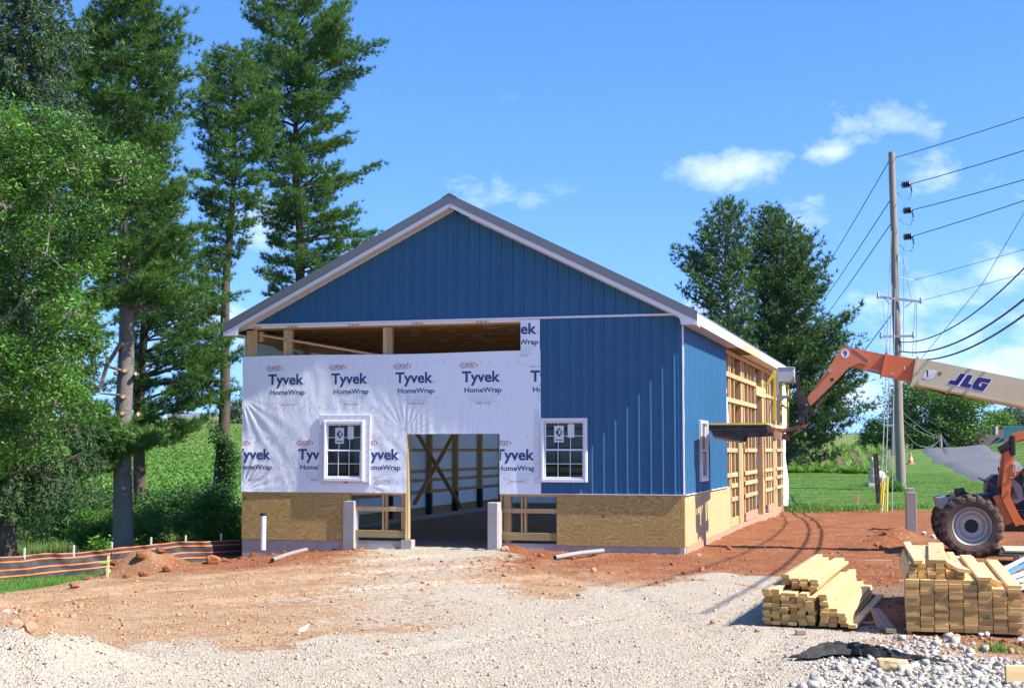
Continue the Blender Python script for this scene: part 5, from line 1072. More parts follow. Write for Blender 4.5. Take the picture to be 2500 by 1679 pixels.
a_, z_ = tl(*C5(515,260), -1.05); MB().bbox(a_-.05, a_+.05, -1.10, -1.02, z_-.19, z_+.19, .03).build('mirror', m_hub, tele); b_, y_ = tl(*C5(375,320), -1.05); MB().tube([(b_-.06, -1.05, y_-.02), (b_+.14, -1.05, y_+.09)], [.07,.075], 14).build('work_light', m_hub, tele, True); MB().tube([(b_+.1,-1.05,y_+.07),(a_,-1.05,z_)], .02, 8).build('mirror_arm', m_blk, tele)
for (q0, q1) in ((C5(320,560), C5(345,690)), (C5(345,480), C5(395,640))): a0, a1 = tl(*q0, .3), tl(*q1, .3); MB().bar((a0[0],.3,a0[1]), (a1[0],.3,a1[1]), .03, .05, (0,1,0)).build('rear_mirror_arm', m_blk, tele)
plate('far_side_guard', [C5(420,640), C5(700,600), C5(1000,620), C5(1000,900), C5(430,860)], .96, 1.0, m_ora)

# ------------------------------------------------------------------ work platform hung on the forks
plat = empty('work_platform', (TORG.x, TORG.y, 0), -TPH); tag(plat, 'dark steel work platform with yellow rails beside the side wall', 'platform')
m_yel = pm('yellow_paint', (.78,.56,.035), .4, var=.1, scale=6, dirt=(.35,.22,.08), dirt_amt=.3); m_gbox = pm('grey_tool_box', (.40,.41,.42), .45, var=.08, scale=3)
def pl_(px, py, c): a, z = plane(px, py, TORG+TVX*c, TUX); return a, z
YN, YF = -.95, 1.15
x0, zt = pl_(1731, 1036, YN); x1, _ = pl_(1873, 1036, YN); zt = pl_(1800, 1035, YN)[1]; zb = pl_(1800, 1043, YN)[1]
dk = MB()
for a, b in ((YN, YN+.06), (YF-.06, YF)): dk.box(x0, x1, a, b, zb-.06, zt)
for a, b in ((x0, x0+.06), (x1-.06, x1)): dk.box(a, b, YN+.06, YF-.06, zb-.06, zt)
dk.build('deck_frame', m_blk, plat)
MB().box(x0+.01, x1-.01, YN-.012, YN-.0005, zt-.012, zt+.022).build('toe_rail', m_yel, plat)
gr = MB()
for k in range(26): x = x0+.07+(x1-x0-.14)*k/25; gr.box(x-.006, x+.006, YN+.06, YF-.06, zt-.03, zt-.005)
for k in range(34): y = YN+.08+(YF-YN-.16)*k/33; gr.box(x0+.06, x1-.06, y-.005, y+.005, zt-.034, zt-.012)
o = gr.build('deck_grating', m_dgr, plat); o['kind'] = 'stuff'
for yy in (YN+.25, -.25, .35, YF-.3): MB().box(x0+.02, x1-.02, yy, yy+.06, zb-.11, zb-.062).build('cross_member', m_rust if yy > -.3 else m_dgr, plat)
q = [pl_(*p_, YN+.1) for p_ in ((1738,1052),(1873,1048),(1890,1062),(1860,1064),(1815,1066),(1812,1078),(1780,1074),(1742,1065))]
MB().prism(q, YN+.02, YN+.10).build('fork_pocket', m_blk, plat); q2 = [pl_(*p_, YN+.1) for p_ in ((1742,1064),(1780,1072),(1812,1077),(1812,1080),(1778,1077),(1742,1069))]; MB().prism(q2, YN+.015, YN+.5).build('pocket_rim', m_rust, plat); MB().prism([(a, z) for a, z in q], .55, .63).build('fork_pocket', m_blk, plat)
MB().prism([pl_(*p_, YN+.05) for p_ in ((1888,1050),(1907,1056),(1907,1074),(1888,1068))], YN+.0, YN+.5).build('end_plate', pm('primer_plate', (.55,.33,.20), .6, var=.15), plat); MB().prism([pl_(*p_, YN+.05) for p_ in ((1870,1036),(1884,1042),(1907,1054),(1925,1062),(1925,1076),(1890,1066),(1870,1056))], YN+.52, YN+.58).build('end_bracket', m_rust, plat)
def rail(name, pts, c, r=.022, m=None): return MB().tube([(a, c, z) for a, z in [pl_(*p_, c) for p_ in pts]], r, 8).build(name, m or m_yel, plat, True)
cR = -.35
MB().box(pl_(*ZA(955,0), cR)[0], pl_(*ZA(1000,0), cR)[0], cR-.03, cR+.03, pl_(*ZA(970,1090), cR)[1], pl_(*ZA(980,290), cR)[1]).build('mast', m_yel, plat)
a0, a1, a2 = pl_(*ZA(985,315), cR), pl_(*ZA(870,515), cR), pl_(*ZA(805,520), cR); MB().bar((a0[0],cR-.05,a0[1]),(a1[0],cR-.05,a1[1]),.05,.06,(0,1,0)).build('folding_arm', m_yel, plat); MB().bar((a1[0]+.02,cR-.05,a1[1]),(a2[0],cR-.05,a2[1]),.05,.045,(0,1,0)).build('arm_tip', m_yel, plat)
MB().box(pl_(*ZA(1012,0), -.2)[0], pl_(*ZA(1042,0), -.2)[0], -.23, -.17, zt, pl_(*ZA(0,290), -.2)[1]).build('tool_post', m_gbox, plat)
bx = [pl_(*ZA(1040,250), -.2), pl_(*ZA(1305,470), -.2)]; bxo = MB().bbox(bx[0][0], bx[1][0], -.22, .38, bx[1][1], bx[0][1], .012).build('tool_box', m_gbox, plat); MB().bbox(bx[0][0]-.012, bx[1][0]+.012, -.232, .392, bx[0][1]-.002, bx[0][1]+.018, .006).build('lid', m_gbox, bxo)
MB().prism([pl_(*ZA(x,y), -.2) for x, y in ((1040,685),(1255,685),(1255,720),(1130,725),(1060,790),(1040,790))], -.22, .25).build('tray', m_gbox, plat)
rail('rail_post', [ZA(1205,510), ZA(1200,700), ZA(1198,900), ZA(1197,1205)], .2, .026); rail('rail_post', [ZA(1092,450), ZA(1092,720)], .2); rail('rail_post', [ZA(1085,840), ZA(1080,1120)], .2); rail('rail_brace', [ZA(1165,515), ZA(1205,545)], .2, .03); rail('rail_brace', [ZA(1100,835), ZA(1190,895)], .2, .024)
def chain(pts, c, n_, name='chain'):
    q = [pl_(*p_, c) for p_ in pts]; d = np.concatenate([[0], np.cumsum([math.hypot(q[i+1][0]-q[i][0], q[i+1][1]-q[i][1]) for i in range(len(q)-1)])]); mb = MB()
    for k in range(n_):
        t0, t1 = d[-1]*k/n_, d[-1]*(k+1.35)/n_; pa = [np.interp(t, d, [z[i] for z in q]) for t in (t0, min(t1, d[-1])) for i in (0,1)]
        A_, B_ = Vector((pa[0], c, pa[1])), Vector((pa[2], c, pa[3])); dr = (B_-A_); side_ = Vector((0,1,0)) if k%2 else Vector((dr.z,0,-dr.x)).normalized(); e = side_*.011
        loop = [A_+e*.4, A_+dr*.25+e, A_+dr*.75+e, B_+e*.4, B_-e*.4, A_+dr*.75-e, A_+dr*.25-e, A_-e*.4, A_+e*.4]; mb.tube(loop, .0042, 5, False)
    o = mb.build(name, m_rust, plat); o['kind'] = 'stuff'; return o
E5 = lambda x, y: (1720+x/5.809, 1020+y/5.809)
chain([E5(600,300), E5(600,430), E5(615,490)], -.9, 9); chain([E5(535,330), E5(540,400), E5(565,430), E5(590,320)], -.92, 12); chain([E5(775,265), E5(775,390)], -.85, 7); chain([E5(840,270), E5(845,500), E5(850,880)], -.8, 30); chain([ZA(985,400), ZA(965,560), ZA(940,740), ZA(905,950), ZA(900,1120)], -.45, 34); chain([E5(980,60), E5(985,200), E5(985,340)], -.98, 16); chain([ZA(990,1390), ZA(1180,1380), ZA(1300,1310), ZA(1420,1230)], -.4, 26)
# strap from the carriage chains
# ================================================================== power pole and its lines
PD = 54.0; pb = at(2200, 1196, PD); zg = gz(pb.x, PD); pt = at(2177, 372, PD)
pole = empty('utility_pole', (pb.x, PD, zg)); tag(pole, 'tall weathered wooden utility pole on the lawn beyond the machine', 'utility pole'); PO = Vector((pb.x, PD, zg))
m_pole = wood('weathered_pole', (.36,.285,.21), (.20,.155,.11), 'z', orand=0, knots=False, grey=.25); m_ins = pm('brown_porcelain', (.075,.018,.016), .2, var=.1, spec=.6); m_wire = pm('dark_cable', (.025,.026,.03), .5); m_galv = pm('galvanised_steel', (.30,.31,.32), .5, .6, var=.15, scale=6)
hp_ = pt.z-zg; lean = pt.x-pb.x
npt = 14; MB().tube([(lean*k/npt+.012*math.sin(k*1.3), 0, -.6+(hp_+.6)*k/npt) for k in range(npt+1)], [.185-.065*k/npt for k in range(npt+1)], 16).build('pole_shaft', m_pole, pole, True)
def pp(px, py, d=PD): return at(px, py, d)-PO
def wire(name, pts, r, label=None, parent=None, m=None, grp='power lines', cat='cable'):
    pts = [Vector(p_) for p_ in pts]; c_ = pts[0].copy(); o = MB().tube([p_-c_ for p_ in pts], r, 6).build(name, m or m_wire, parent, True, c_)
    if label: tag(o, label, cat, grp)
    return o
def catenary(a, b, sag, n=24): return [a.lerp(b, k/n)-Vector((0,0,sag*4*(k/n)*(1-k/n))) for k in range(n+1)]
ends = []
for (ix, iy, jx, jy) in ((2211,451,2222,471),(2215,514,2228,530),(2216,578,2229,597)):
    s = pp(ix-22, iy+2); c_ = pp(ix, iy); e_ = pp(ix+11, iy-1); tilt = (e_-s).normalized()
    wire('insulator_bolt', [s, c_], .012, None, pole, m_galv); ins = MB()
    pr = []
    for k in range(4): pr += [(.045,-.15+k*.075),(.125,-.135+k*.075),(.135,-.115+k*.075),(.05,-.10+k*.075)]
    ins.lathe([(.001,-.16)]+pr+[(.04,.16),(.001,.16)], 16, 'z'); io = ins.build('insulator', m_ins, pole, True, c_); io.rotation_euler = (e_-c_).to_track_quat('Z', 'Y').to_euler()
    k_ = pp(ix+15, iy+6); lo_ = pp(ix+8, iy+36); wire('jumper_loop', [e_, k_, pp(ix+14, iy+22), lo_, pp(ix-8, iy+32), pp(ix-20, iy+20)], .012, None, pole, m_wire)
    sm = MB(); [sm.lathe([(.001,-.03),(.035,-.03),(.035,.03),(.001,.03)], 8, 'z', tuple(e_.lerp(k_, t_)+Vector((.0,0,-.03-.06*j)))) for j, t_ in enumerate((.2,.5,.8))]; o = sm.build('damper', m_wire, pole); o['kind'] = 'stuff'
    ends.append(e_+PO)
def line_to(start, px, py, d, far=2.4, sag=.15):
    e_ = at(px, py, d); dr = e_-start; return start, start+dr*far, e_
def slung(start, px, py, d, r, label, far=2.2, bow=.02, grp='power lines'):
    """cable that leaves start, passes the sighted point and goes on to the next support"""
    e_ = at(px, py, d); pts = []
    for k in range(31):
        t = far*k/30; p_ = start+(e_-start)*t; p_.z += bow*t*(t-1)*(e_-start).length; pts.append(p_)
    return wire('power_line', pts, r, label, None, None, grp)
top = at(2183, 386, PD)
slung(top, 2500, 287, 47.0, .014, 'highest power line leaving the top of the tall pole', 2.0, .012)
for (e_, py, nm) in ((ends[0],368,'upper'),(ends[1],439,'middle'),(ends[2],490,'lower')): slung(e_, 2500, py, 47.3, .016, '%s of three lines leaving the brown insulators' % nm, 2.0, .012)
slung(at(2196,835,PD), 2500, 655, 34.0, .020, 'top one of three thick black cables sagging from the pole', 1.9, .10, 'thick service cables'); slung(at(2196,857,PD), 2500, 731, 33.0, .026, 'middle one of three thick black cables sagging from the pole', 1.9, .085, 'thick service cables'); slung(at(2205,872,PD), 2500, 769, 32.5, .026, 'lowest of three thick black cables sagging from the pole', 1.9, .08, 'thick service cables')
slung(at(2232,684,PD), 2500, 609, 49.0, .009, 'thin line from the pole\'s guy clamp rising right', 1.8, .008); slung(at(2236,737,PD), 2500, 668, 49.5, .009, 'thin line from the crossarm tip rising right', 1.8, .008)
wire('power_line', [at(2190,960,PD+1), at(2252,872,50), at(2400,690,44), at(2500,520,40), at(2700,150,34)], .010, 'straight thin guy strand crossing the sky at the right edge', None, None, 'guy strands')
for (a, b, nm) in (((2172,391,54),(1960,740,96),'top'),((2172,491,54),(1960,800,96),'middle'),((2173,549,54),(1960,842,96),'lower')): wire('power_line', [at(*a)]+[at(*a).lerp(at(*b), k/8)+Vector((0,0,-.15*math.sin(k/8*math.pi))) for k in range(1,9)], .020, '%s line running left from the pole behind the cedars' % nm)
wire('guy_strand', [at(2179,765,54), at(2115,850,60), at(1985,1010,84)], .020, 'guy strand slanting left behind the boom', None, None, 'guy strands')
for q in ((2140,726,2244,738,.03),(2147,823,2226,821,.035)):
    a, b = pp(q[0], q[1]), pp(q[2], q[3]); MB().bar(a+Vector((0,-.22,0)), b+Vector((0,-.22,0)), .07, .09).build('crossarm', m_galv, pole)
    for e_ in (a, b): MB().lathe([(.001,-.12),(.05,-.12),(.055,.0),(.035,.03),(.05,.06),(.03,.12),(.001,.12)], 10, 'z', tuple(e_+Vector((0,-.22,.05)))).build('arm_insulator', m_galv, pole, True)
for (a, b) in (((2152,726),(2170,744)),((2226,736),(2206,752))): wire('arm_brace', [pp(*a)+Vector((0,-.22,0)), pp(*b)+Vector((0,-.16,0))], .015, None, pole, m_galv)
wire('guy_clamp', [pp(2196,677), pp(2232,685)], .014, None, pole, m_galv)
# down guys into the yellow guards
GUY = [((2176,560,54),(2150,1255,43.6)),((2178,690,54),(2160,1255,43.6)),((2185,700,54),(2178,1250,44.2))]
for i, (a, b) in enumerate(GUY): wire('guy_strand', [at(*a), at(*b)], .016, ['left down guy ending in a yellow guard','middle down guy ending in a yellow guard','right down guy ending in a yellow guard'][i], None, m_galv, 'guy strands')
for i, (a, b) in enumerate((((2157,735,53.7),(2163,870,51)),((2207,600,53.8),(2206,860,53.8)),((2234,740,53.8),(2228,870,53.8)),((2238,740,53.8),(2236,868,53.8)),((2199,610,53.8),(2225,730,53.8)))): wire('drop_wire', [at(*a)-PO, at(*b)-PO], .012, None, pole, m_galv)
m_guard = pm('yellow_guard', (.80,.66,.03), .45, var=.06)
for i, (px0, py0, px1, py1, d) in enumerate(((2154,1170,2148,1249,44.0),(2158,1175,2152,1249,43.8),(2166.5,1165,2164.5,1248,44.4))):
    a, b = at(px0, py0, d), at(px1, py1, d); o = MB().tube([b+Vector((0,0,-.15))-b, a-b], .032, 10).build('guy_guard', m_guard, None, True, b); tag(o, ['leftmost yellow guy guard rising from the lawn edge','second yellow guy guard close beside the leftmost','rightmost yellow guy guard standing apart'][i], 'guy guard', 'yellow guy guards')
a, b = at(2138, 1106, 46), at(2144, 1206, 46); o = MB().bbox(-.075, .075, -.05, .05, -.3, a.z-b.z, .01).build('marker_post', m_blk, None, False, b, (0, -.05, 0)); tag(o, 'black flat marker post leaning on the lawn', 'post')
b = at(2094, 1222, 47.5); fl_ = empty('stake_flag', (b.x, b.y, gz(b.x, b.y))); tag(fl_, 'small red-topped stake standing on the lawn', 'stake'); MB().bar((0,0,-.1),(0,0,.20),.03,.02).build('shaft', m_stake, fl_); MB().bbox(-.045, .045, -.015, .015, .10, .34).build('ribbon', pm('pink_red_ribbon', (.60,.16,.14), .6), fl_)
# second, farther pole line
def far_pole(px, pyb, pyt, d, r, label, arms=()):
    b = at(px, pyb, d); t = at(px-2, pyt, d); o = empty('utility_pole', (b.x, d, b.z)); tag(o, label, 'utility pole', 'farther poles'); MB().tube([(0,0,-1.0), ((t.x-b.x)*.5,0,(t.z-b.z)/2), (t.x-b.x,0,t.z-b.z)], [r*1.2,r,r*.85], 10).build('pole_shaft', m_pole, o, True)
    for (x0_, x1_, y_) in arms: p0_, p1_ = at(x0_, y_, d)-b, at(x1_, y_, d)-b; MB().bar(p0_+Vector((0,-r,0)), p1_+Vector((0,-r,0)), .10, .12).build('crossarm', m_galv, o)
    return o
far_pole(2183, 1105, 965, 88, .15, 'farther pole half hidden behind the tall utility pole', ((2170,2190,965),(2162,2186,998),(2155,2184,1038))); far_pole(2297.5, 1100, 1060, 103, .11, 'short pole standing at the crest of the drive')
for i, (a, b, sg) in enumerate((((2200,1000,88),(2297,1066,103),.3),((2200,1020,88),(2297,1069,103),.3),((2205,1050,88),(2296,1072,103),.8),((2298,1062,103),(2325,1098,92),0),((2298,1065,103),(2318,1098,92),0))): wire('power_line', catenary(at(*a), at(*b), sg, 10), .018, 'thin grey line %s by the short pole' % ['first from the top','second from the top','sagging lowest','slanting down nearest','slanting down steeply'][i], None, m_galv, 'farther lines')
for i, (a, b) in enumerate((((2095,1018,140),(2165,995,88)),((2095,1023,140),(2165,1003,88)),((2095,1028,140),(2165,1010,88)))): wire('power_line', catenary(at(*a), at(*b), .5, 10), .022, 'far line %s of three left of the farther pole' % ['top','middle','bottom'][i], None, m_galv, 'farther lines')
# traffic cone, garden statue, lamp
m_cone = pm('faded_orange_cone', (.72,.22,.08), .55, var=.1); b = at(2223.5, 1141, 76); b.z = gz(b.x, b.y); cn = empty('traffic_cone', b); tag(cn, 'faded orange traffic cone on the grass by the drive', 'traffic cone'); MB().bbox(-.20,.20,-.20,.20,0,.05,.01).build('base', m_cone, cn); MB().lathe([(.16,.05),(.10,.30),(.035,.62),(.03,.64),(.001,.64)], 16, 'z').build('cone', m_cone, cn, True); MB().lathe([(.121,.235),(.086,.385),(.088,.39),(.125,.235)], 16, 'z').build('collar', m_decw, cn, True)
b = at(2141, 1172, 56.5); b.z = gz(b.x, b.y); stt = empty('garden_statue', b); tag(stt, 'pale weathered garden ornament on a stone slab behind the black post', 'statue'); m_stone = pm('grey_stone', (.42,.40,.37), .9, var=.25, scale=6, bump=.5, bscale=14)
MB().bbox(-.42,.45,-.3,.3,-.1,.10,.02).build('slab', m_stone, stt); link('boulder', rock_mesh('boulder', .34, .26, .30, 21, m_palerock, 3, .3), stt, (.02,0,.33)); link('boulder', rock_mesh('boulder', .20, .2, .2, 23, m_palerock, 3, .3), stt, (.24,-.05,.25))
st_ = MB(); st_.tube([(-.12,0,.45),(-.14,0,.65),(-.10,.0,.85),(-.16,0,1.02),(-.19,0,1.12)], [.14,.13,.10,.07,.03], 10); st_.build('figure', m_palerock, stt, True); MB().tube([(-.02,-.05,.5),(.04,-.05,.75),(-.02,-.03,.98)], [.05,.06,.02], 8).build('wing', m_palerock, stt, True)
b = at(2179, 1170, 56.8); b.z = gz(b.x, b.y); lp = empty('garden_lamp', b); tag(lp, 'small dark garden lamp beside the stone ornament', 'lamp'); MB().tube([(0,0,0),(0,0,.2)], .02, 8).build('stem', m_blk, lp); MB().lathe([(.09,.18),(.10,.24),(.05,.30),(.08,.36),(.001,.42)], 10, 'z').build('head', m_blk, lp)
# ------------------------------------------------------------------ buildings over the rise
m_roofb = pm('dark_shingle_roof', (.055,.043,.040), .9, var=.2, scale=3, bump=.3, bscale=8); m_green = pm('green_metal_siding', (.30,.47,.39), .5, var=.05, scale=2); m_wallw = pm('white_siding', (.66,.67,.70), .6, var=.03)
D1 = 112; h0 = at(2360, 1096, D1); hs = empty('farm_house', (h0.x, D1, h0.z-1.5)); tag(hs, 'low house with dark shingle roof behind the grassy bank', 'house'); HO = Vector((h0.x, D1, h0.z-1.5))
def hp3(px, py, d): return at(px, py, d)-HO
rf = MB(); q = [hp3(2358,1096,D1), hp3(2428,1050,D1+2), hp3(2452,1047,D1+2), hp3(2490,1047,D1+2), hp3(2500,1093,D1), hp3(2420,1092,D1)]
e1, e2, r1, r2 = hp3(2352,1100,D1-1), hp3(2428,1084,D1-3.5), hp3(2424,1048,D1+4), hp3(2560,1048,D1+4); e3 = hp3(2420,1098,D1-4.0); e4 = hp3(2560,1085,D1-4)
rf.add([hp3(2350,1101,D1), hp3(2424,1048,D1+3), hp3(2600,1048,D1+3), hp3(2600,1101,D1-3), hp3(2350,1101,D1)+Vector((0,8,0)), hp3(2600,1101,D1-3)+Vector((0,12,0))], [(0,1,2,3),(0,4,1),(1,4,5,2)]); rf.build('roof', m_roofb, hs)
MB().tube([hp3(2427.5,1056,D1+2.5)+Vector((0,0,-.3)), hp3(2427.5,1040,D1+2.5)], .30, 8).build('chimney', pm('brick_chimney', (.36,.30,.26), .9, var=.3, scale=5), hs); MB().bbox(hp3(2362,1100,D1).x+.4, hp3(2600,1100,D1).x, 1, 8, -1, 1.4).build('wall', m_wallw, hs)
MB().bar(hp3(2419,1087,D1-3.6), hp3(2453,1066,D1-3.6), .1, .35, (0,1,0)).build('rake_board', m_white, hs); MB().prism([(hp3(x,y,D1-3.5).x, hp3(x,y,D1-3.5).z) for x, y in ((2424,1084),(2454,1068),(2454,1100),(2424,1100))], hp3(2424,1084,D1-3.5).y, hp3(2424,1084,D1-3.5).y+.3).build('gable_wall', m_wallw, hs)
D2 = 105; s0 = at(2451, 1090, D2); sh = empty('metal_shed', (s0.x, D2, s0.z), -.37); tag(sh, 'pale green metal shed at the right edge beyond the bank', 'shed'); hgt = at(2451, 1043, D2).z-s0.z
pr = []; n_ = 46
for k in range(n_+1): x = k*.25; pr += [(x, 0), (x+.02, -.03), (x+.06, -.03), (x+.08, 0)]
mb = MB(); mb.add([v for x, y in pr for v in ((x, y, -.5), (x, y, hgt))], [(2*i, 2*i+2, 2*i+3, 2*i+1) for i in range(len(pr)-1)]); mb.build('wall', m_green, sh); MB().box(.01, 11.6, .05, 9, -.5, hgt-.05).build('shed_body', m_green, sh); MB().box(-.1, 11.7, -.10, 9.2, hgt+.002, hgt+.12).build('eave_trim', m_green, sh)
# barn roof glimpsed far left between the trunks
D3 = 240; s0 = at(545, 1012, D3); ls = empty('farm_shed', (s0.x, D3, s0.z-4.0)); tag(ls, 'long grey-roofed farm shed on the far field\'s edge', 'shed'); MB().box(-9, 12, 0, 8, 0, 2.6).build('wall', pm('dull_shed_wall', (.30,.31,.32), .7), ls); MB().prism([(-9.5,2.5),(12.5,2.5),(12.3,4.3),(-9.3,4.3)], -.4, 8.4).build('roof', pm('grey_metal_roof', (.33,.35,.37), .5), ls)
# wooded ridge on the horizon
hx = np.linspace(-2600, 2600, 260); hv = []
for x in hx:
    hh_ = 26+22*fbm(np.array([x*.0011]), np.array([.3]), 3, 5)[0]*2+9*fbm(np.array([x*.02]), np.array([2.0]), 3, 8)[0]; hv += [(x, 2300, -20), (x, 2330, hh_*.7+8), (x, 2460, hh_+12), (x, 2900, -20)]
hm = MB(); hm.add(hv, [(4*i+j, 4*i+4+j, 4*i+5+j, 4*i+1+j) for i in range(len(hx)-1) for j in range(3)]); o = hm.build('hills', pm('wooded_ridge', (.035,.075,.030), .95, var=.4, scale=.05, bump=1.0, bscale=.06, bdist=6), None, True); tag(o, 'far wooded ridge', kind='structure')
# ================================================================== trees
m_bark = pm('pine_bark', (.19,.165,.145), .95, var=.35, scale=9, bump=1.0, bscale=22, bdist=.03, spec=.1); m_barkd = pm('dark_bark', (.11,.085,.068), .95, var=.35, scale=9, bump=1.0, bscale=22, bdist=.03, spec=.1); m_cut = pm('sawn_limb_face', (.62,.36,.16), .8, var=.2, scale=12)
m_pine = leafmat('white_pine_needles', (.036,.098,.022), (.130,.255,.054), .26, .8, .42); m_spru = leafmat('spruce_needles', (.038,.082,.026), (.085,.150,.050), .16, .8, .5); m_ced = leafmat('cedar_foliage', (.032,.075,.018), (.105,.185,.042), .20, .7, .55)
m_leaf = leafmat('bright_broadleaf', (.038,.122,.016), (.115,.262,.034), .30, .9, .42); m_leaf2 = leafmat('mid_broadleaf', (.050,.130,.016), (.125,.255,.036), .30, .3, .45); m_bush = leafmat('bush_leaves', (.040,.135,.014), (.130,.290,.030), .28, 1.4, .42); m_dkbush = leafmat('dark_shade_toned_leaves', (.022,.070,.014), (.060,.150,.026), .25, 1.2, .5); m_fart = leafmat('far_tree_leaves', (.045,.085,.045), (.085,.140,.070), .2, .1, .6)  # darker shrub leaves carry the undergrowth's shade in their colour
def unit(a): return a/(np.linalg.norm(a, axis=-1, keepdims=True)+1e-9)
def spikes(rs, pts, dirs, n, length, width, spread):
    """n thin needles fanned about each direction"""
    N = len(pts); d = unit(np.repeat(dirs, n, 0)+spread*rs.normal(size=(N*n,3))); b = np.repeat(pts, n, 0)+d*length*.04
    L = length*rs.uniform(.65,1.15,(N*n,1)); s = unit(np.cross(d, rs.normal(size=(N*n,3))))*width*.5
    V = np.stack([b-s, b+s, b+d*L], 1).reshape(-1,3); return V
def leaves(rs, pts, size, droop=.25, aspect=.55, up=.5):
    """folded pointed leaves: two triangles each"""
    N = len(pts); d = rs.normal(size=(N,3)); d[:,2] = d[:,2]*.6-droop; d = unit(d); nrm = rs.normal(size=(N,3))*.8; nrm[:,2] += up*1.5; s = unit(np.cross(d, nrm)); L = size*rs.uniform(.6,1.25,(N,1))
    mid = pts+d*L*.45; n2 = unit(np.cross(s, d)); w = s*L*aspect*.5
    return np.stack([pts, mid+w-n2*L*.08, pts+d*L, pts, pts+d*L, mid-w-n2*L*.08], 1).reshape(-1,3)
def tri_obj(name, V, mat, parent, org):
    V = V-np.array(org); F = np.arange(len(V)).reshape(-1,3); return link(name, fast_mesh(name, V, F, mat), parent)
def limb(mb, p, r, n=6): mb.tube([tuple(q) for q in p], r, n, False)
def trunk_obj(tree, org, pts, rad, mat, limbs, n=14, wob=.0, rs=None):
    mb = MB(); mb.tube([Vector(p)-Vector(org) for p in pts], rad, n, True)
    if wob:
        mb.v = [(x+wob*math.sin(z*7+x*30), y+wob*math.cos(z*6+y*30), z) for x, y, z in mb.v]
    o = mb.build('trunk', mat, tree, True)
    lm = MB()
    for p, r in limbs: limb(lm, [np.array(q)-np.array(org) for q in p], r, 5)
    if lm.v: q = lm.build('limbs', mat, tree, True); q['kind'] = 'stuff'
    return o
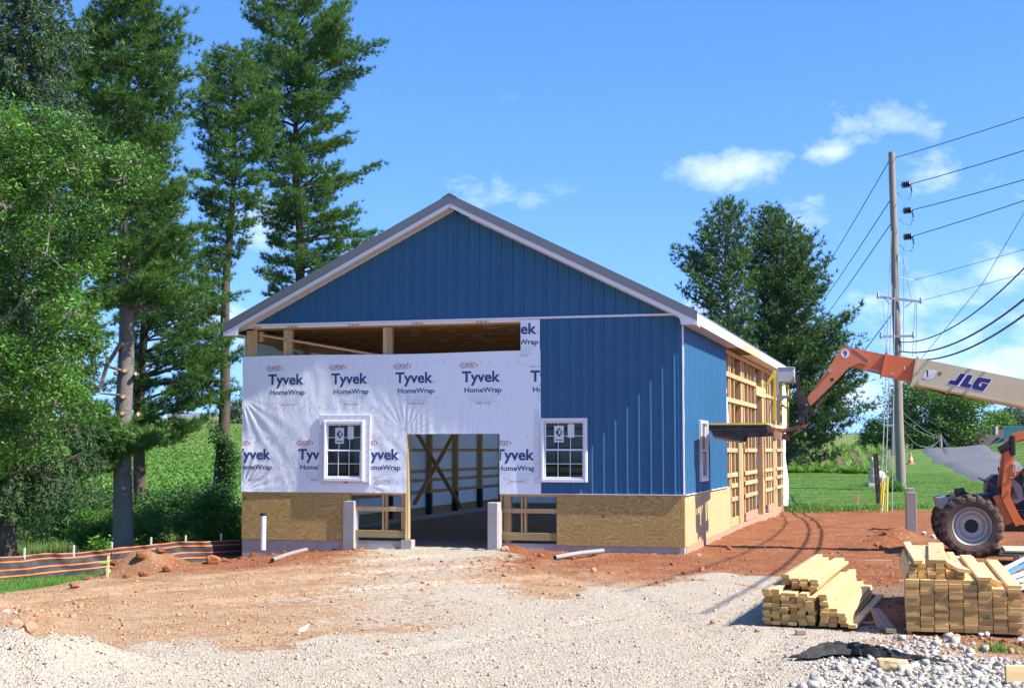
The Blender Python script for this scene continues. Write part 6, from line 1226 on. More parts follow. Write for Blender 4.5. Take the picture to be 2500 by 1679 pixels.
def conifer(name, label, base, top, trunk_r, z0, prof, seed, mat, bark, kind='pine', step=.42, per=5, dens_=1.0, depth_r=None, lean=(0,0), group='pines left of the barn', gaps=(), nl=None, bare=None):
    """prof: (height, left radius, right radius) rows; branches fill that outline"""
    rs = np.random.default_rng(seed); tree = empty(name, base); tag(tree, label, 'tree', group); B = np.array(base); H = top-base[2]
    prof = np.array(prof, float); tp = lambda z: B+np.array([lean[0]*max(z/H, 0)**1.3+.06*math.sin(z*.9+seed), lean[1]*(z/H), z])
    P_, D_ = [], []; limbs = []
    z = z0
    while z < H*.995:
        lr = np.interp(z, prof[:,0], prof[:,1]); rr = np.interp(z, prof[:,0], prof[:,2]); a0 = rs.uniform(0, 2*math.pi)
        k = per if kind != 'cedar' else per+1
        for i in range(k):
            az_ = a0+2*math.pi*(i+rs.uniform(-.3,.3))/k; cx_ = math.cos(az_); side = rr if cx_ > 0 else lr; dep = depth_r if depth_r else .8*(lr+rr)/2
            Lb = (abs(cx_)*side+(1-abs(cx_))*min(dep, max(lr, rr)))*(rs.uniform(.55,1.10) if kind == 'pine' else rs.uniform(.72,1.06))
            if Lb < .12 or any(a <= z <= b and cx_*s > 0 for a, b, s in gaps): continue
            zj = z+rs.uniform(-.2,.2)*step
            if kind == 'pine': rise, curl = rs.uniform(.05,.28)+.5*(z/H)**3, rs.uniform(.0,.25)
            elif kind == 'spruce': rise, curl = rs.uniform(-.38,-.12)+.5*(z/H)**4, rs.uniform(.15,.30)
            else: rise, curl = rs.uniform(.25,.70)+.45*(z/H)**2, rs.uniform(-.05,.2)
            d = np.array([cx_, math.sin(az_), 0.]); o0 = tp(zj); ts = np.linspace(0, 1, 7)
            hor = Lb*(1 if kind != 'cedar' else .97); path = np.array([o0+d*hor*t+np.array([0,0,hor*(rise*t+curl*t*t)])+rs.normal(size=3)*.03*Lb*t for t in ts])
            limbs.append((path[:6], [max(.007, trunk_r*.26*(1-.85*t)*min(1, Lb/2.5)) for t in ts[:6]]))
            nsub = max(4, int(Lb*(10.0 if kind == 'pine' else 8.5)*dens_)); perp = np.array([-d[1], d[0], 0])
            for j in range(nsub):
                t = (.32 if kind == 'pine' else .22 if kind != 'spruce' else .15)+(.70 if kind == 'pine' else .80 if kind != 'spruce' else .85)*(j+rs.uniform(0,1))/nsub; t = min(t, 1.0); q = np.array([np.interp(t, ts, path[:,m]) for m in range(3)]); sgn = 1 if j % 2 else -1
                ls = (.34*Lb*(1.12-t)+.16)*rs.uniform(.7,1.25)
                if kind == 'pine':
                    sd2 = unit(d*rs.uniform(.5,1.0)+perp*sgn*rs.uniform(.35,1.0)+np.array([0,0,rs.uniform(-.05,.30)])); n_t = max(3, int(ls/.10*dens_)); u = np.linspace(.25,1,n_t)[:,None]
                    pts = q+sd2*ls*u+rs.normal(size=(n_t,3))*np.array([.07,.07,.045]); P_.append(pts); D_.append(np.repeat((sd2*.7+np.array([0,0,.55]))[None], n_t, 0))
                elif kind == 'spruce':
                    hang = rs.uniform(.18,.55)*min(1, .4+Lb*.25); ou = perp*sgn*ls*rs.uniform(.2,.8); n_t = max(3, int(hang/.07*dens_)); u = np.linspace(0,1,n_t)[:,None]
                    pts = q+ou*(.3+.7*np.sqrt(u))+np.array([0,0,-1.])*hang*u+d*.1*u; P_.append(pts); D_.append(np.repeat((np.array([0,0,-.75])+d*.35+perp*sgn*.2)[None], n_t, 0))
                else:
                    sd2 = unit(d*rs.uniform(.4,1.0)+perp*sgn*rs.uniform(.2,.9)+np.array([0,0,rs.uniform(.1,.9)])); n_t = max(2, int(ls/.16*dens_)); u = np.linspace(.2,1,n_t)[:,None]
                    pts = q+sd2*ls*u+rs.normal(size=(n_t,3))*.09; P_.append(pts); D_.append(np.repeat((sd2*.5+np.array([0,0,.6]))[None], n_t, 0))
        z += step*rs.uniform(.8,1.2)*(1-.45*z/H if kind != 'cedar' else 1-.3*z/H)
    pts, dirs = np.concatenate(P_), np.concatenate(D_)
    if kind == 'pine': V = spikes(rs, pts, dirs, nl or 19, .18, .0165, .50)
    elif kind == 'spruce': V = spikes(rs, pts, dirs, nl or 10, .125, .026, .62)
    else: V = spikes(rs, pts, dirs, nl or 8, .26, .05, .75)
    o = tri_obj('crown', V, mat, tree, base)
    zz = np.linspace(0, H*.97, 18); trunk_obj(tree, base, [tp(z) if z > 0 else tp(0)-np.array([0,0,.4]) for z in zz], [max(.012, trunk_r*(1.12 if z == 0 else 1)*(1-.9*(z/H)**1.1)) for z in zz], bark, limbs, wob=.012)
    return tree
def S2(px, d): return (px-1250)/FPX*d            # picture column to metres at a distance
def hz(py, d, bz): return CAMH+(1095.8-py)/FPX*d-bz
def base_at(px, d, dz=0.0): x = S2(px, d); z = float(base_z(np.array([x]), np.array([d]))[0])+dz; return (x, d, z)
def prof_from(rows, tx, d, bz):
    """rows: (picture y, left x, right x) -> outline rows about the trunk column tx"""
    out = sorted([(hz(y, d, bz), max(.05, (tx-l)/FPX*d), max(.05, (r-tx)/FPX*d)) for y, l, r in rows]); return out
# big pruned pine in front
b = base_at(312, 31.0)
pine1 = conifer('white_pine', 'big pruned pine with bare grey trunk beside the silt fence', b, b[2]+hz(-60,31,b[2]), .225, hz(760,31,b[2]), prof_from([(-60,300,330),(10,262,420),(90,220,455),(200,190,478),(300,200,480),(420,190,490),(520,215,500),(620,215,500),(700,230,490),(780,240,500),(850,270,450)], 310, 31, b[2]), 3, m_pine, m_bark, step=.38, per=8, dens_=1.15, lean=(-.35,0), nl=19)
# its low living branch and the sawn-off stubs
rs = np.random.default_rng(8); P_, D_ = [], []
for (cx_, cy_, rx_, ry_, n_) in ((225,1040,70,55,520),(290,1075,90,40,420),(360,1075,38,28,140),(250,1130,60,30,160),(215,1100,50,60,220)):
    c_ = np.array(at(cx_, cy_, 30.7)); u = rs.normal(size=(n_,3)); u = unit(u)*rs.uniform(.2,1,(n_,1))**.5; P_.append(c_+u*np.array([rx_/FPX*30.7, .45, ry_/FPX*30.7])); D_.append(np.repeat(np.array([[-.3,-.2,.5]]), n_, 0)+.5*rs.normal(size=(n_,3)))
tri_obj('low_branch', spikes(rs, np.concatenate(P_), np.concatenate(D_), 18, .18, .0165, .5), m_pine, pine1, b)
lb = MB()
for (pts_, r_) in (([(300,830),(262,890),(240,960)], .05),([(298,905),(250,890)], .035),([(300,965),(245,960)], .03),([(310,1070),(230,1050)], .03)): lb.tube([Vector(at(x, y, 30.85))-Vector(b) for x, y in pts_], [r_]*(len(pts_)-1)+[r_*.6], 7)
o = lb.build('dead_limbs', m_bark, pine1, True); o['kind'] = 'stuff'
for (px, py, sx_) in ((311,907,0),(293,913,-1),(331,914,1),(307,970,0),(305,1010,0),(337,1012,1),(325,1100,0),(328,1155,0),(308,1191,0),(338,1195,1),(302,1045,0),(290,716,0),(311,710,0)):
    q = Vector(at(px, py, 30.98)); d_ = Vector((sx_*.9+.05, -1 if sx_ == 0 else -.35, .12)).normalized(); s_ = q-Vector(b)-Vector((0, .0, 0))
    st_ = MB().tube([s_+Vector((0,.10,0)), s_+d_*.06+Vector((0,-.16,0))], [.055,.045], 10).build('limb_stub', m_bark, pine1, True); MB().tube([s_+d_*.061+Vector((0,-.16,0)), s_+d_*.066+Vector((0,-.163,0))], [.043,.043], 10).build('cut_face', m_cut, st_)
# second pine, middle trunk
b = base_at(540, 43.0)
conifer('white_pine', 'pine with slim ivy-clad trunk left of the barn eave', b, b[2]+hz(118,43,b[2]), .21, hz(985,43,b[2]), prof_from([(118,515,570),(190,455,630),(300,440,660),(420,445,650),(500,455,630),(560,480,600),(640,490,580),(700,460,600),(770,495,590),(860,470,570),(905,450,560),(985,470,560)], 548, 43, b[2]), 11, m_pine, m_barkd, step=.50, per=8, dens_=1.2, lean=(.35,0), gaps=[(hz(990,43,b[2]),hz(640,43,b[2]),1)])
# tall open pine behind the eave
b = base_at(735, 47.0)
conifer('white_pine', 'tallest open-crowned pine rising above the barn eave', b, b[2]+hz(-60,47,b[2]), .23, hz(730,47,b[2]), prof_from([(-60,680,730),(0,620,790),(60,590,830),(150,585,925),(200,570,915),(245,545,885),(290,560,800),(340,585,860),(390,600,850),(420,620,790),(440,640,945),(480,650,890),(520,640,820),(550,620,950),(590,620,930),(650,590,860),(720,600,820)], 712, 47, b[2]), 19, m_pine, m_barkd, step=.60, per=7, dens_=1.2, lean=(-.35,0), depth_r=2.1)
# dark pines standing behind the first
b = base_at(345, 42.0); conifer('white_pine', 'shaded pine with dark trunk right behind the pruned pine', b, b[2]+hz(330,42,b[2]), .20, hz(1095,42,b[2]), prof_from([(330,330,360),(450,300,400),(560,290,440),(680,290,510),(800,300,560),(900,330,600),(985,340,590),(1095,340,540)], 345, 42, b[2]), 27, m_pine, m_barkd, step=.42, per=7, dens_=1.1)
b = base_at(120, 40.0); conifer('white_pine', 'dark pine filling in behind the leafy tree at far left', b, b[2]+hz(60,40,b[2]), .22, hz(1080,40,b[2]), prof_from([(60,100,140),(200,20,240),(400,-40,290),(700,-80,320),(1080,-80,320)], 120, 40, b[2]), 33, m_pine, m_barkd, step=.62, per=7, dens_=.85)
# Norway spruce at far left
b = base_at(30, 27.5); conifer('spruce_tree', 'drooping spruce with hanging twigs at the far left', b, b[2]+hz(-220,27.5,b[2]), .20, hz(1235,27.5,b[2]), prof_from([(-220,20,40),(-100,-60,120),(0,-120,190),(100,-140,205),(200,-140,190),(280,-140,225),(400,-150,200),(600,-160,200),(800,-160,235),(950,-170,250),(1050,-180,270),(1110,-180,320),(1180,-180,240),(1235,-170,150)], 30, 27.5, b[2]), 41, m_spru, m_barkd, 'spruce', step=.40, per=8, dens_=1.1, group='evergreens at far left', nl=12)
sp_tree = bpy.data.objects['spruce_tree']
# ------------------------------------------------------------------ broadleaf crowns
def broadleaf(name, label, base, trunk, clumps, leaf, seed, mat, bark, n_per, group, trunk_r=.16, cat='tree', up=.5, aspect=.55, branches=True):
    """clumps: (centre, radii, weight); leaves sit in small sprays around twig ends inside each clump"""
    rs = np.random.default_rng(seed); tree = empty(name, base); tag(tree, label, cat, group); pts = []; limbs = []; tp = np.array(trunk[-1], float); done = []
    for (c_, r_, w_) in sorted(clumps, key=lambda q: np.linalg.norm(np.array(q[0])-tp)):
        c_, r_ = np.array(c_, float), np.array(r_, float); nt_ = max(3, int(n_per*w_)); u = unit(rs.normal(size=(nt_,3)))*rs.uniform(.25,1.0,(nt_,1))**.45; tips = c_+u*r_
        k = rs.integers(7, 15, nt_); q = np.repeat(tips, k, 0)+rs.normal(size=(k.sum(),3))*leaf*np.array([1.05,1.05,.65]); pts.append(q)
        if branches:
            near = [q for q in done if np.linalg.norm(q[0]-tp) < np.linalg.norm(c_-tp)] or [(tp, 0)]; q0, dep = min(near, key=lambda q: np.linalg.norm(q[0]-c_)); done.append((c_, dep+1)); r0_ = trunk_r*max(.08, .40*.72**dep)
            mid = (q0+c_)/2+np.array([0,0,-.06*np.linalg.norm(c_-q0)]); limbs.append(([q0, mid, c_], [r0_, r0_*.85, r0_*.7]))
            for j in range(0, nt_, max(1, nt_//7)): limbs.append(([c_, (c_+tips[j])/2+np.array([0,0,-.05]), tips[j]], [trunk_r*.12, trunk_r*.08, trunk_r*.03]))
    V = leaves(rs, np.concatenate(pts), leaf, up=up, aspect=aspect); tri_obj('crown', V, mat, tree, base)
    n = len(trunk); trunk_obj(tree, base, trunk, [trunk_r*(1-.55*i/(n-1)) for i in range(n)], bark, limbs, 10); return tree
rr = random.Random(77)
def scatter_clumps(outline, d, dspread, n, r0, r1, rs_, ysq=.75):
    """clumps inside a picture outline at distance d"""
    xs = [p[0] for p in outline]; ys = [p[1] for p in outline]; out = []; k = 0
    while len(out) < n and k < 20000:
        k += 1; x, y = rs_.uniform(min(xs), max(xs)), rs_.uniform(min(ys), max(ys))
        if inpoly(np.array([x]), np.array([y]), outline)[0]:
            dd = d+rs_.uniform(-dspread, dspread); r_ = rs_.uniform(r0, r1); out.append((tuple(at(x, y, dd)), (r_, r_, r_*ysq), (r_/r1)**2))
    return out
ol = [(-260,300),(-120,250),(-20,240),(30,255),(60,330),(90,290),(170,300),(220,330),(300,370),(345,385),(352,420),(310,470),(255,480),(215,560),(235,640),(215,720),(250,790),(235,850),(200,900),(215,960),(190,1010),(120,1070),(60,1110),(-50,1130),(-260,1100)]
b = base_at(-190, 24.0); broadleaf('leafy_tree', 'bright green leafy tree at the left edge before the pines', b, [b, (b[0]+.1,24,b[2]+2), (b[0]+.4,24.1,b[2]+4.2)], scatter_clumps(ol, 24.2, 1.3, 210, .16, .48, rr), .082, 5, m_leaf, m_bark, 66, 'trees at far left', .17)
# round maple over the rise and its neighbours
ol = [(2150,1060),(2135,1010),(2160,965),(2215,940),(2290,935),(2360,945),(2410,975),(2420,1010),(2440,1030),(2400,1075),(2360,1095),(2250,1098),(2190,1100)]
b = (S2(2285,116), 116, 0.9); broadleaf('leafy_tree', 'broad leafy tree on the rise under the boom', b, [b, (b[0],116,2.6), (b[0]-.3,116,4.0)], scatter_clumps(ol, 116, 3.0, 90, .7, 1.25, rr, .8), .26, 9, m_leaf2, m_barkd, 42, 'trees over the rise', .28)
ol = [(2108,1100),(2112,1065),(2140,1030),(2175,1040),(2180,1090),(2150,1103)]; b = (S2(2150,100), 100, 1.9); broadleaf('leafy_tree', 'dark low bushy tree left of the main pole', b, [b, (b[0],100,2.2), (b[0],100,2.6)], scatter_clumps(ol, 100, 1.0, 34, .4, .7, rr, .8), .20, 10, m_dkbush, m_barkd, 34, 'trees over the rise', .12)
ol = [(2410,1055),(2412,1015),(2435,1000),(2452,1015),(2465,1040),(2462,1065)]; b = (S2(2440,122), 122, 1.6); broadleaf('leafy_tree', 'small leafy tree beside the chimney', b, [b, (b[0],122,2.6), (b[0],122,3.4)], scatter_clumps(ol, 122, 1.2, 24, .5, .9, rr), .25, 12, m_leaf2, m_barkd, 36, 'trees over the rise', .15)
ol = [(2452,1050),(2455,1030),(2470,1008),(2490,1003),(2520,1015),(2560,1030),(2560,1055)]; b = (S2(2485,230), 230, 1.5); broadleaf('leafy_tree', 'hazy far trees above the green shed', b, [b, (b[0],230,3.0), (b[0],230,4.5)], scatter_clumps(ol, 230, 5, 40, 1.0, 1.9, rr), .5, 13, m_fart, m_barkd, 30, 'trees over the rise', .3)
# cedars behind the barn
b = base_at(1775, 66, .0); conifer('cedar_tree', 'left dark cedar with open trunk behind the barn roof', b, b[2]+hz(500,66,b[2]), .25, hz(1010,66,b[2]), prof_from([(500,1775,1790),(530,1750,1830),(600,1710,1850),(660,1665,1850),(730,1640,1850),(800,1660,1850),(900,1680,1850),(1010,1700,1850)], 1783, 66, b[2]), 52, m_ced, m_bark, 'cedar', step=.50, per=5, dens_=.95, group='cedars behind the barn', lean=(.1,0))
b = base_at(1925, 69, .0); conifer('cedar_tree', 'right broad dark cedar behind the boom tip', b, b[2]+hz(515,69,b[2]), .28, hz(1150,69,b[2]), prof_from([(515,1875,1895),(560,1850,1935),(620,1810,1980),(700,1780,2030),(740,1780,2050),(800,1780,2010),(860,1780,2060),(920,1780,2095),(980,1790,2085),(1010,1800,2110),(1070,1830,2110),(1110,1860,2090),(1150,1890,2060)], 1900, 69, b[2]), 57, m_ced, m_bark, 'cedar', step=.46, per=6, dens_=1.0, group='cedars behind the barn', lean=(-.5,0))
# bushes under the pines
def bush(name, label, ol, d, n, seed, mat, leaf=.065, r0=.18, r1=.38, per=44, sp_=.6):
    cx_ = sum(p[0] for p in ol)/len(ol); b = base_at(cx_, d); return broadleaf(name, label, b, [b, (b[0],d,b[2]+.3), (b[0],d,b[2]+.5)], scatter_clumps(ol, d, sp_, n, r0, r1, rr, .9), leaf, seed, mat, m_barkd, per, 'bushes under the pines', .035, 'bush', .7, .65)
bush('bush', 'bright round bush beside the barn\'s left corner', [(440,1320),(430,1270),(470,1230),(500,1215),(530,1205),(560,1200),(595,1200),(605,1330)], 33.2, 44, 61, m_bush)
bush('bush', 'low bright bush left of the pruned pine\'s trunk', [(175,1318),(180,1280),(215,1258),(260,1250),(292,1262),(295,1320)], 32.2, 26, 62, m_bush); bush('bush', 'small bush right of the pruned pine\'s trunk', [(335,1320),(335,1250),(360,1240),(385,1270),(392,1300),(380,1322)], 33.0, 16, 63, m_bush)
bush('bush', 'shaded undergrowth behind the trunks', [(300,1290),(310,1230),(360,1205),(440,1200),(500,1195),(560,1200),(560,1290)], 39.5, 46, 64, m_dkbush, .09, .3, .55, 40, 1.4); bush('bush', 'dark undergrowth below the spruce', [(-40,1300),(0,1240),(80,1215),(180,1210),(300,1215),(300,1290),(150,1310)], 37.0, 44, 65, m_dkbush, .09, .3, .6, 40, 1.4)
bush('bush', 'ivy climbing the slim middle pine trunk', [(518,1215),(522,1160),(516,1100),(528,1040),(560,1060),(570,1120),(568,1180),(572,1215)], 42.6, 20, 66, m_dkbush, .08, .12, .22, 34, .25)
bush('bush', 'low green plant at the foot of the utility pole', [(2160,1200),(2163,1185),(2180,1180),(2195,1188),(2198,1200)], 53.2, 9, 67, m_bush, .09, .14, .24, 30, .2)
bush('bush', 'leafy seedling before the pruned pine', [(222,1345),(228,1325),(242,1318),(252,1335),(250,1345)], 27.4, 7, 68, m_bush, .07, .06, .12, 14, .2)
bush('bush', 'dark hedge tree between barn and far field', [(548,1020),(560,985),(600,975),(640,985),(640,1020)], 200, 14, 69, m_fart, .4, .9, 1.5, 26, 3)
# ================================================================== stones, clods, grass, crops
def stones(rs, x, y, size, sink=.3, flat=.7):
    """low rough stones: jittered cubes, 12 triangles each"""
    N = len(x); z = ground_z(x, y); cube = np.array([[-1,-1,-1],[1,-1,-1],[1,1,-1],[-1,1,-1],[-1,-1,1],[1,-1,1],[1,1,1],[-1,1,1]], float)*.5
    V = cube[None]*rs.uniform(.55,1.15,(N,8,1))*np.array([1,1,flat]); V = V+rs.normal(size=(N,8,3))*.09; V[:,:,2] *= 1
    a = rs.uniform(0, 2*np.pi, N); ca, sa = np.cos(a)[:,None], np.sin(a)[:,None]; b_ = rs.normal(size=N)*.5; cb, sb = np.cos(b_)[:,None], np.sin(b_)[:,None]
    X, Y, Z = V[...,0], V[...,1], V[...,2]; X, Z = X*cb-Z*sb, X*sb+Z*cb; X, Y = X*ca-Y*sa, X*sa+Y*ca
    s = size[:,None]; V = np.stack([X*s+x[:,None], Y*s+y[:,None], Z*s+(z+size*flat*(.5-sink))[:,None]], 2).reshape(-1,3)
    f = np.array([(0,2,1),(0,3,2),(4,5,6),(4,6,7),(0,1,5),(0,5,4),(1,2,6),(1,6,5),(2,3,7),(2,7,6),(3,0,4),(3,4,7)])
    F = (f[None]+8*np.arange(N)[:,None,None]).reshape(-1,3); return V, F
def stonemat(name, c0, c1, c2, scale=30):
    m, nt, b, out = newmat(name); g = NT(nt); co = g.pos(); v = g.voro(co, 13.0); n = g.noise(co, scale, 4, .65)
    col = g.mix(g.ramp(v.outputs['Color'], [(.15,0),(.85,1)]), c0, c1); col = g.mix(g.ramp(n, [(.5,0),(.75,.5)]), col, c2)
    g.l(col, b.inputs['Base Color']); b.inputs['Roughness'].default_value = .9; b.inputs['Specular IOR Level'].default_value = .2; g.l(g.bump(n, .4, .01), b.inputs['Normal']); return m
m_gst = stonemat('gravel_stone', (.34,.28,.20), (.55,.48,.375), (.33,.25,.16)); m_cst = stonemat('crushed_limestone', (.30,.275,.235), (.50,.47,.415), (.29,.235,.165)); m_cld = stonemat('soil_crumbs', (.22,.072,.030), (.34,.145,.066), (.42,.27,.15)); m_tst = stonemat('tan_crumbs', (.31,.175,.075), (.45,.285,.14), (.52,.41,.27))
def cand(rs, n, ymin=10.9, ymax=30.0):
    """points in the seen ground, denser nearer the eye"""
    d = 1/rs.uniform(1/ymax, 1/ymin, n); px = rs.uniform(-60, 2560, n); return (px-1250)/FPX*d, d
rs = np.random.default_rng(101)
def region(x, y):
    w = fbm(x*1.6, y*1.6, 4, 31); w2 = fbm(x*.45, y*.45, 3, 57); gv = sstep(-.75, .75, sdf(x, y, GRAVEL)+w*2.2+w2*.8); gv = np.maximum(gv, sstep(-.15,.25, sdf(x, y, APRON)+w*.5)); st = sstep(-.12,.16, sdf(x, y, SITE)+w*.5)*(sdf(x, y, BARN_POLY) < -.15)
    tn = np.clip(sstep(2.4, 7.0, pdist(x, y, [BARN_POLY[0], BARN_POLY[1]], False)+w2*5)*sstep(5.5, .5, x+w2*4-.16*(26-y)), 0, 1); return gv, st, tn
x, y = cand(rs, 64000); gv, st, tn = region(x, y); cz_ = sstep(-.25,.35, sdf(x, y, COARSE)); k = rs.uniform(size=len(x)) < gv*st*.80; xs_, ys_ = x[k], y[k]
V, F = stones(rs, xs_, ys_, rs.lognormal(math.log(.0105), .45, len(xs_)), .42); o = link('gravel', fast_mesh('gravel', V, F, m_gst)); tag(o, 'pale crushed gravel spread over the foreground', kind='stuff')
x, y = cand(rs, 52000); gv, st, tn = region(x, y); u = rs.uniform(size=len(x)); k = u < (1-gv)*st*(1-tn)*.45
V, F = stones(rs, x[k], y[k], rs.lognormal(math.log(.014), .60, k.sum()), .35); o = link('soil_clods', fast_mesh('soil_clods', V, F, m_cld)); tag(o, 'crumbs of red soil over the worked ground', kind='stuff')
k = u < (1-gv)*st*tn*.55; V, F = stones(rs, x[k], y[k], rs.lognormal(math.log(.0115), .55, k.sum()), .38); o = link('clay_crumbs', fast_mesh('clay_crumbs', V, F, m_tst)); tag(o, 'tan crumbs and pebbles on the clay', kind='stuff')
# coarse stone bottom right
x, y = cand(rs, 30000, 10.9, 16.0); sC = sdf(x, y, COARSE)+fbm(x*2, y*2, 3, 8)*.6; k = rs.uniform(size=len(x)) < sstep(-.2,.3,sC)*.55; x, y = x[k], y[k]; sz = rs.lognormal(math.log(.027), .50, len(x)); V, F = stones(rs, x, y, sz, .28, .7); o = link('crushed_stone', fast_mesh('crushed_stone', V, F, m_cst)); tag(o, 'coarse white crushed stone in the bottom right', kind='stuff')
# stray stones and clods one can point at
def rocks(lst, mat, grp, cat, name, seed):
    for i, (px, py, w_, lab) in enumerate(lst):
        c_ = gnd(px, py, 0.0); z = gz(c_.x, c_.y); c_ = gnd(px, py, z); s_ = w_/FPX*c_.y*(.62 if 'spoil' in grp or 'rubble' in grp else .42 if 'clod' in grp else .5); r_ = random.Random(seed+i)
        o = link(name, rock_mesh(name, s_, s_*r_.uniform(.7,1), s_*r_.uniform(.55,.85), seed+i, mat, 3, .3), None, (c_.x, c_.y, gz(c_.x, c_.y)+s_*.36), (r_.uniform(-.2,.2), r_.uniform(-.2,.2), r_.uniform(0,6))); tag(o, lab, cat, grp)
rocks([(36,1522,44,'squarish tan rock at the front of the left rubble'),(72,1522,34,'brown rock beside the squarish one in the left rubble'),(10,1534,30,'tan rock at the left picture edge'),(60,1506,32,'flat brown rock on top of the left rubble'),(96,1500,22,'right outlying rock of the left rubble'),(15,1492,26,'upper rock at the left picture edge'),(30,1478,22,'topmost small rock of the left rubble'),(125,1508,20,'clod lying right of the left rubble'),(148,1505,16,'farthest right clod by the left rubble')], m_redrock, 'rubble at the left edge', 'rock', 'rubble_rock', 300)
rocks([(42,1502,20,'white stone among the left rubble'),(12,1508,22,'pale stone low in the left rubble'),(5,1500,16,'small pale stone at the left edge')], m_palerock, 'rubble at the left edge', 'rock', 'rubble_rock', 330)
rocks([(290,1388,34,'large tan block on the left shoulder of the spoil heap'),(345,1372,28,'rounded clod high on the spoil heap'),(372,1362,22,'clod at the peak of the spoil heap'),(215,1412,22,'clod at the foot of the spoil heap, left'),(255,1412,18,'small clod below the tan block'),(182,1425,24,'outermost left clod of the spoil heap'),(350,1398,26,'clod at the front of the spoil heap'),(310,1400,20,'low middle clod of the spoil heap'),(410,1370,24,'clod on the right shoulder of the spoil heap'),(430,1378,18,'small clod right of the spoil heap'),(520,1369,30,'flat tan stone right of the spoil heap'),(546,1366,16,'small stone near the flat tan stone'),(330,1385,20,'middle clod of the spoil heap'),(390,1385,22,'right front clod of the spoil heap')], m_clod, 'clods of the spoil heap', 'clod', 'soil_clod', 340)
rocks([(262,1394,22,'white stone beside the survey stake'),(240,1640,16,'pale stone on the front gravel, left')], m_palerock, 'single pale stones', 'rock', 'stone', 370)
rocks([(1706,1356,14,'red stone by the barn\'s right corner'),(1232,1344,26,'large red clod beside the right concrete post'),(1248,1357,16,'small clod below the right concrete post'),(1449,1408,18,'tan stone on red soil before the right plywood'),(1740,1522,18,'brown stone left of the smaller stack\'s shadow'),(1849,1541,16,'reddish stone before the smaller stack'),(943,1597,16,'brown pebble on the middle gravel'),(1385,1526,10,'tiny rust stone on the middle gravel'),(2334,1560,24,'brown stone before the larger stack'),(2222,1549,18,'stone at the larger stack\'s left foot'),(2450,1586,18,'dark stone beside the grass tuft'),(2470,1598,20,'brown stone right of the grass tuft')], m_redrock, 'single brown stones', 'rock', 'stone', 380)
rocks([(2395,1554,18,'pale stone before the larger stack, left'),(2408,1555,20,'pale stone before the larger stack, right'),(2385,1652,34,'big white stone above the corner plank'),(2290,1642,30,'big white stone right of the flat rock'),(2225,1630,22,'pale stone at the flat rock\'s right side'),(2065,1622,14,'small white stone below the fabric'),(2280,1600,18,'white stone near the fabric\'s tail'),(2344,1608,22,'white stone at the coarse patch\'s upper edge'),(2210,1590,20,'greenish white stone above the fabric'),(2490,1568,22,'pale stone at the right edge'),(2090,1665,26,'pale stone at the bottom edge'),(2165,1668,28,'white stone below the flat rock'),(2250,1665,26,'white stone at the bottom, middle of the coarse patch')], m_palerock, 'white stones bottom right', 'rock', 'stone', 400)
rocks([(2150+int(8*math.sin(i*2.4)*i*.55), 1318+int(5*math.cos(i*1.7))+i%3*4, 9+(i*7)%13, '%s clod from the left of the spoil by the grey posts' % ORD[i]) for i in range(14)], m_clod, 'clods by the grey posts', 'clod', 'soil_clod', 430)
rocks([(2066,1422,14,'pale stone chip on red soil by the stacks'),(2132,1312,16,'pale flat stone left of the grey posts'),(2275,1310,22,'pale concrete spill behind the big wheel'),(2255,1306,18,'smaller pale concrete spill behind the big wheel')], m_palerock, 'single pale stones', 'rock', 'stone', 450)
c_ = gnd(741, 1541); o = MB(); o.add([(-.05,0,.0),(.03,-.02,.005),(.07,.02,.09),(-.0,.03,.05),(-.05,.02,.03)], [(0,1,2,3,4)]); o = o.build('paper_scrap', m_decw, None, False, (c_.x, c_.y, gz(c_.x, c_.y))); tag(o, 'crumpled white scrap on the tan clay', 'paper')
# ------------------------------------------------------------------ grass
def blades(rs, x, y, h, w, lean=.45):
    N = len(x); z = ground_z(x, y)-.01; a = rs.uniform(0, 2*np.pi, N); L = h*rs.uniform(.5,1.2,N); d = np.stack([np.cos(a)*lean*rs.uniform(.1,1,N), np.sin(a)*lean*rs.uniform(.1,1,N), np.ones(N)], 1); s = np.stack([-np.sin(a), np.cos(a), np.zeros(N)], 1)*w*.5; b_ = np.stack([x, y, z], 1)
    return np.stack([b_-s, b_+s, b_+d*L[:,None]], 1).reshape(-1,3)
m_gr = leafmat('lawn_blades', (.070,.165,.024), (.165,.310,.050), .25, .9, .5); m_dry = leafmat('rough_grass', (.085,.160,.030), (.210,.280,.080), .25, 1.1, .55)
x = rs.uniform(-12.5, -4.6, 70000); y = rs.uniform(18.5, 35, 70000); w_ = fbm(x*1.6, y*1.6, 4, 31); k = (sdf(x, y, SITE)+w_*.5 < .02) & (np.abs(x/y) < .42); V = blades(rs, x[k], y[k], .075, .011); o = link('lawn_grass', fast_mesh('lawn_grass', V, np.arange(len(V)).reshape(-1,3), m_gr)); tag(o, 'green lawn grass round the silt fence', kind='stuff')
x = rs.uniform(-14, -5.4, 24000); y = rs.uniform(31.5, 46, 24000); V = blades(rs, x, y, .26, .018, .5); o = link('rough_grass', fast_mesh('rough_grass', V, np.arange(len(V)).reshape(-1,3), m_dry)); tag(o, 'rough grass under the pines', kind='stuff')
x = rs.uniform(8.6, 26, 90000); y = rs.uniform(43, 67, 90000); k = (sdf(x, y, SITE)+fbm(x*1.6, y*1.6, 4, 31)*.5 < .0) & (sdf(x, y, ROADP) < -.1) & (x/y < .42); V = blades(rs, x[k], y[k], .042, .022); o = link('lawn_grass', fast_mesh('lawn_grass', V, np.arange(len(V)).reshape(-1,3), m_gr)); tag(o, 'mown lawn grass beyond the machine', kind='stuff')
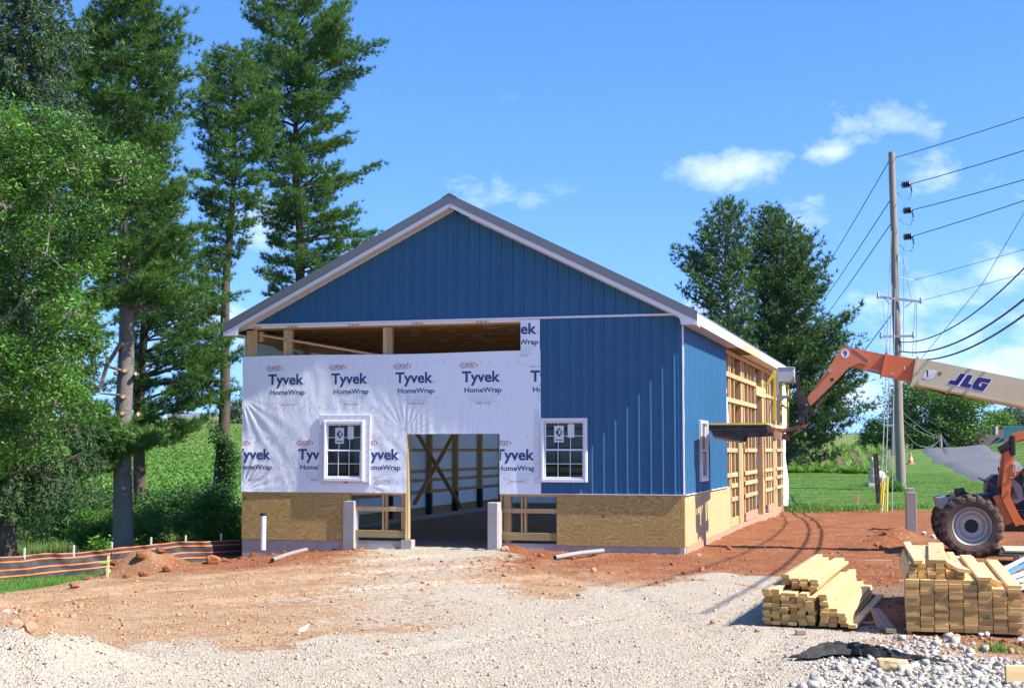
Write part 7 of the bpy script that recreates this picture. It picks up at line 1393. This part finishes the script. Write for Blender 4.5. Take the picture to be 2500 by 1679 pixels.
# weeds at the lawn's edge by the barn's far corner, tuft in the mud
x = np.concatenate([rs.normal(9.3,.5,900), rs.uniform(9,14,900)]); y = np.concatenate([rs.normal(46.6,.5,900), rs.normal(45.4,.35,900)]); V = blades(rs, x, y, .20, .03, .6); o = link('edge_weeds', fast_mesh('edge_weeds', V, np.arange(len(V)).reshape(-1,3), m_gr)); tag(o, 'weeds along the edge of the soil', kind='stuff')
c_ = gnd(2438, 1588); x = rs.normal(c_.x, .09, 260); y = rs.normal(c_.y, .07, 260); V = blades(rs, x, y, .10, .010, .9)-np.array([c_.x, c_.y, 0]); o = link('grass_tuft', fast_mesh('grass_tuft', V, np.arange(len(V)).reshape(-1,3), m_gr), None, (c_.x, c_.y, 0)); tag(o, 'lone green grass tuft in the mud at right', kind='stuff')
# ------------------------------------------------------------------ crops
m_corn = leafmat('corn_leaves', (.085,.190,.030), (.190,.330,.070), .3, .5, .45); m_soy = leafmat('bean_leaves', (.070,.170,.022), (.160,.300,.045), .3, .25, .5)
VV = []
rowdir = np.array([.40, .917]); 
for r_ in range(-14, 34):
    t = np.arange(0, 60, .24); x = 8.0+r_*.86+rowdir[0]*t*.55; y = 66.8+t-.10*(8.0+r_*.86-8); k = rs.uniform(size=len(t)) < .93; x, y = x[k]+rs.normal(size=k.sum())*.05, y[k]
    k2 = (x > 3) & (x < .262*y) & (y < 112); x, y = x[k2], y[k2]
    if not len(x): continue
    z = base_z(x, y)
    for j in range(7):
        N = len(x); a = rs.uniform(0, 2*np.pi, N); L = rs.uniform(.25,.5,N); h0 = rs.uniform(.02,.26,N); d = np.stack([np.cos(a), np.sin(a), rs.uniform(.2,1.2,N)], 1); s = np.stack([-np.sin(a), np.cos(a), np.zeros(N)], 1)*.045; b_ = np.stack([x, y, z+h0], 1); VV.append(np.stack([b_-s, b_+s, b_+d*L[:,None]*.8], 1).reshape(-1,3))
x = rs.uniform(6, 19, 1500); y = 65.6-.12*(x-10)+rs.uniform(0, 2.6, 1500); k = x < .265*y; x, y = x[k], y[k]; z = base_z(x, y)
for j in range(6):
    N = len(x); a = rs.uniform(0, 2*np.pi, N); L = rs.uniform(.15,.34,N); d = np.stack([np.cos(a), np.sin(a), rs.uniform(.3,1.2,N)], 1); s = np.stack([-np.sin(a), np.cos(a), np.zeros(N)], 1)*.05; b_ = np.stack([x, y, z+rs.uniform(0,.12,N)], 1); VV.append(np.stack([b_-s, b_+s, b_+d*L[:,None]*.8], 1).reshape(-1,3))
V = np.concatenate(VV); o = link('corn_rows', fast_mesh('corn_rows', V, np.arange(len(V)).reshape(-1,3), m_corn)); tag(o, 'rows of young corn beyond the right-hand lawn', kind='stuff')
N = 36000; d = 1/rs.uniform(1/210, 1/70, N); px = rs.uniform(150, 640, N); x, y = (px-1250)/FPX*d, d; z = base_z(x, y); b_ = np.stack([x, y, z+.05], 1); V = leaves(rs, np.repeat(b_, 2, 0)+rs.normal(size=(2*N,3))*np.array([.2,.3,.08]), .22, -.1, .8, .9); o = link('bean_field', fast_mesh('bean_field', V, np.arange(len(V)).reshape(-1,3), m_soy)); tag(o, 'low bean crop on the far left field', kind='stuff')
# ------------------------------------------------------------------ the air between here and the far ridge
hzm = bpy.data.materials.new('haze'); hzm.use_nodes = True; hn = hzm.node_tree; hn.nodes.clear(); ho = hn.nodes.new('ShaderNodeOutputMaterial'); pv_ = hn.nodes.new('ShaderNodeVolumePrincipled'); pv_.inputs['Color'].default_value = (.80,.88,1.0,1); pv_.inputs['Density'].default_value = .00004; pv_.inputs['Anisotropy'].default_value = .2; hn.links.new(pv_.outputs[0], ho.inputs['Volume'])
zmin = float(min(zf.min(), -20)); zmax = float(max(zf.max(), 75))
o = MB().box(-4300, 4300, -900, 5300, zmin-1, zmax+5).build('haze', hzm); tag(o, 'thin summer haze over the fields', kind='stuff'); print('HAZE', zmin, zmax)
